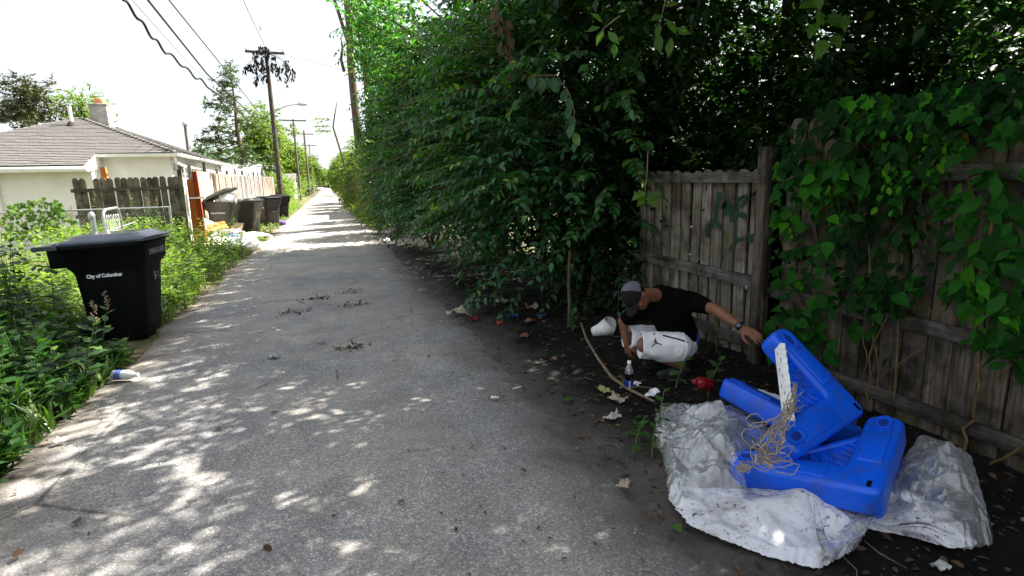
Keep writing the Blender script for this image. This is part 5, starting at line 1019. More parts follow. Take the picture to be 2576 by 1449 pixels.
# vehicle and bits at the far end of the alley
rc = empty('skip', (2.7, 150, 0), 'dark red waste skip far up the alley on the right', 'skip'); link('body', MB().loft([[Vector((x * s, y * s, z)) for x, y in ((-.9, -1), (.9, -1), (.9, 1), (-.9, 1))] for z, s in ((.15, .85), (1.5, 1.0), (1.5, .93), (.4, .8))], False).mesh('body', simple('dark_red_paint', (.16, .03, .04), .5, .2, 6, .1)), rc)
link('lid', MB().box((-.92, -1.02, 1.51), (.92, 1.02, 1.56)).mesh('lid', M['bin_k']), rc)
bc = cart('bright blue bin far up the alley beside the dark red skip', (4.3, 140, 0), R(180), simple('blue_bin', (.08, .09, .5), .5, .2, 6, .1), simple('blue_bin_lid', (.08, .09, .45), .5, .2, 6, .1), None, None, (), 0, 1.5)
cw = empty('parked_car', (-1.9, 170, 0), 'tiny white car parked at the far end of the alley', 'car'); link('body', MB().loft([[Vector((x, y, z)) for x, y in ((-w, -2.1), (w, -2.1), (w, 2.1), (-w, 2.1))] for z, w in ((.35, .8), (.6, .88), (.95, .86))], False).build('body', M['white'], None, .08, 2).data, cw)
for o in [q for q in COL.objects if q.name.startswith('body') and q.parent is None]: bpy.data.objects.remove(o)
link('cabin', MB().loft([[Vector((x, y, z)) for x, y in ((-w, -d0), (w, -d0), (w, d1), (-w, d1))] for z, w, d0, d1 in ((.95, .84, 1.5, .9), (1.45, .68, 1.0, .3))], False).mesh('cabin', M['bin_k']), cw); link('car_roof', MB().box((-.67, -.98, 1.452), (.67, .28, 1.49)).mesh('car_roof', M['white']), cw)
for x in (-.82, .82):
    for y in (-1.3, 1.3): link('wheel', MB().lathe([(.05, -.1), (.3, -.1), (.33, 0), (.3, .1), (.05, .1)], 14, Matrix.Translation((x, y, .33)) @ Matrix.Rotation(R(90), 4, 'Y')).mesh('wheel', M['tyre']), cw)
rng = np.random.default_rng(8); random.seed(8)
# ------------------------------------------------------------------ weeds and grass
def weed_arrays(P0, H, nl, size, tilt=0.12, up=0.30):
    n = len(P0); H = np.broadcast_to(np.asarray(H, float), (n,)); tt = np.linspace(0.12, 1.0, nl)[None, :]; tl = rng.normal(0, tilt, (n, 2))
    T = np.stack([tl[:, 0], tl[:, 1], np.ones(n)], 1); P = P0[:, None, :] + T[:, None, :] * (H[:, None] * tt)[..., None]
    P[..., 0] += tl[:, :1] * (H[:, None] * tt ** 2) * .8; P[..., 1] += tl[:, 1:] * (H[:, None] * tt ** 2) * .8
    az = rng.uniform(0, 6.28, (n, 1)) + np.arange(nl)[None, :] * 2.4 + rng.normal(0, .25, (n, nl)); u = up + .5 * tt - .25 + rng.normal(0, .15, (n, nl))
    D = np.stack([np.cos(az), np.sin(az), u], 2); N = np.stack([-np.cos(az) * u, -np.sin(az) * u, np.ones_like(az)], 2) + rng.normal(0, .2, (n, nl, 3))
    S = size * (0.6 + .6 * rng.random((n, nl))) * (1.15 - .75 * np.abs(tt - .4)); tw = P0[:, None, :] + T[:, None, :] * (H[:, None] * np.array([[0, .35, .7, 1.0]]))[..., None]
    return P.reshape(-1, 3), D.reshape(-1, 3), N.reshape(-1, 3), S.reshape(-1), tw
def scatter(n, fn, z=0.0): 
    out = [fn() for _ in range(n)]; return np.array([(x, y, z) for x, y in out])
def inbin(x, y): return (-2.85 < x < -1.8 and 6.7 < y < 7.75) or (x > -2.42 and 6.1 < y < 7.75)
def zoneA():                                   # shaded tall weeds beside and before the near bin
    while True:
        y = random.uniform(2.2, 7.4); x = random.uniform(-5.2, -1.95)
        if not inbin(x, y): return x, y
PA = scatter(1000, zoneA); HA = np.where(PA[:, 0] < -2.9, rng.uniform(.75, 1.4, len(PA)), np.where(PA[:, 0] < -2.35, rng.uniform(.4, .85, len(PA)), rng.uniform(.12, .40, len(PA)))); HA = np.where((PA[:, 1] > 5.4) & (PA[:, 0] > -2.9), HA * .75, HA)
HA = np.where(PA[:, 1] < 4.2, HA * .8, HA)
P, D, N, S, tw = weed_arrays(PA, HA, 14, 0.13); WZ = empty('weeds', (-2.6, 5, 0)); bpy.data.objects.remove(WZ)
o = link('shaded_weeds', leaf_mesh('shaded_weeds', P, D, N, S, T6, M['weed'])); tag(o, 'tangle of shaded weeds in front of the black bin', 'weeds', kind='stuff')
tag(link('stems', twig_mesh('stems', tw, .005, M['stem']), o), kind='stuff')
def zoneB():
    while True:
        y = 7.7 + 9 * random.random() ** 1.2; x = random.uniform(-5.0, -2.05 - .1 * random.random())
        if not inbin(x, y): return x, y
PB = scatter(780, zoneB); HB_ = np.clip(.22 + .42 * (-2.1 - PB[:, 0]) + rng.normal(0, .12, len(PB)), .12, .95); HB_ = np.where((PB[:, 1] < 10.5) & (PB[:, 0] < -2.4), HB_ * .6, HB_)
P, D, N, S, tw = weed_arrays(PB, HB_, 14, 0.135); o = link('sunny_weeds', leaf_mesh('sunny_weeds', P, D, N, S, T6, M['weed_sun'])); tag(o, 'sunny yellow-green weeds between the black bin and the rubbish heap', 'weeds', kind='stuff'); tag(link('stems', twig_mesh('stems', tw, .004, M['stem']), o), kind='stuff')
PC = scatter(420, lambda: (-2.25 - 2.2 * random.random() ** 1.3, 19 + 32 * random.random())); k = ~((PC[:, 0] < -3.4) & (PC[:, 1] < 44)) & ~((PC[:, 0] > -2.75) & (PC[:, 1] < 32)); PC = PC[k]
P, D, N, S, tw = weed_arrays(PC, rng.uniform(.2, .75, len(PC)), 12, 0.14); o = link('verge_weeds', leaf_mesh('verge_weeds', P, D, N, S, T2, M['weed_sun'])); tag(o, 'low weeds along the foot of the plank fence', 'weeds', kind='stuff')
# grass
def grass(name, label, P0, Ls, mat, lean=.55):
    n = len(P0); d = np.stack([rng.normal(0, lean, n), rng.normal(0, lean, n), np.ones(n)], 1); N_ = np.stack([-d[:, 0], -d[:, 1], rng.uniform(.3, .8, n)], 1) + rng.normal(0, .3, (n, 3)); o = link(name, leaf_mesh(name, P0, d, N_, Ls, TB, mat)); return tag(o, label, 'grass', kind='stuff')
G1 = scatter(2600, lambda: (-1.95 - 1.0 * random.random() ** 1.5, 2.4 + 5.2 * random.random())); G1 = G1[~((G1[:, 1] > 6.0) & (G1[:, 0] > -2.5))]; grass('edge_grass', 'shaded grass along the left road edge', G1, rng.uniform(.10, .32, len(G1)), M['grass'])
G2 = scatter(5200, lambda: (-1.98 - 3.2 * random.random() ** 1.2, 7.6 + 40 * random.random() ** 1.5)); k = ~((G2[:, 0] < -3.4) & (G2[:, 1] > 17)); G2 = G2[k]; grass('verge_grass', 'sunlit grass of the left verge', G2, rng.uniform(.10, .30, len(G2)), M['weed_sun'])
G3 = scatter(900, lambda: (1.35 + .7 * random.random(), 22 + 34 * random.random())); grass('thicket_grass', 'bright grass at the foot of the thicket', G3, rng.uniform(.12, .35, len(G3)), M['hedge_sun'])
# single weeds whose leaves can be told apart
LF = {k: leaf_obj(k, m_) for k, m_ in (('leaflet', M['weed_o']), ('heart', M['weed_o']), ('oval', M['weed_o']))}
def weed_plant(loc, h, kind, nl, sz, label, group, seedhead=False, name='weed_plant', up=.3):
    rt = empty(name, loc, label, 'weed', group); tx, ty = random.gauss(0, .12), random.gauss(0, .12)
    pos = lambda u: Vector((tx * u * h + .3 * tx * u * u, ty * u * h, u * h)); link('stem', MB().tube([pos(u) for u in (0, .25, .5, .75, 1)], [.007, .006, .005, .004, .002], 5).mesh('stem', M['stem']), rt); a = random.uniform(0, 6)
    for j in range(nl):
        u = .15 + .83 * j / (nl - 1); a += 2.4 + random.gauss(0, .2); d = Vector((math.cos(a), math.sin(a), up + random.gauss(0, .2) + (u - .5) * .5)).normalized(); nv = Vector((0, 0, 1)) + Vector((random.gauss(0, .2), random.gauss(0, .2), 0)); b = nv.cross(d).normalized(); nv = d.cross(b)
        place('leaf', LF[kind], rt, pos(u), Matrix((d, b, nv)).transposed().to_euler(), sz * (1.15 - .7 * abs(u - .4)) * random.uniform(.8, 1.15))
    if seedhead:
        sh = MB()
        for j in range(26):
            u = j / 25; q = pos(1) + Vector((random.gauss(0, .012), random.gauss(0, .012), .16 * u)); sh.tube([q, q + Vector((random.gauss(0, .012), random.gauss(0, .012), .012))], [.006, .003], 4)
        link('seed_head', sh.mesh('seed_head', M['twig']), rt)
    return rt
WG = 'weeds before the black bin'
weed_plant(gp(290, 1000) + Vector((-.25, .1, 0)), .62, 'leaflet', 16, .15, 'upright lance-leaved weed with a seed spike in front of the black bin', None, True)
weed_plant(gp(330, 940) + Vector((-.3, .2, 0)), .58, 'leaflet', 14, .12, 'slender dark weed with a tall seed spike close to the black bin', None, True)
weed_plant((-3.0, 5.4, 0), 1.15, 'leaflet', 22, .19, 'tall lance-leaved weed left of the black bin', WG); weed_plant((-3.25, 5.0, 0), 1.25, 'leaflet', 22, .2, 'tall lance-leaved weed left of the black bin', WG); weed_plant((-2.75, 4.7, 0), .85, 'oval', 18, .16, 'broad-leaved weed standing among lance-leaved ones left of the bin', WG); weed_plant((-3.5, 5.9, 0), 1.3, 'leaflet', 24, .2, 'tall lance-leaved weed left of the black bin', WG); weed_plant((-3.0, 6.2, 0), 1.1, 'leaflet', 20, .18, 'tall lance-leaved weed left of the black bin', WG); weed_plant((-3.4, 4.6, 0), 1.05, 'oval', 20, .17, 'broad-leaved weed standing among lance-leaved ones left of the bin', WG)
for i in range(16):
    x, y = random.uniform(-2.75, -2.05), random.uniform(3.6, 6.6); weed_plant((x, y, 0), random.uniform(.2, .5) * (1.25 if x < -2.4 else .8), random.choice(('leaflet', 'leaflet', 'oval')), 12, random.uniform(.08, .13), 'small leafy weed at the shaded road edge', 'small weeds at the road edge')
for i in range(5): weed_plant((random.uniform(-2.1, -1.9), random.uniform(3.2, 3.9), 0), .16, 'heart', 7, .14, 'low weed with broad round leaves at the near road edge', 'broad-leaved weeds at the road edge', up=.5)
for i, (px, py) in enumerate(((1610, 1110), (1640, 1150), (1590, 1150), (1655, 1080))): weed_plant(gp(px, py), .16 + .04 * i, 'leaflet', 9, .075, 'small green weed growing beside the clear plastic sheet', 'weeds beside the plastic')
for px, py, h in ((1440, 840, .22), (1800, 900, .3), (1780, 1000, .25), (1830, 880, .25), (1700, 985, .2), (1205, 790, .3), (1180, 770, .28)): weed_plant(gp(px, py) + Vector((0, 0, .03)), h, 'oval', 9, .09, 'small dark weed sprouting from the littered dirt by the fence', 'weeds in the littered dirt')
for i in range(7): weed_plant((random.uniform(-4.6, -3.0), random.uniform(11.5, 14.5), 0), random.uniform(1.0, 1.5), 'leaflet', 20, .13, 'tall pale weed standing before the chain link fence', 'weeds before the chain link fence', True)
# long grass blades near left
gb = leaf_mesh('blade', np.array([[0, 0, 0.]]), np.array([[.35, 0, 1.]]), np.array([[-1, 0, .4]]), np.array([1.0]), TB, M['grass'], np.array([.5]))
for i in range(9):
    rt = empty('grass_tuft', (random.uniform(-2.5, -2.1), random.uniform(3.4, 4.9), 0), 'arching tuft of broad grass blades at the shaded road edge', 'grass', 'grass tufts at the road edge')
    for k in range(13):
        a = random.uniform(0, 6.28); L = random.uniform(.3, .62); bl = MB(); lean = random.uniform(.4, .8); pts = [(lean * L * u * u * math.cos(a) + .02 * math.cos(k), lean * L * u * u * math.sin(a), L * (u - .45 * lean * u ** 3)) for u in (0, .25, .5, .75, 1)]
        sd = Vector((-math.sin(a), math.cos(a), 0)); w = [.006, .010, .010, .007, .0005]; V = []
        for q, ww in zip(pts, w): V += [Vector(q) + sd * ww, Vector(q) + Vector((0, 0, -.002)), Vector(q) - sd * ww]
        link('blade', bl.add(V, [(j*3, j*3+1, j*3+4, j*3+3) for j in range(4)] + [(j*3+1, j*3+2, j*3+5, j*3+4) for j in range(4)], True).mesh('blade', M['weed_o']), rt)
# vine on the chain link
CV = empty('climbing_vine', (-7, 15.3, 0), 'yellow-green vine smothering the chain link fence', 'vine'); lm = leaf_obj('heart', leaf_mat('chain_vine_leaf', (.06, .13, .02), (.12, .22, .03), (.25, .32, .06), .35, attr=False)); stv = MB()
cvp = [(0, 520), (60, 508), (110, 496), (150, 505), (165, 535), (200, 560), (200, 600), (120, 605), (0, 600)]
for px, py in poly_pts(cvp, 230):
    p = aty(px, py, 15.3 - .25 * random.random()) - CV.location; d = Vector((random.gauss(0, .5), -.3, -.8)).normalized(); nv = Vector((random.gauss(0, .3), -.8, .6)); b = nv.cross(d).normalized(); place('leaf', lm, CV, p, Matrix((d, b, d.cross(b))).transposed().to_euler(), random.uniform(.07, .14))
for i in range(9): a = aty(random.uniform(0, 200), 640, 15.3) - CV.location; b = aty(random.uniform(0, 190), 515, 15.3) - CV.location; limb(stv, (a.x, a.y, 0), b, .01, .005, .3, 6, 4)
link('stem', stv.mesh('stem', M['vstem']), CV)
rng = np.random.default_rng(9); random.seed(9)
# ------------------------------------------------------------------ blue plastic goal corners, net and plastic sheeting
t = NT('blue_plastic'); v = t.co(); n = t.noise(v, 7, 6, .68); g = t.ramp(n, [(.48, 0), (.72, 1)]); sp_ = t.ramp(t.noise(v, 55, 4, .7), [(.64, 0), (.72, 1)])
nrm_ = t.n('ShaderNodeNewGeometry'); c = t.mix(t.math('MULTIPLY', g, .68), (.0025, .10, .74), (.045, .055, .06)); c = t.mix(t.math('MULTIPLY', sp_, .5), c, (.02, .02, .02))
M['blue'] = t.done(t.bsdf(c, t.ramp(n, [(.3, .28), (.7, .45)]), t.bump(t.noise(v, 120, 3), .08, .002), 0, .45))
M['socket'] = simple('blue_recess_shade', (.003, .03, .26), .5, .3, 20, 0)  # darker blue: shade inside the end recesses put into the colour
def goal_corner(C, A, B, label, strip=False, L=None, w=.172, th=.14, web=.35):
    """L-shaped hollow plastic corner: two rounded arms, ribbed triangular web, end sockets"""
    C, A, B = Vector(C), Vector(A), Vector(B)
    if (A - C).cross(B - C).dot(Vector((0, 0, CH)) - C) < 0: A, B = B, A
    x = (A - C).normalized(); y = (B - C); y = (y - x * y.dot(x)).normalized(); z = x.cross(y)
    La, Lb = (A - C).length, (B - C).length; F = Matrix((x, y, z)).transposed()
    rt = empty('goal_corner', C, label, 'goal part', 'pieces of the broken blue plastic goal'); rt.rotation_euler = F.to_euler()
    def arc(cx, cy, r, a0, a1, n=6): return [(cx + r * math.cos(R(a0 + (a1 - a0) * k / n)), cy + r * math.sin(R(a0 + (a1 - a0) * k / n))) for k in range(n + 1)]
    e = w * .36
    pl = arc(.06, .06, .06, 180, 270) + arc(La - e, e, e, 270, 360) + arc(La - e, w - e, e, 0, 90) + arc(w + .03, w + .03, .03, 270, 180) + arc(w - e, Lb - e, e, 0, 90) + arc(e, Lb - e, e, 90, 180)
    mb = MB().prism(pl, Matrix.Identity(4), -th, 0); bo = mb.build('shell', M['blue'], rt, .028, 4)
    # raised panels on the arms
    for (x0, x1, y0, y1) in ((w + .06, La - .12, .035, w - .035), (.035, w - .035, w + .06, Lb - .12)):
        MB().box((x0, y0, -.006), (x1, y1, .006)).build('raised_panel', M['blue'], rt, .005, 2)
    # web
    q = w - .02; tri = [(q, q), (q + web, q), (q, q + web)]
    MB().prism(tri, Matrix.Identity(4), -.085, -.045).build('web', M['blue'], rt, .008, 2)
    rb = MB()
    for k in range(1, 7):                       # diamond lattice clipped to the triangle
        s = k / 7 * web
        for (ax, ay, dx_, dy_) in ((s, 0, .45, 1.0), (0, s, 1.0, .45)):
            tm = (web - ax - ay) / (dx_ + dy_); rb.tube([(q + ax, q + ay, -.042), (q + ax + dx_ * tm, q + ay + dy_ * tm, -.042)], .0085, 6)
    link('ribs', rb.mesh('ribs', M['blue']), rt); MB().tube([(q + web, q, -.045), (q, q + web, -.045)], .022, 8).build('web_edge', M['blue'], rt)
    for cx, cy, hz in ((La - .085, w / 2, 0), (w / 2, Lb - .085, 90)):
        ring = []
        so = MB().lathe([(.050, .004), (.056, .008), (.050, .010), (.040, .002), (.032, .0015)], 18, Matrix.Translation((cx, cy, 0)) @ Matrix.Rotation(R(hz), 4, 'Z') @ Matrix.Diagonal((1.25, .72, 1, 1))); so_ = link('socket_rim', so.mesh('socket_rim', M['blue']), rt)
        link('socket', MB().lathe([(.034, .0022), (.030, .0042)], 16, Matrix.Translation((cx, cy, 0)) @ Matrix.Rotation(R(hz), 4, 'Z') @ Matrix.Diagonal((1.25, .72, 1, 1))).mesh('socket', M['socket']), so_)
    link('slot', MB().box((.03, .045, .001), (.075, .062, .004)).mesh('slot', M['bin_k']), rt)
    if strip:
        a, b = Vector((q + web + .012, q - .01, 0)), Vector((q - .01, q + web + .012, 0)); d = (b - a).normalized(); nn = Vector((d.y, -d.x, 0)); nn = nn if nn.dot(Vector((1, 1, 0))) > 0 else -nn
        st = MB(); N_ = 26; P_ = []
        for i in range(N_ + 1):
            u = i / N_; c_ = a.lerp(b, u); jag = random.uniform(-.004, .004); P_.append([c_ + nn * .012 + Vector((0, 0, .012 + jag)), c_ + nn * .034 + Vector((0, 0, .0 + jag)), c_ + nn * .034 + Vector((0, 0, -.055)), c_ + nn * .012 + Vector((0, 0, -.06 + jag))])
        s_ = link('edge_strip', st.loft(P_, False).mesh('edge_strip', M['white']), rt)
        for i in range(1, 9):
            c_ = a.lerp(b, i / 9) + nn * .035; MBc = MB().box((-.011, -.001, -.0015), (.011, .001, .0015), Matrix.Translation(c_ + Vector((0, 0, -.012 - .02 * (i % 2)))) @ Matrix.Rotation(math.atan2(d.y, d.x), 4, 'Z')); link('slit', MBc.mesh('slit', M['socket']), s_)
    return rt
goal_corner((2.165, 1.60, .255), (1.79, 2.16, .16), (2.76, 1.95, .36), 'blue plastic goal corner lying flat on the crumpled sheeting')
goal_corner((2.70, 2.11, .34), (2.05, 1.96, .29), (2.54, 2.56, .735), 'blue plastic goal corner standing on edge with white strip and net', True)
goal_corner((2.44, 2.36, .27), (2.45, 3.03, .27), (3.0, 2.34, .08), 'blue plastic goal corner lying behind the upright one, one arm showing', True, web=.30)
goal_corner((2.27, 1.66, .115), (1.95, 2.2, .08), (2.82, 2.02, .17), 'blue plastic goal corner mostly buried under the flat one')
# net
M['net'] = simple('net_cord', (.36, .31, .24), .9, .3, 40, 0)
NE = empty('goal_net', (2.25, 2.25, .1), 'tangled beige cord net trailing from the upright blue goal corner', 'net'); nb = []
def strand(pts, jit, r, k=6):
    Q = []
    for i in range(len(pts) - 1):
        for j in range(k): Q.append(Vector(pts[i]).lerp(Vector(pts[i + 1]), j / k) + Vector((random.gauss(0, jit), random.gauss(0, jit), random.gauss(0, jit))))
    return Q + [Vector(pts[-1])]
def nlerp(px, py, dist):
    d = ray(px, py).normalized(); return Vector((0, 0, CH)) + d * dist
mbn = MB()
for i in range(20):
    u = .35 + .65 * random.random(); a = nlerp(2003 + random.uniform(-4, 6), 915 + 130 * u, 3.30 - .1 * u); b = nlerp(1975 + random.uniform(-18, 14), 1050 + random.uniform(-10, 20), 3.02 + random.uniform(-.06, .08)); c_ = nlerp(1940 + random.uniform(-35, 30), 1120 + random.uniform(-15, 35), 2.95 + random.uniform(-.1, .08)); d_ = nlerp(1925 + random.uniform(-25, 45), 1160 + random.uniform(-12, 14), 2.92 + random.uniform(-.1, .08))
    mbn.tube([q - NE.location for q in strand([a, b, c_, d_][: random.choice((3, 4, 4))], .010, .002)], .0024, 4, False)
for i in range(18):
    c0 = nlerp(random.uniform(1895, 1985), random.uniform(1050, 1172), 2.92 + random.uniform(-.1, .08)); rr = random.uniform(.02, .06); pl = []
    ax = Vector((random.gauss(0, 1), random.gauss(0, 1), random.gauss(0, 1))).normalized(); _, s1, s2 = frame_of(ax)
    for k in range(14): a = 2 * math.pi * k / 13 * random.uniform(.92, 1.0); pl.append(c0 - NE.location + (s1 * math.cos(a) + s2 * math.sin(a)) * rr * random.uniform(.7, 1.2))
    mbn.tube(pl, .0024, 4, False)
for i in range(12):
    c0 = gp(1868 + random.uniform(-14, 14), 1180 + random.uniform(-8, 8), .185); rr = random.uniform(.012, .035); mbn.tube([c0 - NE.location + Vector((rr * math.cos(k * .6 + i), rr * math.sin(k * .6 + i), .006 * math.sin(k * 1.7) + .008)) for k in range(11)], .0024, 4, False)
tag(link('cords', mbn.mesh('cords', M['net']), NE), kind='stuff')
# plastic sheeting
def film(name, base, dmax=.62, dmin=.16, tint=(.84, .88, .94)):
    t = NT(name); v = t.co(); cr = t.noise(v, 4, 5, .6, 1.8); nb_ = t.bump(t.noise(v, 9, 2, .5, 2.0), .2, .01)
    df = t.n('ShaderNodeBsdfDiffuse'); df.inputs[0].default_value = (*tint, 1); tl = t.n('ShaderNodeBsdfTranslucent'); tl.inputs[0].default_value = (*tint, 1); m0 = t.n('ShaderNodeMixShader'); m0.inputs[0].default_value = .30; t.l(df.outputs[0], m0.inputs[1]); t.l(tl.outputs[0], m0.inputs[2])
    l0 = t.n('ShaderNodeLayerWeight'); l0.inputs[0].default_value = .5; fa = t.math('ADD', t.ramp(cr, [(.30, dmin), (.75, dmax)]), t.math('MULTIPLY', t.math('POWER', l0.outputs['Facing'], 2.0), .5), clamp=True)
    tp = t.n('ShaderNodeBsdfTransparent'); mx = t.n('ShaderNodeMixShader'); t.l(fa, mx.inputs[0]); t.l(tp.outputs[0], mx.inputs[1]); t.l(m0.outputs[0], mx.inputs[2])
    fr = t.n('ShaderNodeLayerWeight'); fr.inputs[0].default_value = .5; t.l(nb_, fr.inputs[1]); gl_ = t.n('ShaderNodeBsdfGlossy'); gl_.inputs[0].default_value = (1, 1, 1, 1); gl_.inputs[1].default_value = .07; t.l(nb_, gl_.inputs['Normal'])
    fk = t.math('ADD', t.math('MULTIPLY', t.math('POWER', fr.outputs['Facing'], 2.2), .85), .10, clamp=True)
    m2 = t.n('ShaderNodeMixShader'); t.l(fk, m2.inputs[0]); t.l(mx.outputs[0], m2.inputs[1]); t.l(gl_.outputs[0], m2.inputs[2]); return t.done(m2.outputs[0])
M['film'] = film('clear_film', 0, .17, .04, (.90, .94, 1.0)); M['film2'] = film('clear_film_thin', 0, .12, .02, (.90, .94, 1.0))
t = NT('dirty_white_film'); v = t.co(); d1 = t.ramp(t.noise(v, 5, 7, .75, .6), [(.48, 0), (.66, 1)]); d2 = t.ramp(t.noise(v, 40, 4, .7), [(.58, 0), (.64, 1)]); d3 = t.ramp(t.noise(v, 3, 3), [(.35, 0), (.55, 1)])
c = t.mix(t.math('MULTIPLY', d1, .65), (.62, .62, .68), (.15, .135, .12)); c = t.mix(t.math('MULTIPLY', d2, d3), c, (.012, .012, .016)); M['sack'] = t.done(t.bsdf(c, .36, t.bump(t.noise(v, 16, 5, .6, 1.5), .3, .02), 0, .5))
def folds(P2, amp, n, seed, wmin, wmax, lmin, lmax, sharp=1.0):
    """creases: ridges and valleys of limited length with a soft or sharp crest"""
    rs = np.random.default_rng(seed); h = np.zeros(len(P2))
    for k in range(n):
        a = rs.uniform(0, math.pi); c = P2[rs.integers(len(P2))]; q = P2 - c; u = q @ np.array([math.cos(a), math.sin(a)]); w = q @ np.array([-math.sin(a), math.cos(a)]); u = u + .15 * np.sin(w / rs.uniform(.05, .2)) * rs.uniform(0, .1)
        W_ = rs.uniform(wmin, wmax); L_ = rs.uniform(lmin, lmax); x = np.abs(u) / W_; prof = np.where(rs.random() < sharp, np.maximum(0, 1 - x), np.exp(-x * x * 2)); h += rs.choice([-.7, 1, 1]) * amp * rs.uniform(.3, 1) * prof * np.exp(-(w / L_) ** 2)
    return h
def sheet(name, label, poly_px, humps, amp, nf, seed, mat, z0=.01, cat='plastic', kindpart='film', parent=None, NA=300, NR=84, facet=False, long_=False):
    pw = [gp(px, py) for px, py in poly_px]; B = np.array([(p.x, p.y) for p in pw]); cen = B.mean(0)
    # closed smooth outline resampled by length
    seg = np.linalg.norm(np.roll(B, -1, 0) - B, axis=1); cum = np.concatenate([[0], np.cumsum(seg)]); s = np.linspace(0, cum[-1], NA, endpoint=False); k = np.searchsorted(cum, s, 'right') - 1; f = ((s - cum[k]) / seg[k])[:, None]; E = B[k] * (1 - f) + np.roll(B, -1, 0)[k] * f
    for _ in range(3): E = (np.roll(E, 1, 0) + 2 * E + np.roll(E, -1, 0)) / 4
    rs = np.random.default_rng(seed); E = E + rs.normal(0, .004, E.shape); r = (np.arange(1, NR + 1) / NR)[:, None, None] ** .8; P2 = (cen + (E - cen)[None] * r).reshape(-1, 2); ed = np.repeat(1 - r[:, 0, 0], NA); 
    H = np.zeros(len(P2))
    for hx, hy, rx, ry, hh, ang in humps:
        ca, sa = math.cos(ang), math.sin(ang); u = ((P2[:, 0] - hx) * ca + (P2[:, 1] - hy) * sa) / rx; w_ = (-(P2[:, 0] - hx) * sa + (P2[:, 1] - hy) * ca) / ry; H += hh * np.exp(-(u * u + w_ * w_))
    H += folds(P2, amp * (.55 if long_ else 1.0), nf, seed, .05, .16, .15, .45, .4) + folds(P2, amp * (.2 if long_ else .4), nf * 2, seed + 50, .03, .08, .10, .30)
    if long_:                                       # thin film: long sharp creases running down from the heap
        for k in range(46):
            c = P2[rs.integers(len(P2))]; q = P2 - c; th0 = math.atan2(c[1] - cen[1], c[0] - cen[0]) + rs.normal(0, .55); u = q @ np.array([-math.sin(th0), math.cos(th0)]); w_ = q @ np.array([math.cos(th0), math.sin(th0)]); u = u + .02 * np.sin(w_ * rs.uniform(8, 20) + rs.uniform(0, 6)); W_ = rs.uniform(.012, .05); H += rs.choice([-.5, 1, 1]) * rs.uniform(.006, .022) * np.maximum(0, 1 - np.abs(u) / W_) * np.exp(-(w_ / rs.uniform(.08, .3)) ** 2)
    for k in range(4):                              # creases fanning out from pinched points
        c = P2[rs.integers(len(P2))]; q = P2 - c; rr = np.linalg.norm(q, axis=1); th = np.arctan2(q[:, 1], q[:, 0]); nf_ = rs.integers(7, 13); H += amp * .5 * (np.abs(np.sin(th * nf_ * .5 + rs.uniform(0, 6))) - .5) * np.minimum(rr / .10, 1) * np.exp(-(rr / rs.uniform(.14, .3)) ** 2)
    fall = np.clip(ed / .12, 0, 1) ** .7; H = z0 * fall + H * (.12 + .88 * fall); H = np.maximum(H, .006 * fall + .003) + .018
    if facet:                                       # film crumples into flat facets between sharp creases
        jt = rs.normal(0, 1, (NR * NA, 3)) * np.array([.017, .017, .017]) * np.clip(ed / .1, .25, 1)[:, None]; P2 = P2 + jt[:, :2]; H = np.maximum(H + jt[:, 2], .012)
    rt = parent or empty(name, (float(cen[0]), float(cen[1]), 0), label, cat); V = np.stack([P2[:, 0], P2[:, 1], H], 1) - np.array(rt.location); c0 = np.array([[cen[0], cen[1], H[:NA].mean()]]) - np.array(rt.location); V = np.concatenate([V, c0]); ci = len(V) - 1
    rev = ((np.roll(E, -1, 0) - E)[:, 1] * (E + np.roll(E, -1, 0))[:, 0]).sum() < 0
    fs = [(ci, i, (i + 1) % NA) for i in range(NA)] + [(j*NA+i, (j+1)*NA+i, (j+1)*NA+(i+1)%NA, j*NA+(i+1)%NA) for j in range(NR - 1) for i in range(NA)]
    if facet: fs = [tri for f_ in fs for tri in ([f_] if len(f_) == 3 else ([(f_[0], f_[1], f_[2]), (f_[0], f_[2], f_[3])] if rs.random() < .5 else [(f_[0], f_[1], f_[3]), (f_[1], f_[2], f_[3])]))]
    if rev: fs = [tuple(reversed(f_)) for f_ in fs]
    me = bpy.data.meshes.new(kindpart); me.from_pydata(V.tolist(), [], fs); me.materials.append(mat); me.polygons.foreach_set('use_smooth', [not facet] * len(me.polygons)); me.update(); link(kindpart, me, rt); return rt
sheet('plastic_sack', 'dirty white plastic sack spread flat under the blue goal corners', [(1686, 1225), (1682, 1262), (1730, 1330), (1830, 1372), (1940, 1415), (2060, 1443), (2130, 1405), (2180, 1340), (2290, 1362), (2400, 1392), (2460, 1380), (2400, 1310), (2300, 1260), (2150, 1230), (1980, 1230), (1850, 1245), (1750, 1240)], [(2.0, 2.1, .3, .3, .03, 0), (1.86, 1.88, .25, .07, .04, -.6), (2.5, 1.62, .2, .12, .07, .2)], .022, 26, 5, M['sack'], .012)
lf_ = sheet('plastic_sheet', 'clear crumpled plastic sheet heaped left of the blue goal corners', [(1648, 1060), (1665, 1020), (1720, 1025), (1790, 1050), (1930, 1060), (1985, 1110), (1960, 1190), (1880, 1240), (1880, 1320), (1790, 1335), (1700, 1290), (1675, 1225), (1690, 1190), (1650, 1130)], [(2.08, 2.48, .26, .2, .15, .6), (1.92, 2.25, .15, .18, .11, .2), (2.18, 2.80, .09, .16, .13, .5), (1.76, 2.10, .09, .2, .06, .3)], .035, 26, 9, M['film'], .03, NA=280, NR=76, long_=True)
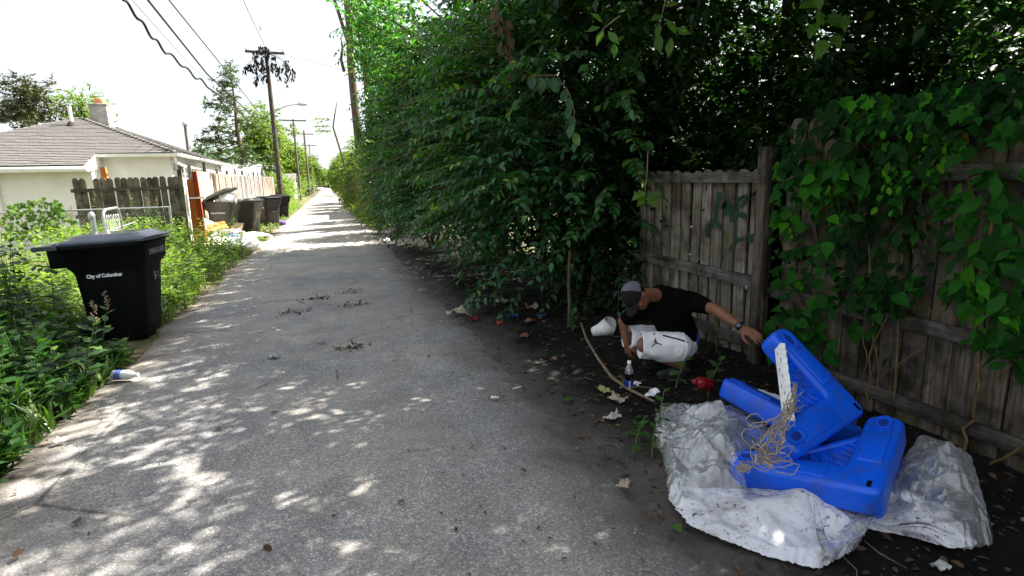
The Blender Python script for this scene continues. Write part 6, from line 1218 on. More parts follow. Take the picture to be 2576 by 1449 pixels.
sheet('', None, [(1655, 1060), (1690, 1030), (1800, 1045), (1920, 1070), (1960, 1120), (1900, 1220), (1760, 1290), (1690, 1240), (1660, 1140)], [(2.05, 2.46, .26, .2, .13, .6), (1.93, 2.3, .16, .2, .12, .2), (2.16, 2.76, .08, .16, .14, .5)], .04, 26, 21, M['film2'], .05, parent=lf_, kindpart='film_layer', NA=280, NR=76, long_=True)
rtf = sheet('plastic_sheet', 'clear crumpled plastic bag heaped right of the blue goal corners against the fence', [(2190, 1330), (2260, 1350), (2350, 1378), (2430, 1395), (2497, 1380), (2470, 1310), (2440, 1240), (2410, 1170), (2370, 1130), (2310, 1160), (2260, 1190), (2210, 1250)], [(2.92, 1.84, .2, .2, .12, .3), (2.74, 1.68, .2, .14, .10, .6), (2.6, 1.5, .18, .10, .06, 0), (3.0, 2.0, .10, .10, .10, .2)], .035, 26, 31, M['film'], .02, NA=280, NR=76, long_=True)
sheet('', None, [(2060, 1440), (2010, 1425), (2100, 1380), (2190, 1290), (2300, 1310), (2420, 1370), (2480, 1375), (2430, 1270), (2370, 1150), (2280, 1200), (2230, 1270), (2150, 1395)], [(2.93, 1.82, .2, .2, .12, .3), (2.74, 1.68, .2, .14, .10, .6)], .04, 26, 37, M['film2'], .045, parent=rtf, kindpart='film_layer', NA=280, NR=76, long_=True)
rng = np.random.default_rng(10); random.seed(10)
# ------------------------------------------------------------------ crouching man
from mathutils.bvhtree import BVHTree
def caps(mb, a, b, ra, rb, n=14, sq=1.0, k=5):
    a, b = Vector(a), Vector(b); d, s, u = frame_of(b - a); pts, rs = [], []
    for i in range(3): an = R(90 - i * 30); pts.append(a - d * ra * math.sin(an)); rs.append(max(.0006, ra * math.cos(an)))
    for i in range(k + 1): pts.append(a.lerp(b, i / k)); rs.append(ra + (rb - ra) * i / k)
    for i in range(1, 4): an = R(i * 30); pts.append(b + d * rb * math.sin(an)); rs.append(max(.0006, rb * math.cos(an)))
    mb.tube(pts, rs, n); return mb
def ell(mb, c, ax, n=18):
    """ellipsoid with three axis vectors"""
    c = Vector(c); X, Y, Z = [Vector(q) for q in ax]; rg = []
    for j in range(1, 12):
        b = math.pi * j / 12; rg.append([c + (X * math.cos(2 * math.pi * i / n) + Y * math.sin(2 * math.pi * i / n)) * math.sin(b) - Z * math.cos(b) for i in range(n)])
    mb.loft(rg, True); return mb
def fuse(mb, vox, it, name, mat, parent, disp=None):
    me = mb.mesh(name, mat); o = bpy.data.objects.new(name, me); COL.objects.link(o); rm_ = o.modifiers.new('r', 'REMESH'); rm_.mode = 'VOXEL'; rm_.voxel_size = vox
    sm_ = o.modifiers.new('s', 'SMOOTH'); sm_.iterations = it; sm_.factor = .5
    dg = bpy.context.evaluated_depsgraph_get(); dg.update(); m2 = bpy.data.meshes.new_from_object(o.evaluated_get(dg)); bpy.data.objects.remove(o)
    if disp:
        n0 = [v.normal.copy() for v in m2.vertices]
        for v, nn in zip(m2.vertices, n0): v.co += nn * disp(v.co)
    m2.name = name
    for p in m2.polygons: p.use_smooth = True
    if not m2.materials: m2.materials.append(mat)
    return link(name, m2, parent)
t = NT('skin'); v = t.co(); c = t.mix(t.noise(v, 14, 5, .6), (.15, .062, .034), (.25, .115, .066)); sk = t.bsdf(c, .5, t.bump(t.noise(v, 180, 3), .15, .002), 0, .35); t.p.inputs['Subsurface Weight'].default_value = .08; t.p.inputs['Subsurface Radius'].default_value = (.01, .004, .002); M['skin'] = t.done(sk)
M['shirt'] = simple('black_tshirt', (.0035, .0035, .004), .95, .3, 30, .3, spec=.05); M['shorts'] = simple('white_shorts', (.82, .81, .83), .8, .05, 20, .15, spec=.2); M['cap_k'] = simple('black_cap', (.009, .009, .011), .85, .2, 40, .2, spec=.2); M['cap_g'] = simple('grey_cap_panel', (.12, .115, .145), .9, .12, 60, .2, spec=.1); M['shoe'] = simple('dark_shoe', (.012, .012, .014), .7, .3, 20, .2); M['ink'] = simple('black_print', (.012, .012, .014), .8, .1, 30, 0); M['undies'] = simple('blue_waistband', (.02, .07, .30), .8, .2, 20, 0); M['hair'] = simple('short_hair', (.02, .014, .01), .9, .3, 90, .3, spec=.1)
MAN = empty('person', (2.55, 3.7, 0.02), 'crouching man in black t-shirt, cap and white shorts reaching towards the vines', 'person'); O_ = Vector(MAN.location)
def W(px, py, y): return aty(px, py, y) - O_
pel, hipL, hipR, knL, knR = W(1712, 866, 3.84), W(1702, 872, 3.72), W(1706, 856, 3.97), W(1620, 868, 3.80), W(1589, 850, 4.02)
bel, che, nkb, shL, shR = W(1700, 822, 3.84), W(1682, 778, 3.82), W(1662, 742, 3.80), W(1738, 757, 3.72), W(1612, 778, 3.92)
elL, wrL = W(1797, 778, 3.48), W(1868, 825, 3.26); elR, wrR = W(1567, 808, 4.0), W(1576, 866, 3.98)
HC = W(1600, 744, 3.68); anL, anR = knL + Vector((.31, -.10, -.25)), knR + Vector((.31, -.06, -.25))
for q in (anL, anR): q.z = max(q.z, .075)
hu = (Vector((-.92, -.12, .34))).normalized(); hf = Vector((-.18, -.24, -.95)); hf = (hf - hu * hf.dot(hu)).normalized(); hs = hu.cross(hf).normalized()
b = MB()
caps(b, pel, bel, .135, .125); caps(b, bel, che, .125, .14); caps(b, che, nkb, .13, .07); caps(b, hipL, hipR, .12, .12); caps(b, shL, nkb, .062, .06); caps(b, shR, nkb, .062, .06); caps(b, che, shL, .10, .06); caps(b, che, shR, .10, .06)
caps(b, hipL, knL, .098, .064); caps(b, hipR, knR, .098, .064); caps(b, knL, anL.lerp(knL, .5), .060, .062); caps(b, anL.lerp(knL, .5), anL, .062, .038); caps(b, knR, anR.lerp(knR, .5), .060, .062); caps(b, anR.lerp(knR, .5), anR, .062, .038)
caps(b, nkb, HC - hu * .055 - hf * .02, .058, .052)
caps(b, shL, elL, .056, .043); mid = elL.lerp(wrL, .3); caps(b, elL, mid, .043, .045); caps(b, mid, wrL, .045, .026); caps(b, shR, elR, .054, .042); caps(b, elR, wrR, .042, .026)
# head
ell(b, HC + hu * .02, (hs * .076, hf * .095, hu * .10)); ell(b, HC - hu * .045 + hf * .018, (hs * .062, hf * .076, hu * .075)); caps(b, HC + hf * .088 + hu * .012, HC + hf * .112 - hu * .022, .011, .015); ell(b, HC - hu * .092 + hf * .062, (hs * .026, hf * .024, hu * .020)); ell(b, HC - hu * .058 + hf * .086, (hs * .024, hf * .012, hu * .009)); ell(b, HC - hu * .072 + hf * .083, (hs * .022, hf * .012, hu * .009)); ell(b, HC + hu * .028 + hf * .086, (hs * .055, hf * .014, hu * .012))
for s in (1, -1):
    ell(b, HC + hs * s * .076 - hf * .008 - hu * .002, (hs * .012, hf * .020, hu * .032)); ell(b, HC + hs * s * .045 + hf * .066 - hu * .018, (hs * .022, hf * .018, hu * .018))
# hands
def hand(mb, wr, fw, nr, thumb_side, size=1.0, curl=.35, spread=.16):
    fw = fw.normalized(); sd = nr.cross(fw).normalized() * thumb_side; nr = fw.cross(sd).normalized() * (1 if thumb_side > 0 else -1); S = size
    pm = wr + fw * .05 * S
    for k, off in enumerate((-.028, -.010, .010, .028)): caps(mb, wr + fw * .008 + sd * off * .55 * S, wr + fw * .085 * S + sd * off * S, .014 * S, .0115 * S, 10)
    tips = []
    for k, (off, L) in enumerate(((.029, .072), (.010, .080), (-.009, .075), (-.027, .058))):
        p0 = wr + fw * .083 * S + sd * off * S; d = (fw + sd * off / .028 * spread).normalized(); c1 = curl * (1 + .15 * k)
        d1 = (d - nr * c1 * .5).normalized(); d2 = (d - nr * c1 * 1.2).normalized(); d3 = (d - nr * c1 * 1.9).normalized()
        p1 = p0 + d1 * L * .45 * S; p2 = p1 + d2 * L * .32 * S; p3 = p2 + d3 * L * .25 * S
        caps(mb, p0, p1, .0098 * S, .009 * S, 10, k=3); caps(mb, p1, p2, .009 * S, .0082 * S, 10, k=3); caps(mb, p2, p3, .0082 * S, .0068 * S, 10, k=3); tips.append(p3)
    t0 = wr + fw * .022 * S + sd * .026 * S; t1 = t0 + (fw * .6 + sd * .75 - nr * .25).normalized() * .042 * S; t2 = t1 + (fw * .85 + sd * .35 - nr * .3).normalized() * .034 * S; t3 = t2 + (fw * .95 + sd * .05 - nr * .35).normalized() * .026 * S
    caps(mb, t0, t1, .0155 * S, .0125 * S, 10, k=3); caps(mb, t1, t2, .0118 * S, .0105 * S, 10, k=3); caps(mb, t2, t3, .0105 * S, .0085 * S, 10, k=3); return tips
fwL = (W(1912, 850, 3.13) - wrL); hand(b, wrL, fwL, Vector((-.35, -.55, .75)), -1, 1.05, .32)
hand(b, wrR, Vector((.25, .1, -.9)), Vector((-.9, -.3, 0)), 1, 1.0, .5)
body = fuse(b, .0062, 3, 'body', M['skin'], MAN)
# shirt
s = MB(); caps(s, bel + (pel - bel) * .35, bel, .160, .155, 20); caps(s, bel, che, .155, .160, 20); caps(s, che, nkb - hu * -.01, .150, .088, 20); caps(s, shL, nkb, .085, .082); caps(s, shR, nkb, .085, .082); caps(s, che, shL, .125, .085); caps(s, che, shR, .125, .085)
se = shL.lerp(elL, .62); caps(s, shL, se, .082, .068); se2 = shR.lerp(elR, .7); caps(s, shR, se2, .080, .066)
fold = lambda f, a: (lambda p: a * (mnoise.noise(Vector(p) * f) + .6 * mnoise.noise(Vector(p) * f * 2.3)))
sh_ = fuse(s, .009, 3, 'tshirt', M['shirt'], MAN, fold(9, .008))
# shorts: two loose legs flaring to open hems
def leg_tube(mb, a, b, ra, rb, hem=.0):
    a, b = Vector(a), Vector(b); d, u1, u2 = frame_of(b - a); L = (b - a).length; rg = []; n = 40; m_ = 16
    for j in range(m_ + 1):
        u = j / m_; r_ = ra + (rb - ra) * u ** 1.3; rg.append([a + d * L * u + (u1 * math.cos(an) * (1 + .04 * math.sin(3 * an + 4 * u)) + u2 * math.sin(an) * 1.06) * (r_ + .006 * math.sin(7 * an + 3 * u) * u) for an in [2 * math.pi * i / n for i in range(n)]])
    inn = [[q + (a + d * L * u_ - q) * .07 for q in rg[jj]] for jj, u_ in ((m_, 1.0), (m_ - 4, 1 - 4 / m_))]
    mb.loft(rg + inn, True, False); return mb
def crease(mb):
    mb.v = [tuple(Vector(q) + Vector((mnoise.noise(Vector(q) * 11), mnoise.noise(Vector(q) * 11 + Vector((7, 3, 1))), mnoise.noise(Vector(q) * 13 + Vector((2, 9, 4))))) * .013) for q in mb.v]; return mb
sl = MB(); kx = hipL + (knL - hipL) * 1.0; leg_tube(sl, hipL + (hipL - knL) * .16, kx + (knL - hipL) * .12, .122, .102); so1 = link('shorts_leg', crease(sl).mesh('shorts_leg', M['shorts']), MAN)
sr = MB(); leg_tube(sr, hipR + (hipR - knR) * .12, knR + (knR - hipR) * .10, .118, .10); link('shorts_leg', crease(sr).mesh('shorts_leg', M['shorts']), MAN)
sp2 = MB(); caps(sp2, hipL, hipR, .126, .126, 20); caps(sp2, pel, bel.lerp(pel, .4), .140, .140, 20); fuse(sp2, .009, 2, 'shorts_seat', M['shorts'], MAN, fold(10, .006))
wb = MB(); ell(wb, pel + Vector((.085, .02, .05)), (Vector((.05, .02, 0)), Vector((0, .15, 0)), Vector((0.03, 0, .10)))); fuse(wb, .01, 2, 'waistband', M['undies'], MAN)
# print on the shorts, laid onto the cloth
def decal(name, polys, bv, mat, off=.0022):
    mb = MB(); c0 = Vector((0, 0, CH)) - O_
    for pl in polys:
        vs = []
        for px, py in pl:
            d = ray(px, py).normalized(); h = None
            for q in bv:
                r_ = q.ray_cast(c0, d)
                if r_[0] is not None and (h is None or r_[3] < h[3]): h = r_
            if h is not None: vs.append(h[0] - d * off)
        if len(vs) >= 3: mb.add(vs, [tuple(range(len(vs)))])
    return link(name, mb.mesh(name, mat), MAN) if mb.v else None
def bvh(o): return BVHTree.FromPolygons([v.co.copy() for v in o.data.vertices], [tuple(p.vertices) for p in o.data.polygons])
so_all = [o for o in MAN.children if o.name.startswith('shorts')]; bvs = [bvh(o) for o in so_all]
def z5(x, y): return ((2200 + x / 2.415) * .67083, (950 + y / 2.415) * .67083)
def strip(pts, w):
    out = []
    for i in range(len(pts) - 1):
        (x0, y0), (x1, y1) = pts[i], pts[i + 1]; L = math.hypot(x1 - x0, y1 - y0); nx, ny = -(y1 - y0) / L * w, (x1 - x0) / L * w; k = max(1, int(L / 22))
        for j in range(k):
            a, b_ = j / k, (j + 1) / k + .02; out.append([z5(x0 + (x1 - x0) * a + nx, y0 + (y1 - y0) * a + ny), z5(x0 + (x1 - x0) * b_ + nx, y0 + (y1 - y0) * b_ + ny), z5(x0 + (x1 - x0) * b_ - nx, y0 + (y1 - y0) * b_ - ny), z5(x0 + (x1 - x0) * a - nx, y0 + (y1 - y0) * a - ny)])
    return out
decal('side_stripe', strip([(690, 742), (760, 760), (840, 780), (918, 806)], 7), bvs, M['ink']); decal('side_stripe', strip([(655, 732), (682, 720)], 8) + strip([(606, 738), (616, 716)], 7), bvs, M['ink'])
jump = strip([(622, 790), (632, 815)], 9) + strip([(632, 815), (655, 818), (680, 828)], 5) + strip([(630, 812), (606, 830), (588, 846)], 5) + strip([(620, 790), (622, 768)], 4) + strip([(618, 792), (606, 802), (600, 812)], 3.5)
jump += [[z5(618 + 6 * math.cos(a * .785), 785 + 7 * math.sin(a * .785)) for a in range(8)]]; decal('logo', jump, bvs, M['ink'])
hm = MB()
for hp_, kn_, k_, rr_ in ((hipL, knL, 1.09, .1035), (hipR, knR, 1.07, .1015)):
    d_, u1_, u2_ = frame_of(kn_ - hp_)
    for off in (0.0, -.022):
        c_ = hp_ + (kn_ - hp_) * k_ + d_ * off; hm_ = MB().tube([c_ + (u1_ * math.cos(a) * (1 + .04 * math.sin(3 * a + 3.6)) + u2_ * math.sin(a) * 1.06) * (rr_ + .006 * math.sin(7 * a + 2.7)) for a in [2 * math.pi * i / 40 for i in range(41)]], .0022, 5, False); link('hem', crease(hm_).mesh('hem', M['shorts']), MAN)
# shoes
for an, kn in ((anL, knL), (anR, knR)):
    f = Vector((-.92, .1, 0)).normalized(); q = Vector((an.x, an.y, .0)); m_ = MB(); caps(m_, q + Vector((.03, .02, .045)), q + f * .12 + Vector((0, 0, .04)), .042, .040); caps(m_, q + f * .10 + Vector((0, 0, .036)), q + f * .20 + Vector((0, 0, .032)), .040, .032); caps(m_, an, q + Vector((0.01, 0, .05)), .045, .045); o = fuse(m_, .009, 2, 'shoe', M['shoe'], MAN); mb_ = MB(); mb_.loft([[q + Vector((0, 0, z)) + f * (.085 + .14 * math.cos(a)) * 1.0 + f.cross(Vector((0, 0, 1))) * .046 * math.sin(a) for a in [2 * math.pi * i / 18 for i in range(18)]] for z in (-.003, .02)], True); link('sole', mb_.mesh('sole', M['tyre']), o)
# cap, hair, watch, face
cp = MB(); rg = []
for j in range(0, 10):
    b_ = R(4 + 86 * j / 9); rg.append([HC + hu * (.022 + .108 * math.cos(b_)) + (hs * .084 * math.cos(a) + hf * (.103 * math.sin(a) - .004)) * math.sin(b_) for a in [2 * math.pi * i / 26 for i in range(26)]])
cap_o = link('cap', cp.loft(rg + [[HC + hu * .018 + (hs * .078 * math.cos(a) + hf * .096 * math.sin(a)) for a in [2 * math.pi * i / 26 for i in range(26)]]], True).mesh('cap', M['cap_k']), MAN)
br = MB(); rows = []
for j in range(7):
    u = j / 6; rows.append([HC + hf * (.085 + .085 * u * math.cos(R(a) * .9)) + hs * (.076 * math.sin(R(a)) * (1 - .12 * u)) + hu * (.030 + .012 * math.cos(R(a)) - .016 * u) for a in range(-90, 91, 15)])
V_ = [q for r_ in rows for q in r_]; nV = len(V_); k13 = 13; fcs = [(j*k13+i, j*k13+i+1, (j+1)*k13+i+1, (j+1)*k13+i) for j in range(6) for i in range(12)]; br.add(V_ + [q - hu * .004 for q in V_], fcs + [tuple(nV + a for a in reversed(f)) for f in fcs], True); link('brim', br.mesh('brim', M['cap_k']), cap_o)
gp_ = MB(); rg = []
for j in range(0, 8):
    b_ = R(6 + 78 * j / 7); rg.append([HC + hu * (.022 + .1105 * math.cos(b_)) + (hs * .0865 * math.cos(a) + hf * (.1055 * math.sin(a) - .004)) * math.sin(b_) for a in [R(180 + 168 * i / 14 + 4) for i in range(15)]])
V_ = [q for r_ in rg for q in r_]; gp_.add(V_, [(j*15+i, j*15+i+1, (j+1)*15+i+1, (j+1)*15+i) for j in range(7) for i in range(14)], True); link('back_panel', gp_.mesh('back_panel', M['cap_g']), cap_o); link('button', MB().lathe([(.008, 0), (.007, .004), (.002, .006)], 8, Matrix.Translation(HC + hu * .131) @ hu.to_track_quat('Z', 'Y').to_matrix().to_4x4()).mesh('button', M['cap_k']), cap_o)
hr_ = MB(); rg = []
for j in range(5):
    z = .020 - .045 * j / 4; rg.append([HC + hu * z + hs * .0795 * math.cos(a) * (1 - .1 * j / 4) + hf * (.097 * math.sin(a) * (1 - .08 * j / 4) + .0) for a in [R(190 + 160 * i / 16) for i in range(17)]])
V_ = [q for r_ in rg for q in r_]; hr_.add(V_, [(j*17+i, j*17+i+1, (j+1)*17+i+1, (j+1)*17+i) for j in range(4) for i in range(16)], True); link('hair', hr_.mesh('hair', M['hair']), MAN)
for s_ in (1, -1):
    e_ = MB(); ell(e_, HC + hf * .084 + hs * s_ * .032 + hu * .008, (hs * .013, hf * .008, hu * .007), 12); eo = link('eye', e_.mesh('eye', M['white']), MAN); i_ = MB(); ell(i_, HC + hf * .0905 + hs * s_ * .032 + hu * .006, (hs * .006, hf * .003, hu * .006), 10); link('iris', i_.mesh('iris', M['hair']), eo)
    w_ = MB(); caps(w_, HC + hf * .098 + hs * s_ * .016 + hu * .026, HC + hf * .088 + hs * s_ * .052 + hu * .028, .004, .003, 8); link('eyebrow', w_.mesh('eyebrow', M['hair']), MAN)
wd = (wrL - elL).normalized(); wc = wrL - wd * .022; vd = (Vector((0, 0, CH)) - O_ - wc).normalized(); vd = (vd - wd * vd.dot(wd)).normalized(); m3 = Matrix((wd.cross(vd), wd, vd)).transposed().to_4x4(); m3.translation = wc
st_ = MB().lathe([(.0305, -.011), (.0335, -.011), (.0335, .011), (.0305, .011)], 22, Matrix.Translation(wc) @ wd.to_track_quat('Z', 'Y').to_matrix().to_4x4()); wt = link('watch', st_.mesh('watch', M['cap_k']), MAN)
link('watch_case', MB().lathe([(.021, .028), (.024, .031), (.024, .038), (.020, .041)], 18, m3).mesh('watch_case', M['cap_k']), wt); link('watch_face', MB().lathe([(.0165, .0412), (.0165, .0422)], 18, m3).mesh('watch_face', M['cap_g']), wt)
rng = np.random.default_rng(11); random.seed(11)
# ------------------------------------------------------------------ litter, bottles, sticks
def mudz(x, y): return muds(x, y) if x > 1.42 else 0.014
def on_ground(px, py):
    p = gp(px, py); return Vector((p.x, p.y, mudz(p.x, p.y)))
M['clear'] = film('clear_bottle', 0, .25, .08); M['cola'] = simple('dark_cola', (.006, .003, .003), .12, .1, 5, 0); M['label_b'] = simple('blue_label', (.01, .03, .22), .4, .2, 20, 0)
def bottle(loc, rot, label, h=.245, r=.034, body='cola', lab='label_b', capm='white', fill=.72, name='plastic_bottle'):
    rt = empty(name, loc, label, 'bottle'); rt.rotation_euler = rot; prof = [(.6 * r, 0), (r, .008), (r, .30 * h), (.93 * r, .36 * h), (r, .42 * h), (r, .60 * h), (.85 * r, .72 * h), (.5 * r, .84 * h), (.36 * r, .88 * h), (.36 * r, .93 * h)]
    sm_ = lambda a, b_: [(q[0], q[1]) for q in prof if a * h <= q[1] <= b_ * h]; link('body', MB().lathe([q for q in prof if q[1] <= .61 * h], 18).mesh('body', M[body]), rt); link('shoulder', MB().lathe([q for q in prof if q[1] >= .6 * h], 18).mesh('shoulder', M['clear'] if body == 'cola' else M[body]), rt)
    link('label_band', MB().lathe([(1.02 * r, .14 * h), (1.02 * r, .40 * h)], 18).mesh('label_band', M[lab]), rt); link('cap', MB().lathe([(.42 * r, .90 * h), (.44 * r, .91 * h), (.44 * r, .99 * h), (.38 * r, h)], 14).mesh('cap', M[capm]), rt); return rt
b_ = bottle(on_ground(1582, 985), (0, 0, R(40)), 'dark soda bottle with white cap standing on the dirt before the man')
lb = [o for o in b_.children if o.name.startswith('label_band')][0]
for k in range(7): link('label_mark', MB().box((-.0012, -.0035, -.003), (.0006, .0035, .003), Matrix.Rotation(R(205 + (k % 2) * 9), 4, 'Z') @ Matrix.Translation((.0352, 0, .042 + k * .0078))).mesh('label_mark', M['print']), lb)
bottle(on_ground(288, 958) + Vector((0, 0, .04)), (R(88), R(12), R(62)), 'crushed white bottle with blue band lying at the left road edge', .25, .042, 'white', 'blue_p', 'white')
bottle(Vector((2.66, 3.34, .19)), (R(70), R(18), R(-30)), 'glossy red plastic bottle by the end of the far blue goal corner', .24, .045, 'red_p' if 'red_p' in M else 'white', 'red_p' if 'red_p' in M else 'white', 'white') if False else None
M['red_p'] = simple('glossy_red', (.22, .008, .008), .15, .3, 8, .1)
bottle(Vector((2.47, 3.14, .16)), (R(-70), R(14), R(100)), 'glossy red plastic bottle by the end of the far blue goal corner', .16, .045, 'red_p', 'red_p', 'red_p')
def paper(px, py, s, mat, label, seed, rz=0.0, flat=.35, cat='litter', nm='litter_scrap'):
    p = on_ground(px, py); rt = empty(nm, p + Vector((0, 0, .012)), label, cat, None, rz); n = 9; G_ = np.array([(-.5 + i / n, -.5 + j / n) for j in range(n + 1) for i in range(n + 1)]); h = crumple(G_, flat, 14, seed, 1.0); e = np.random.default_rng(seed).normal(0, .04, G_.shape); V = np.stack([(G_[:, 0] + e[:, 0]) * s, (G_[:, 1] + e[:, 1]) * s * .7, h * s * .6 + abs(h.min()) * s * .3], 1)
    link('sheet', MB().add([tuple(q) for q in V], [(j*(n+1)+i, j*(n+1)+i+1, (j+1)*(n+1)+i+1, (j+1)*(n+1)+i) for j in range(n) for i in range(n)], True).mesh('sheet', mat), rt); return rt
M['tan_paper'] = simple('tan_paper', (.36, .30, .22), .9, .3, 10, .2); M['grey_paper'] = simple('grey_paper', (.42, .42, .40), .85, .25, 10, .2); M['red_paper'] = simple('red_wrapper', (.35, .04, .03), .5, .3, 10, .1); M['navy'] = simple('navy_wrapper', (.02, .035, .16), .5, .3, 10, .1); M['brown_paper'] = simple('brown_wrapper', (.22, .10, .06), .8, .3, 10, .1); M['yel'] = simple('yellow_green_scrap', (.30, .34, .12), .8, .3, 10, .1)
for a in ((1160, 790, .26, 'tan_paper', 'crumpled tan bag at the edge of the thicket'), (1190, 804, .12, 'red_paper', 'red wrapper next to the crumpled tan bag'), (1262, 760, .16, 'grey_paper', 'pale grey torn lid under the thicket'), (1288, 798, .14, 'navy', 'navy blue wrapper under the thicket'), (1338, 775, .16, 'tan_paper', 'dusty tan scrap beyond the navy wrapper'), (1365, 795, .13, 'navy', 'smaller navy wrapper beside the dusty tan scrap'), (1320, 848, .12, 'brown_paper', 'orange and brown wrapper on the open dirt'), (1333, 815, .12, 'brown_paper', 'curled brown scrap above the orange wrapper'), (1255, 815, .10, 'red_paper', 'rust red scrap left of the curled brown one'), (1520, 985, .10, 'yel', 'yellow-green curled leaf scrap by the soda bottle'), (1640, 1000, .11, 'white', 'white torn paper beside the stick end'), (1555, 1015, .13, 'tan_paper', 'flattened dusty scrap below the stick'), (1600, 970, .08, 'white', 'small white chip behind the soda bottle'), (1130, 795, .09, 'grey_paper', 'grey crumb of paper at the road edge by the tan bag'), (970, 608, .3, 'white', 'white bag scrap on the black dirt far along the thicket'), (152, 1120, .07, 'white', 'small white scrap at the near left road edge'), (690, 905, .10, 'grey_paper', 'pale flattened scrap in the middle of the road'), (1245, 1010, .06, 'white', 'sliver of white paper at the muddy road margin'), (1570, 1230, .09, 'tan_paper', 'dry tan leaf scrap before the plastic sheet'), (1540, 1060, .12, 'grey_paper', 'muddy grey scrap between stick and plastic'), (1060, 735, .1, 'grey_paper', 'grey rag flattened on the dirt under the thicket'), (2365, 1430, .07, 'grey_paper', 'small grey chip on the dark dirt near the fence')):
    paper(a[0], a[1], a[2], M[a[3]], a[4], int(a[0]), random.uniform(0, 6))
# white foam cup shell
cu = empty('foam_cup', on_ground(1492, 848) + Vector((0, 0, .04)), 'broken white foam cup lying on the dirt left of the man', 'cup'); cu.rotation_euler = (R(64), R(30), R(35)); link('shell', MB().loft([[Vector((r_ * math.cos(a) * 1.0, r_ * math.sin(a), z + .03 * math.sin(2 * a) * (z > .1))) for a in [2 * math.pi * i / 22 for i in range(22)]] for r_, z in ((.05, 0), (.065, .08), (.105, .21), (.098, .205), (.058, .085), (.045, .01))], True).mesh('shell', M['white']), cu)
sk_ = empty('stick', on_ground(1550, 960), 'long curved bare stick lying between the cup and the plastic sheet', 'stick'); P_ = [on_ground(*q) + Vector((0, 0, z)) - sk_.location for q, z in (((1462, 842), .10), ((1475, 872), .07), ((1505, 915), .04), ((1540, 958), .03), ((1580, 990), .03), ((1645, 1022), .05))]; link('shaft', MB().tube(P_, [.009, .012, .013, .013, .012, .009], 7).mesh('shaft', M['twig']), sk_); link('side_twig', MB().tube([P_[4], P_[4] + Vector((.06, -.02, .02)), P_[4] + Vector((.16, -.08, .015))], [.006, .005, .002], 5).mesh('side_twig', M['twig']), sk_)
sd_ = empty('stake', on_ground(1432, 822), 'thin bare brown stem rising from the litter beside the foam cup', 'stem'); link('shaft', MB().tube([(0, 0, 0), (.005, 0, .25), (.0, .01, .5), (.015, 0, .85)], [.024, .021, .018, .014], 7).mesh('shaft', M['bark']), sd_); link('side_twig', MB().tube([(0, 0, .5), (.06, 0, .7)], [.008, .004], 5).mesh('side_twig', M['bark']), sd_)
# straw and cigarette-like sticks
for i, (px, py, L, a, lab) in enumerate(((1560, 978, .14, 20, 'white straw on the dirt beside the soda bottle'), (1290, 985, .07, 5, 'small white stick on the muddy road margin'))):
    s_ = empty('straw', on_ground(px, py) + Vector((0, 0, .01)), lab, 'straw', None, R(a)); link('tube', MB().tube([(0, 0, 0), (L, 0, .004)], .004, 6).mesh('tube', M['white']), s_); link('end', MB().tube([(L + .0005, 0, .004), (L + .012, 0, .004)], .0038, 6).mesh('end', M['tan_paper']), s_)
# fallen leaves
lg = leaf_obj('oval', M['sprig']); lb2 = leaf_obj('oval', M['dead_o'])
def fallen(px, py, s, mesh, label, grp=None):
    rt = empty('fallen_leaf', on_ground(px, py) + Vector((0, 0, .012)), label, 'leaf', grp, random.uniform(0, 6)); place('blade', mesh, rt, (0, 0, 0), (R(random.uniform(-12, 12)), R(random.uniform(-12, 12)), 0), s); link('stalk', MB().tube([(0, 0, .002), (-.25 * s, .04 * s, .004)], .0012, 4).mesh('stalk', M['stem']), rt)
for px, py, s in ((1443, 1005, .085), (1712, 1352, .075), (1190, 952, .05), (1570, 960, .06), (1540, 870, .05), (1505, 1000, .05), (1560, 1080, .05), (1315, 910, .05), (1240, 930, .06)): fallen(px, py, s, lg, 'fresh green leaf lying on the dirt margin', 'green fallen leaves')
for px, py, s in ((1310, 1190, .05), (665, 1385, .055), (205, 1325, .07), (60, 1395, .07), (1190, 1130, .045), (1003, 1280, .05), (540, 1090, .05), (700, 1045, .05), (1080, 900, .045), (990, 915, .04), (840, 1310, .035), (1250, 905, .05), (120, 1120, .06), (1715, 1310, .06)): fallen(px, py, s, lb2, 'dry brown leaf lying on the road surface', 'brown fallen leaves')
for px, py, s, lab in ((880, 738, .30, 'tuft of greenish torn weeds in the middle of the road'), (800, 755, .26, 'dark smear of dead leaves on the road near the torn weeds'), (745, 790, .34, 'brown heap of dry twigs and leaves on the road'), (880, 772, .3, 'straw-coloured heap of dry leaves on the road beside the torn weeds'), (890, 880, .22, 'pale dried leaf curl in the road')):
    c0 = on_ground(px, py); s *= .75; n = 24; P = np.array([tuple(c0)] * n) + np.stack([rng.normal(0, s * .5, n), rng.normal(0, s * .35, n), rng.uniform(0, .03, n)], 1) - np.array(c0); rt = empty('leaf_heap', c0, lab, 'debris'); tag(link('leaves', leaf_mesh('leaves', P, rng.normal(size=(n, 3)) * np.array([1, 1, .25]), rng.normal(size=(n, 3)) * .5 + np.array([0, 0, 1]), rng.uniform(.03, .07, n), T6, M['grass'] if 'greenish' in lab else M['deadvine'] if 'dark' in lab or 'brown' in lab else M['deadleaf']), rt), kind='stuff')
    tb = MB()
    for k in range(7): a = random.uniform(0, 3.14); q = Vector((random.gauss(0, s * .4), random.gauss(0, s * .25), .012)); tb.tube([q, q + Vector((math.cos(a) * .12, math.sin(a) * .12, .01))], .003, 4)
    tag(link('twigs', tb.mesh('twigs', M['twig']), rt), kind='stuff')
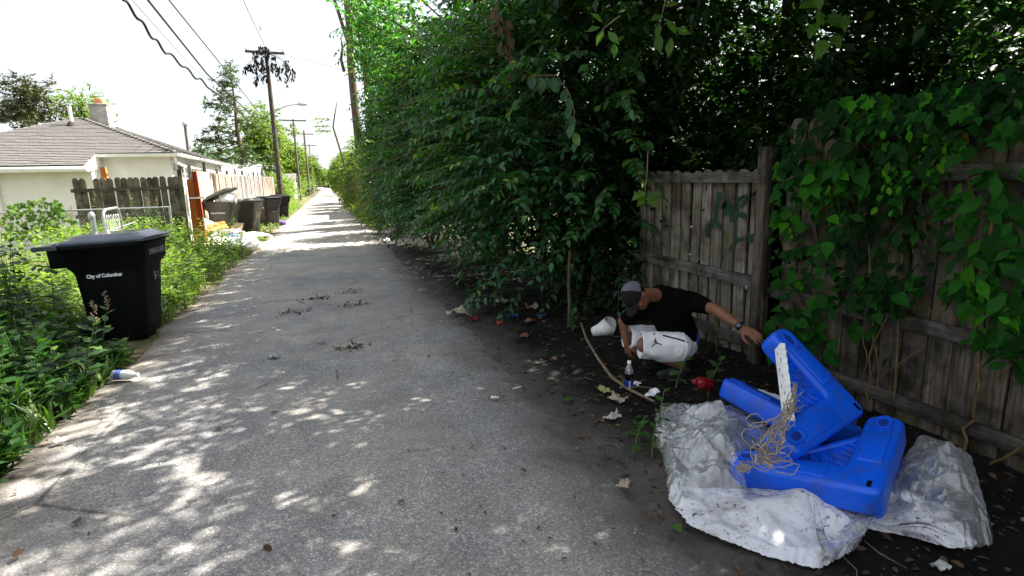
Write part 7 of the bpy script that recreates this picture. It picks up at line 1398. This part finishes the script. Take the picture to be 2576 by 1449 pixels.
def litter_cloud(name, label, n, fx, fy, smin, smax, mat, zf):
    x = fx(n); y_ = fy(n); P = np.stack([x, y_, np.array([zf(a, b) for a, b in zip(x, y_)]) + .008], 1); D = rng.normal(size=(n, 3)) * np.array([1, 1, .18]); N_ = rng.normal(size=(n, 3)) * .28 + np.array([0, 0, 1]); o = link(name, leaf_mesh(name, P, D, N_, rng.uniform(smin, smax, n), T6, mat)); return tag(o, label, 'leaf litter', kind='stuff')
litter_cloud('leaf_litter', 'brown leaf litter strewn over the dirt beside the fence', 2600, lambda n: 1.25 + 2.05 * rng.random(n) ** .8, lambda n: .7 + 13 * rng.random(n) ** 1.4, .02, .06, M['deadleaf'], mudz)
litter_cloud('road_crumbs', 'crumbs of dead leaf along the road margins', 420, lambda n: np.where(rng.random(n) < .55, 1.15 - .9 * rng.random(n) ** 2, -1.95 + .8 * rng.random(n) ** 2), lambda n: 1.2 + 16 * rng.random(n) ** 1.3, .012, .035, M['deadleaf'], lambda a, b: .012)
litter_cloud('fallen_green_bits', 'green leaf bits strewn under the thicket', 120, lambda n: 1.3 + 1.8 * rng.random(n), lambda n: 2 + 8 * rng.random(n), .02, .05, M['hedge'], mudz)
pbm = MB()
for i in range(520):
    x = random.choice((random.uniform(.6, 1.35), random.uniform(-2.0, -1.2), random.uniform(-2, 1.1))); y_ = 1.2 + 12 * random.random() ** 1.6; r_ = random.uniform(.003, .010); c0 = Vector((x, y_, .010 + r_ * .3)); rr = [Vector((random.gauss(0, 1), random.gauss(0, 1), random.gauss(0, 1))).normalized() * r_ * random.uniform(.7, 1.2) for _ in range(4)]
    pbm.add([c0 + Vector((r_, 0, 0)), c0 + Vector((-r_, .3 * r_, 0)), c0 + Vector((0, r_, .1 * r_)), c0 + Vector((.1 * r_, -r_, 0)), c0 + Vector((0, 0, r_ * .9)), c0 - Vector((0, 0, r_ * .5))], [(0,2,4),(2,1,4),(1,3,4),(3,0,4),(2,0,5),(1,2,5),(3,1,5),(0,3,5)])
tag(pbm.build('gravel', simple('pale_gravel', (.26, .245, .22), .9, .4, 30, .2)), 'loose pale gravel grains on the road', 'gravel', kind='stuff')
tw_ = MB()
for i in range(70):
    x, y_ = 1.2 + 2 * random.random(), 1.0 + 9 * random.random() ** 1.3; a = random.uniform(0, 6.28); L = random.uniform(.06, .28); q = Vector((x, y_, mudz(x, y_) + .012)); tw_.tube([q, q + Vector((math.cos(a) * L * .5, math.sin(a) * L * .5, .012)), q + Vector((math.cos(a + .3) * L, math.sin(a + .3) * L, .004))], [.0028, .0024, .001], 4)
tag(tw_.build('fallen_twigs', M['twig']), 'thin twigs scattered on the dirt', 'twigs', kind='stuff')
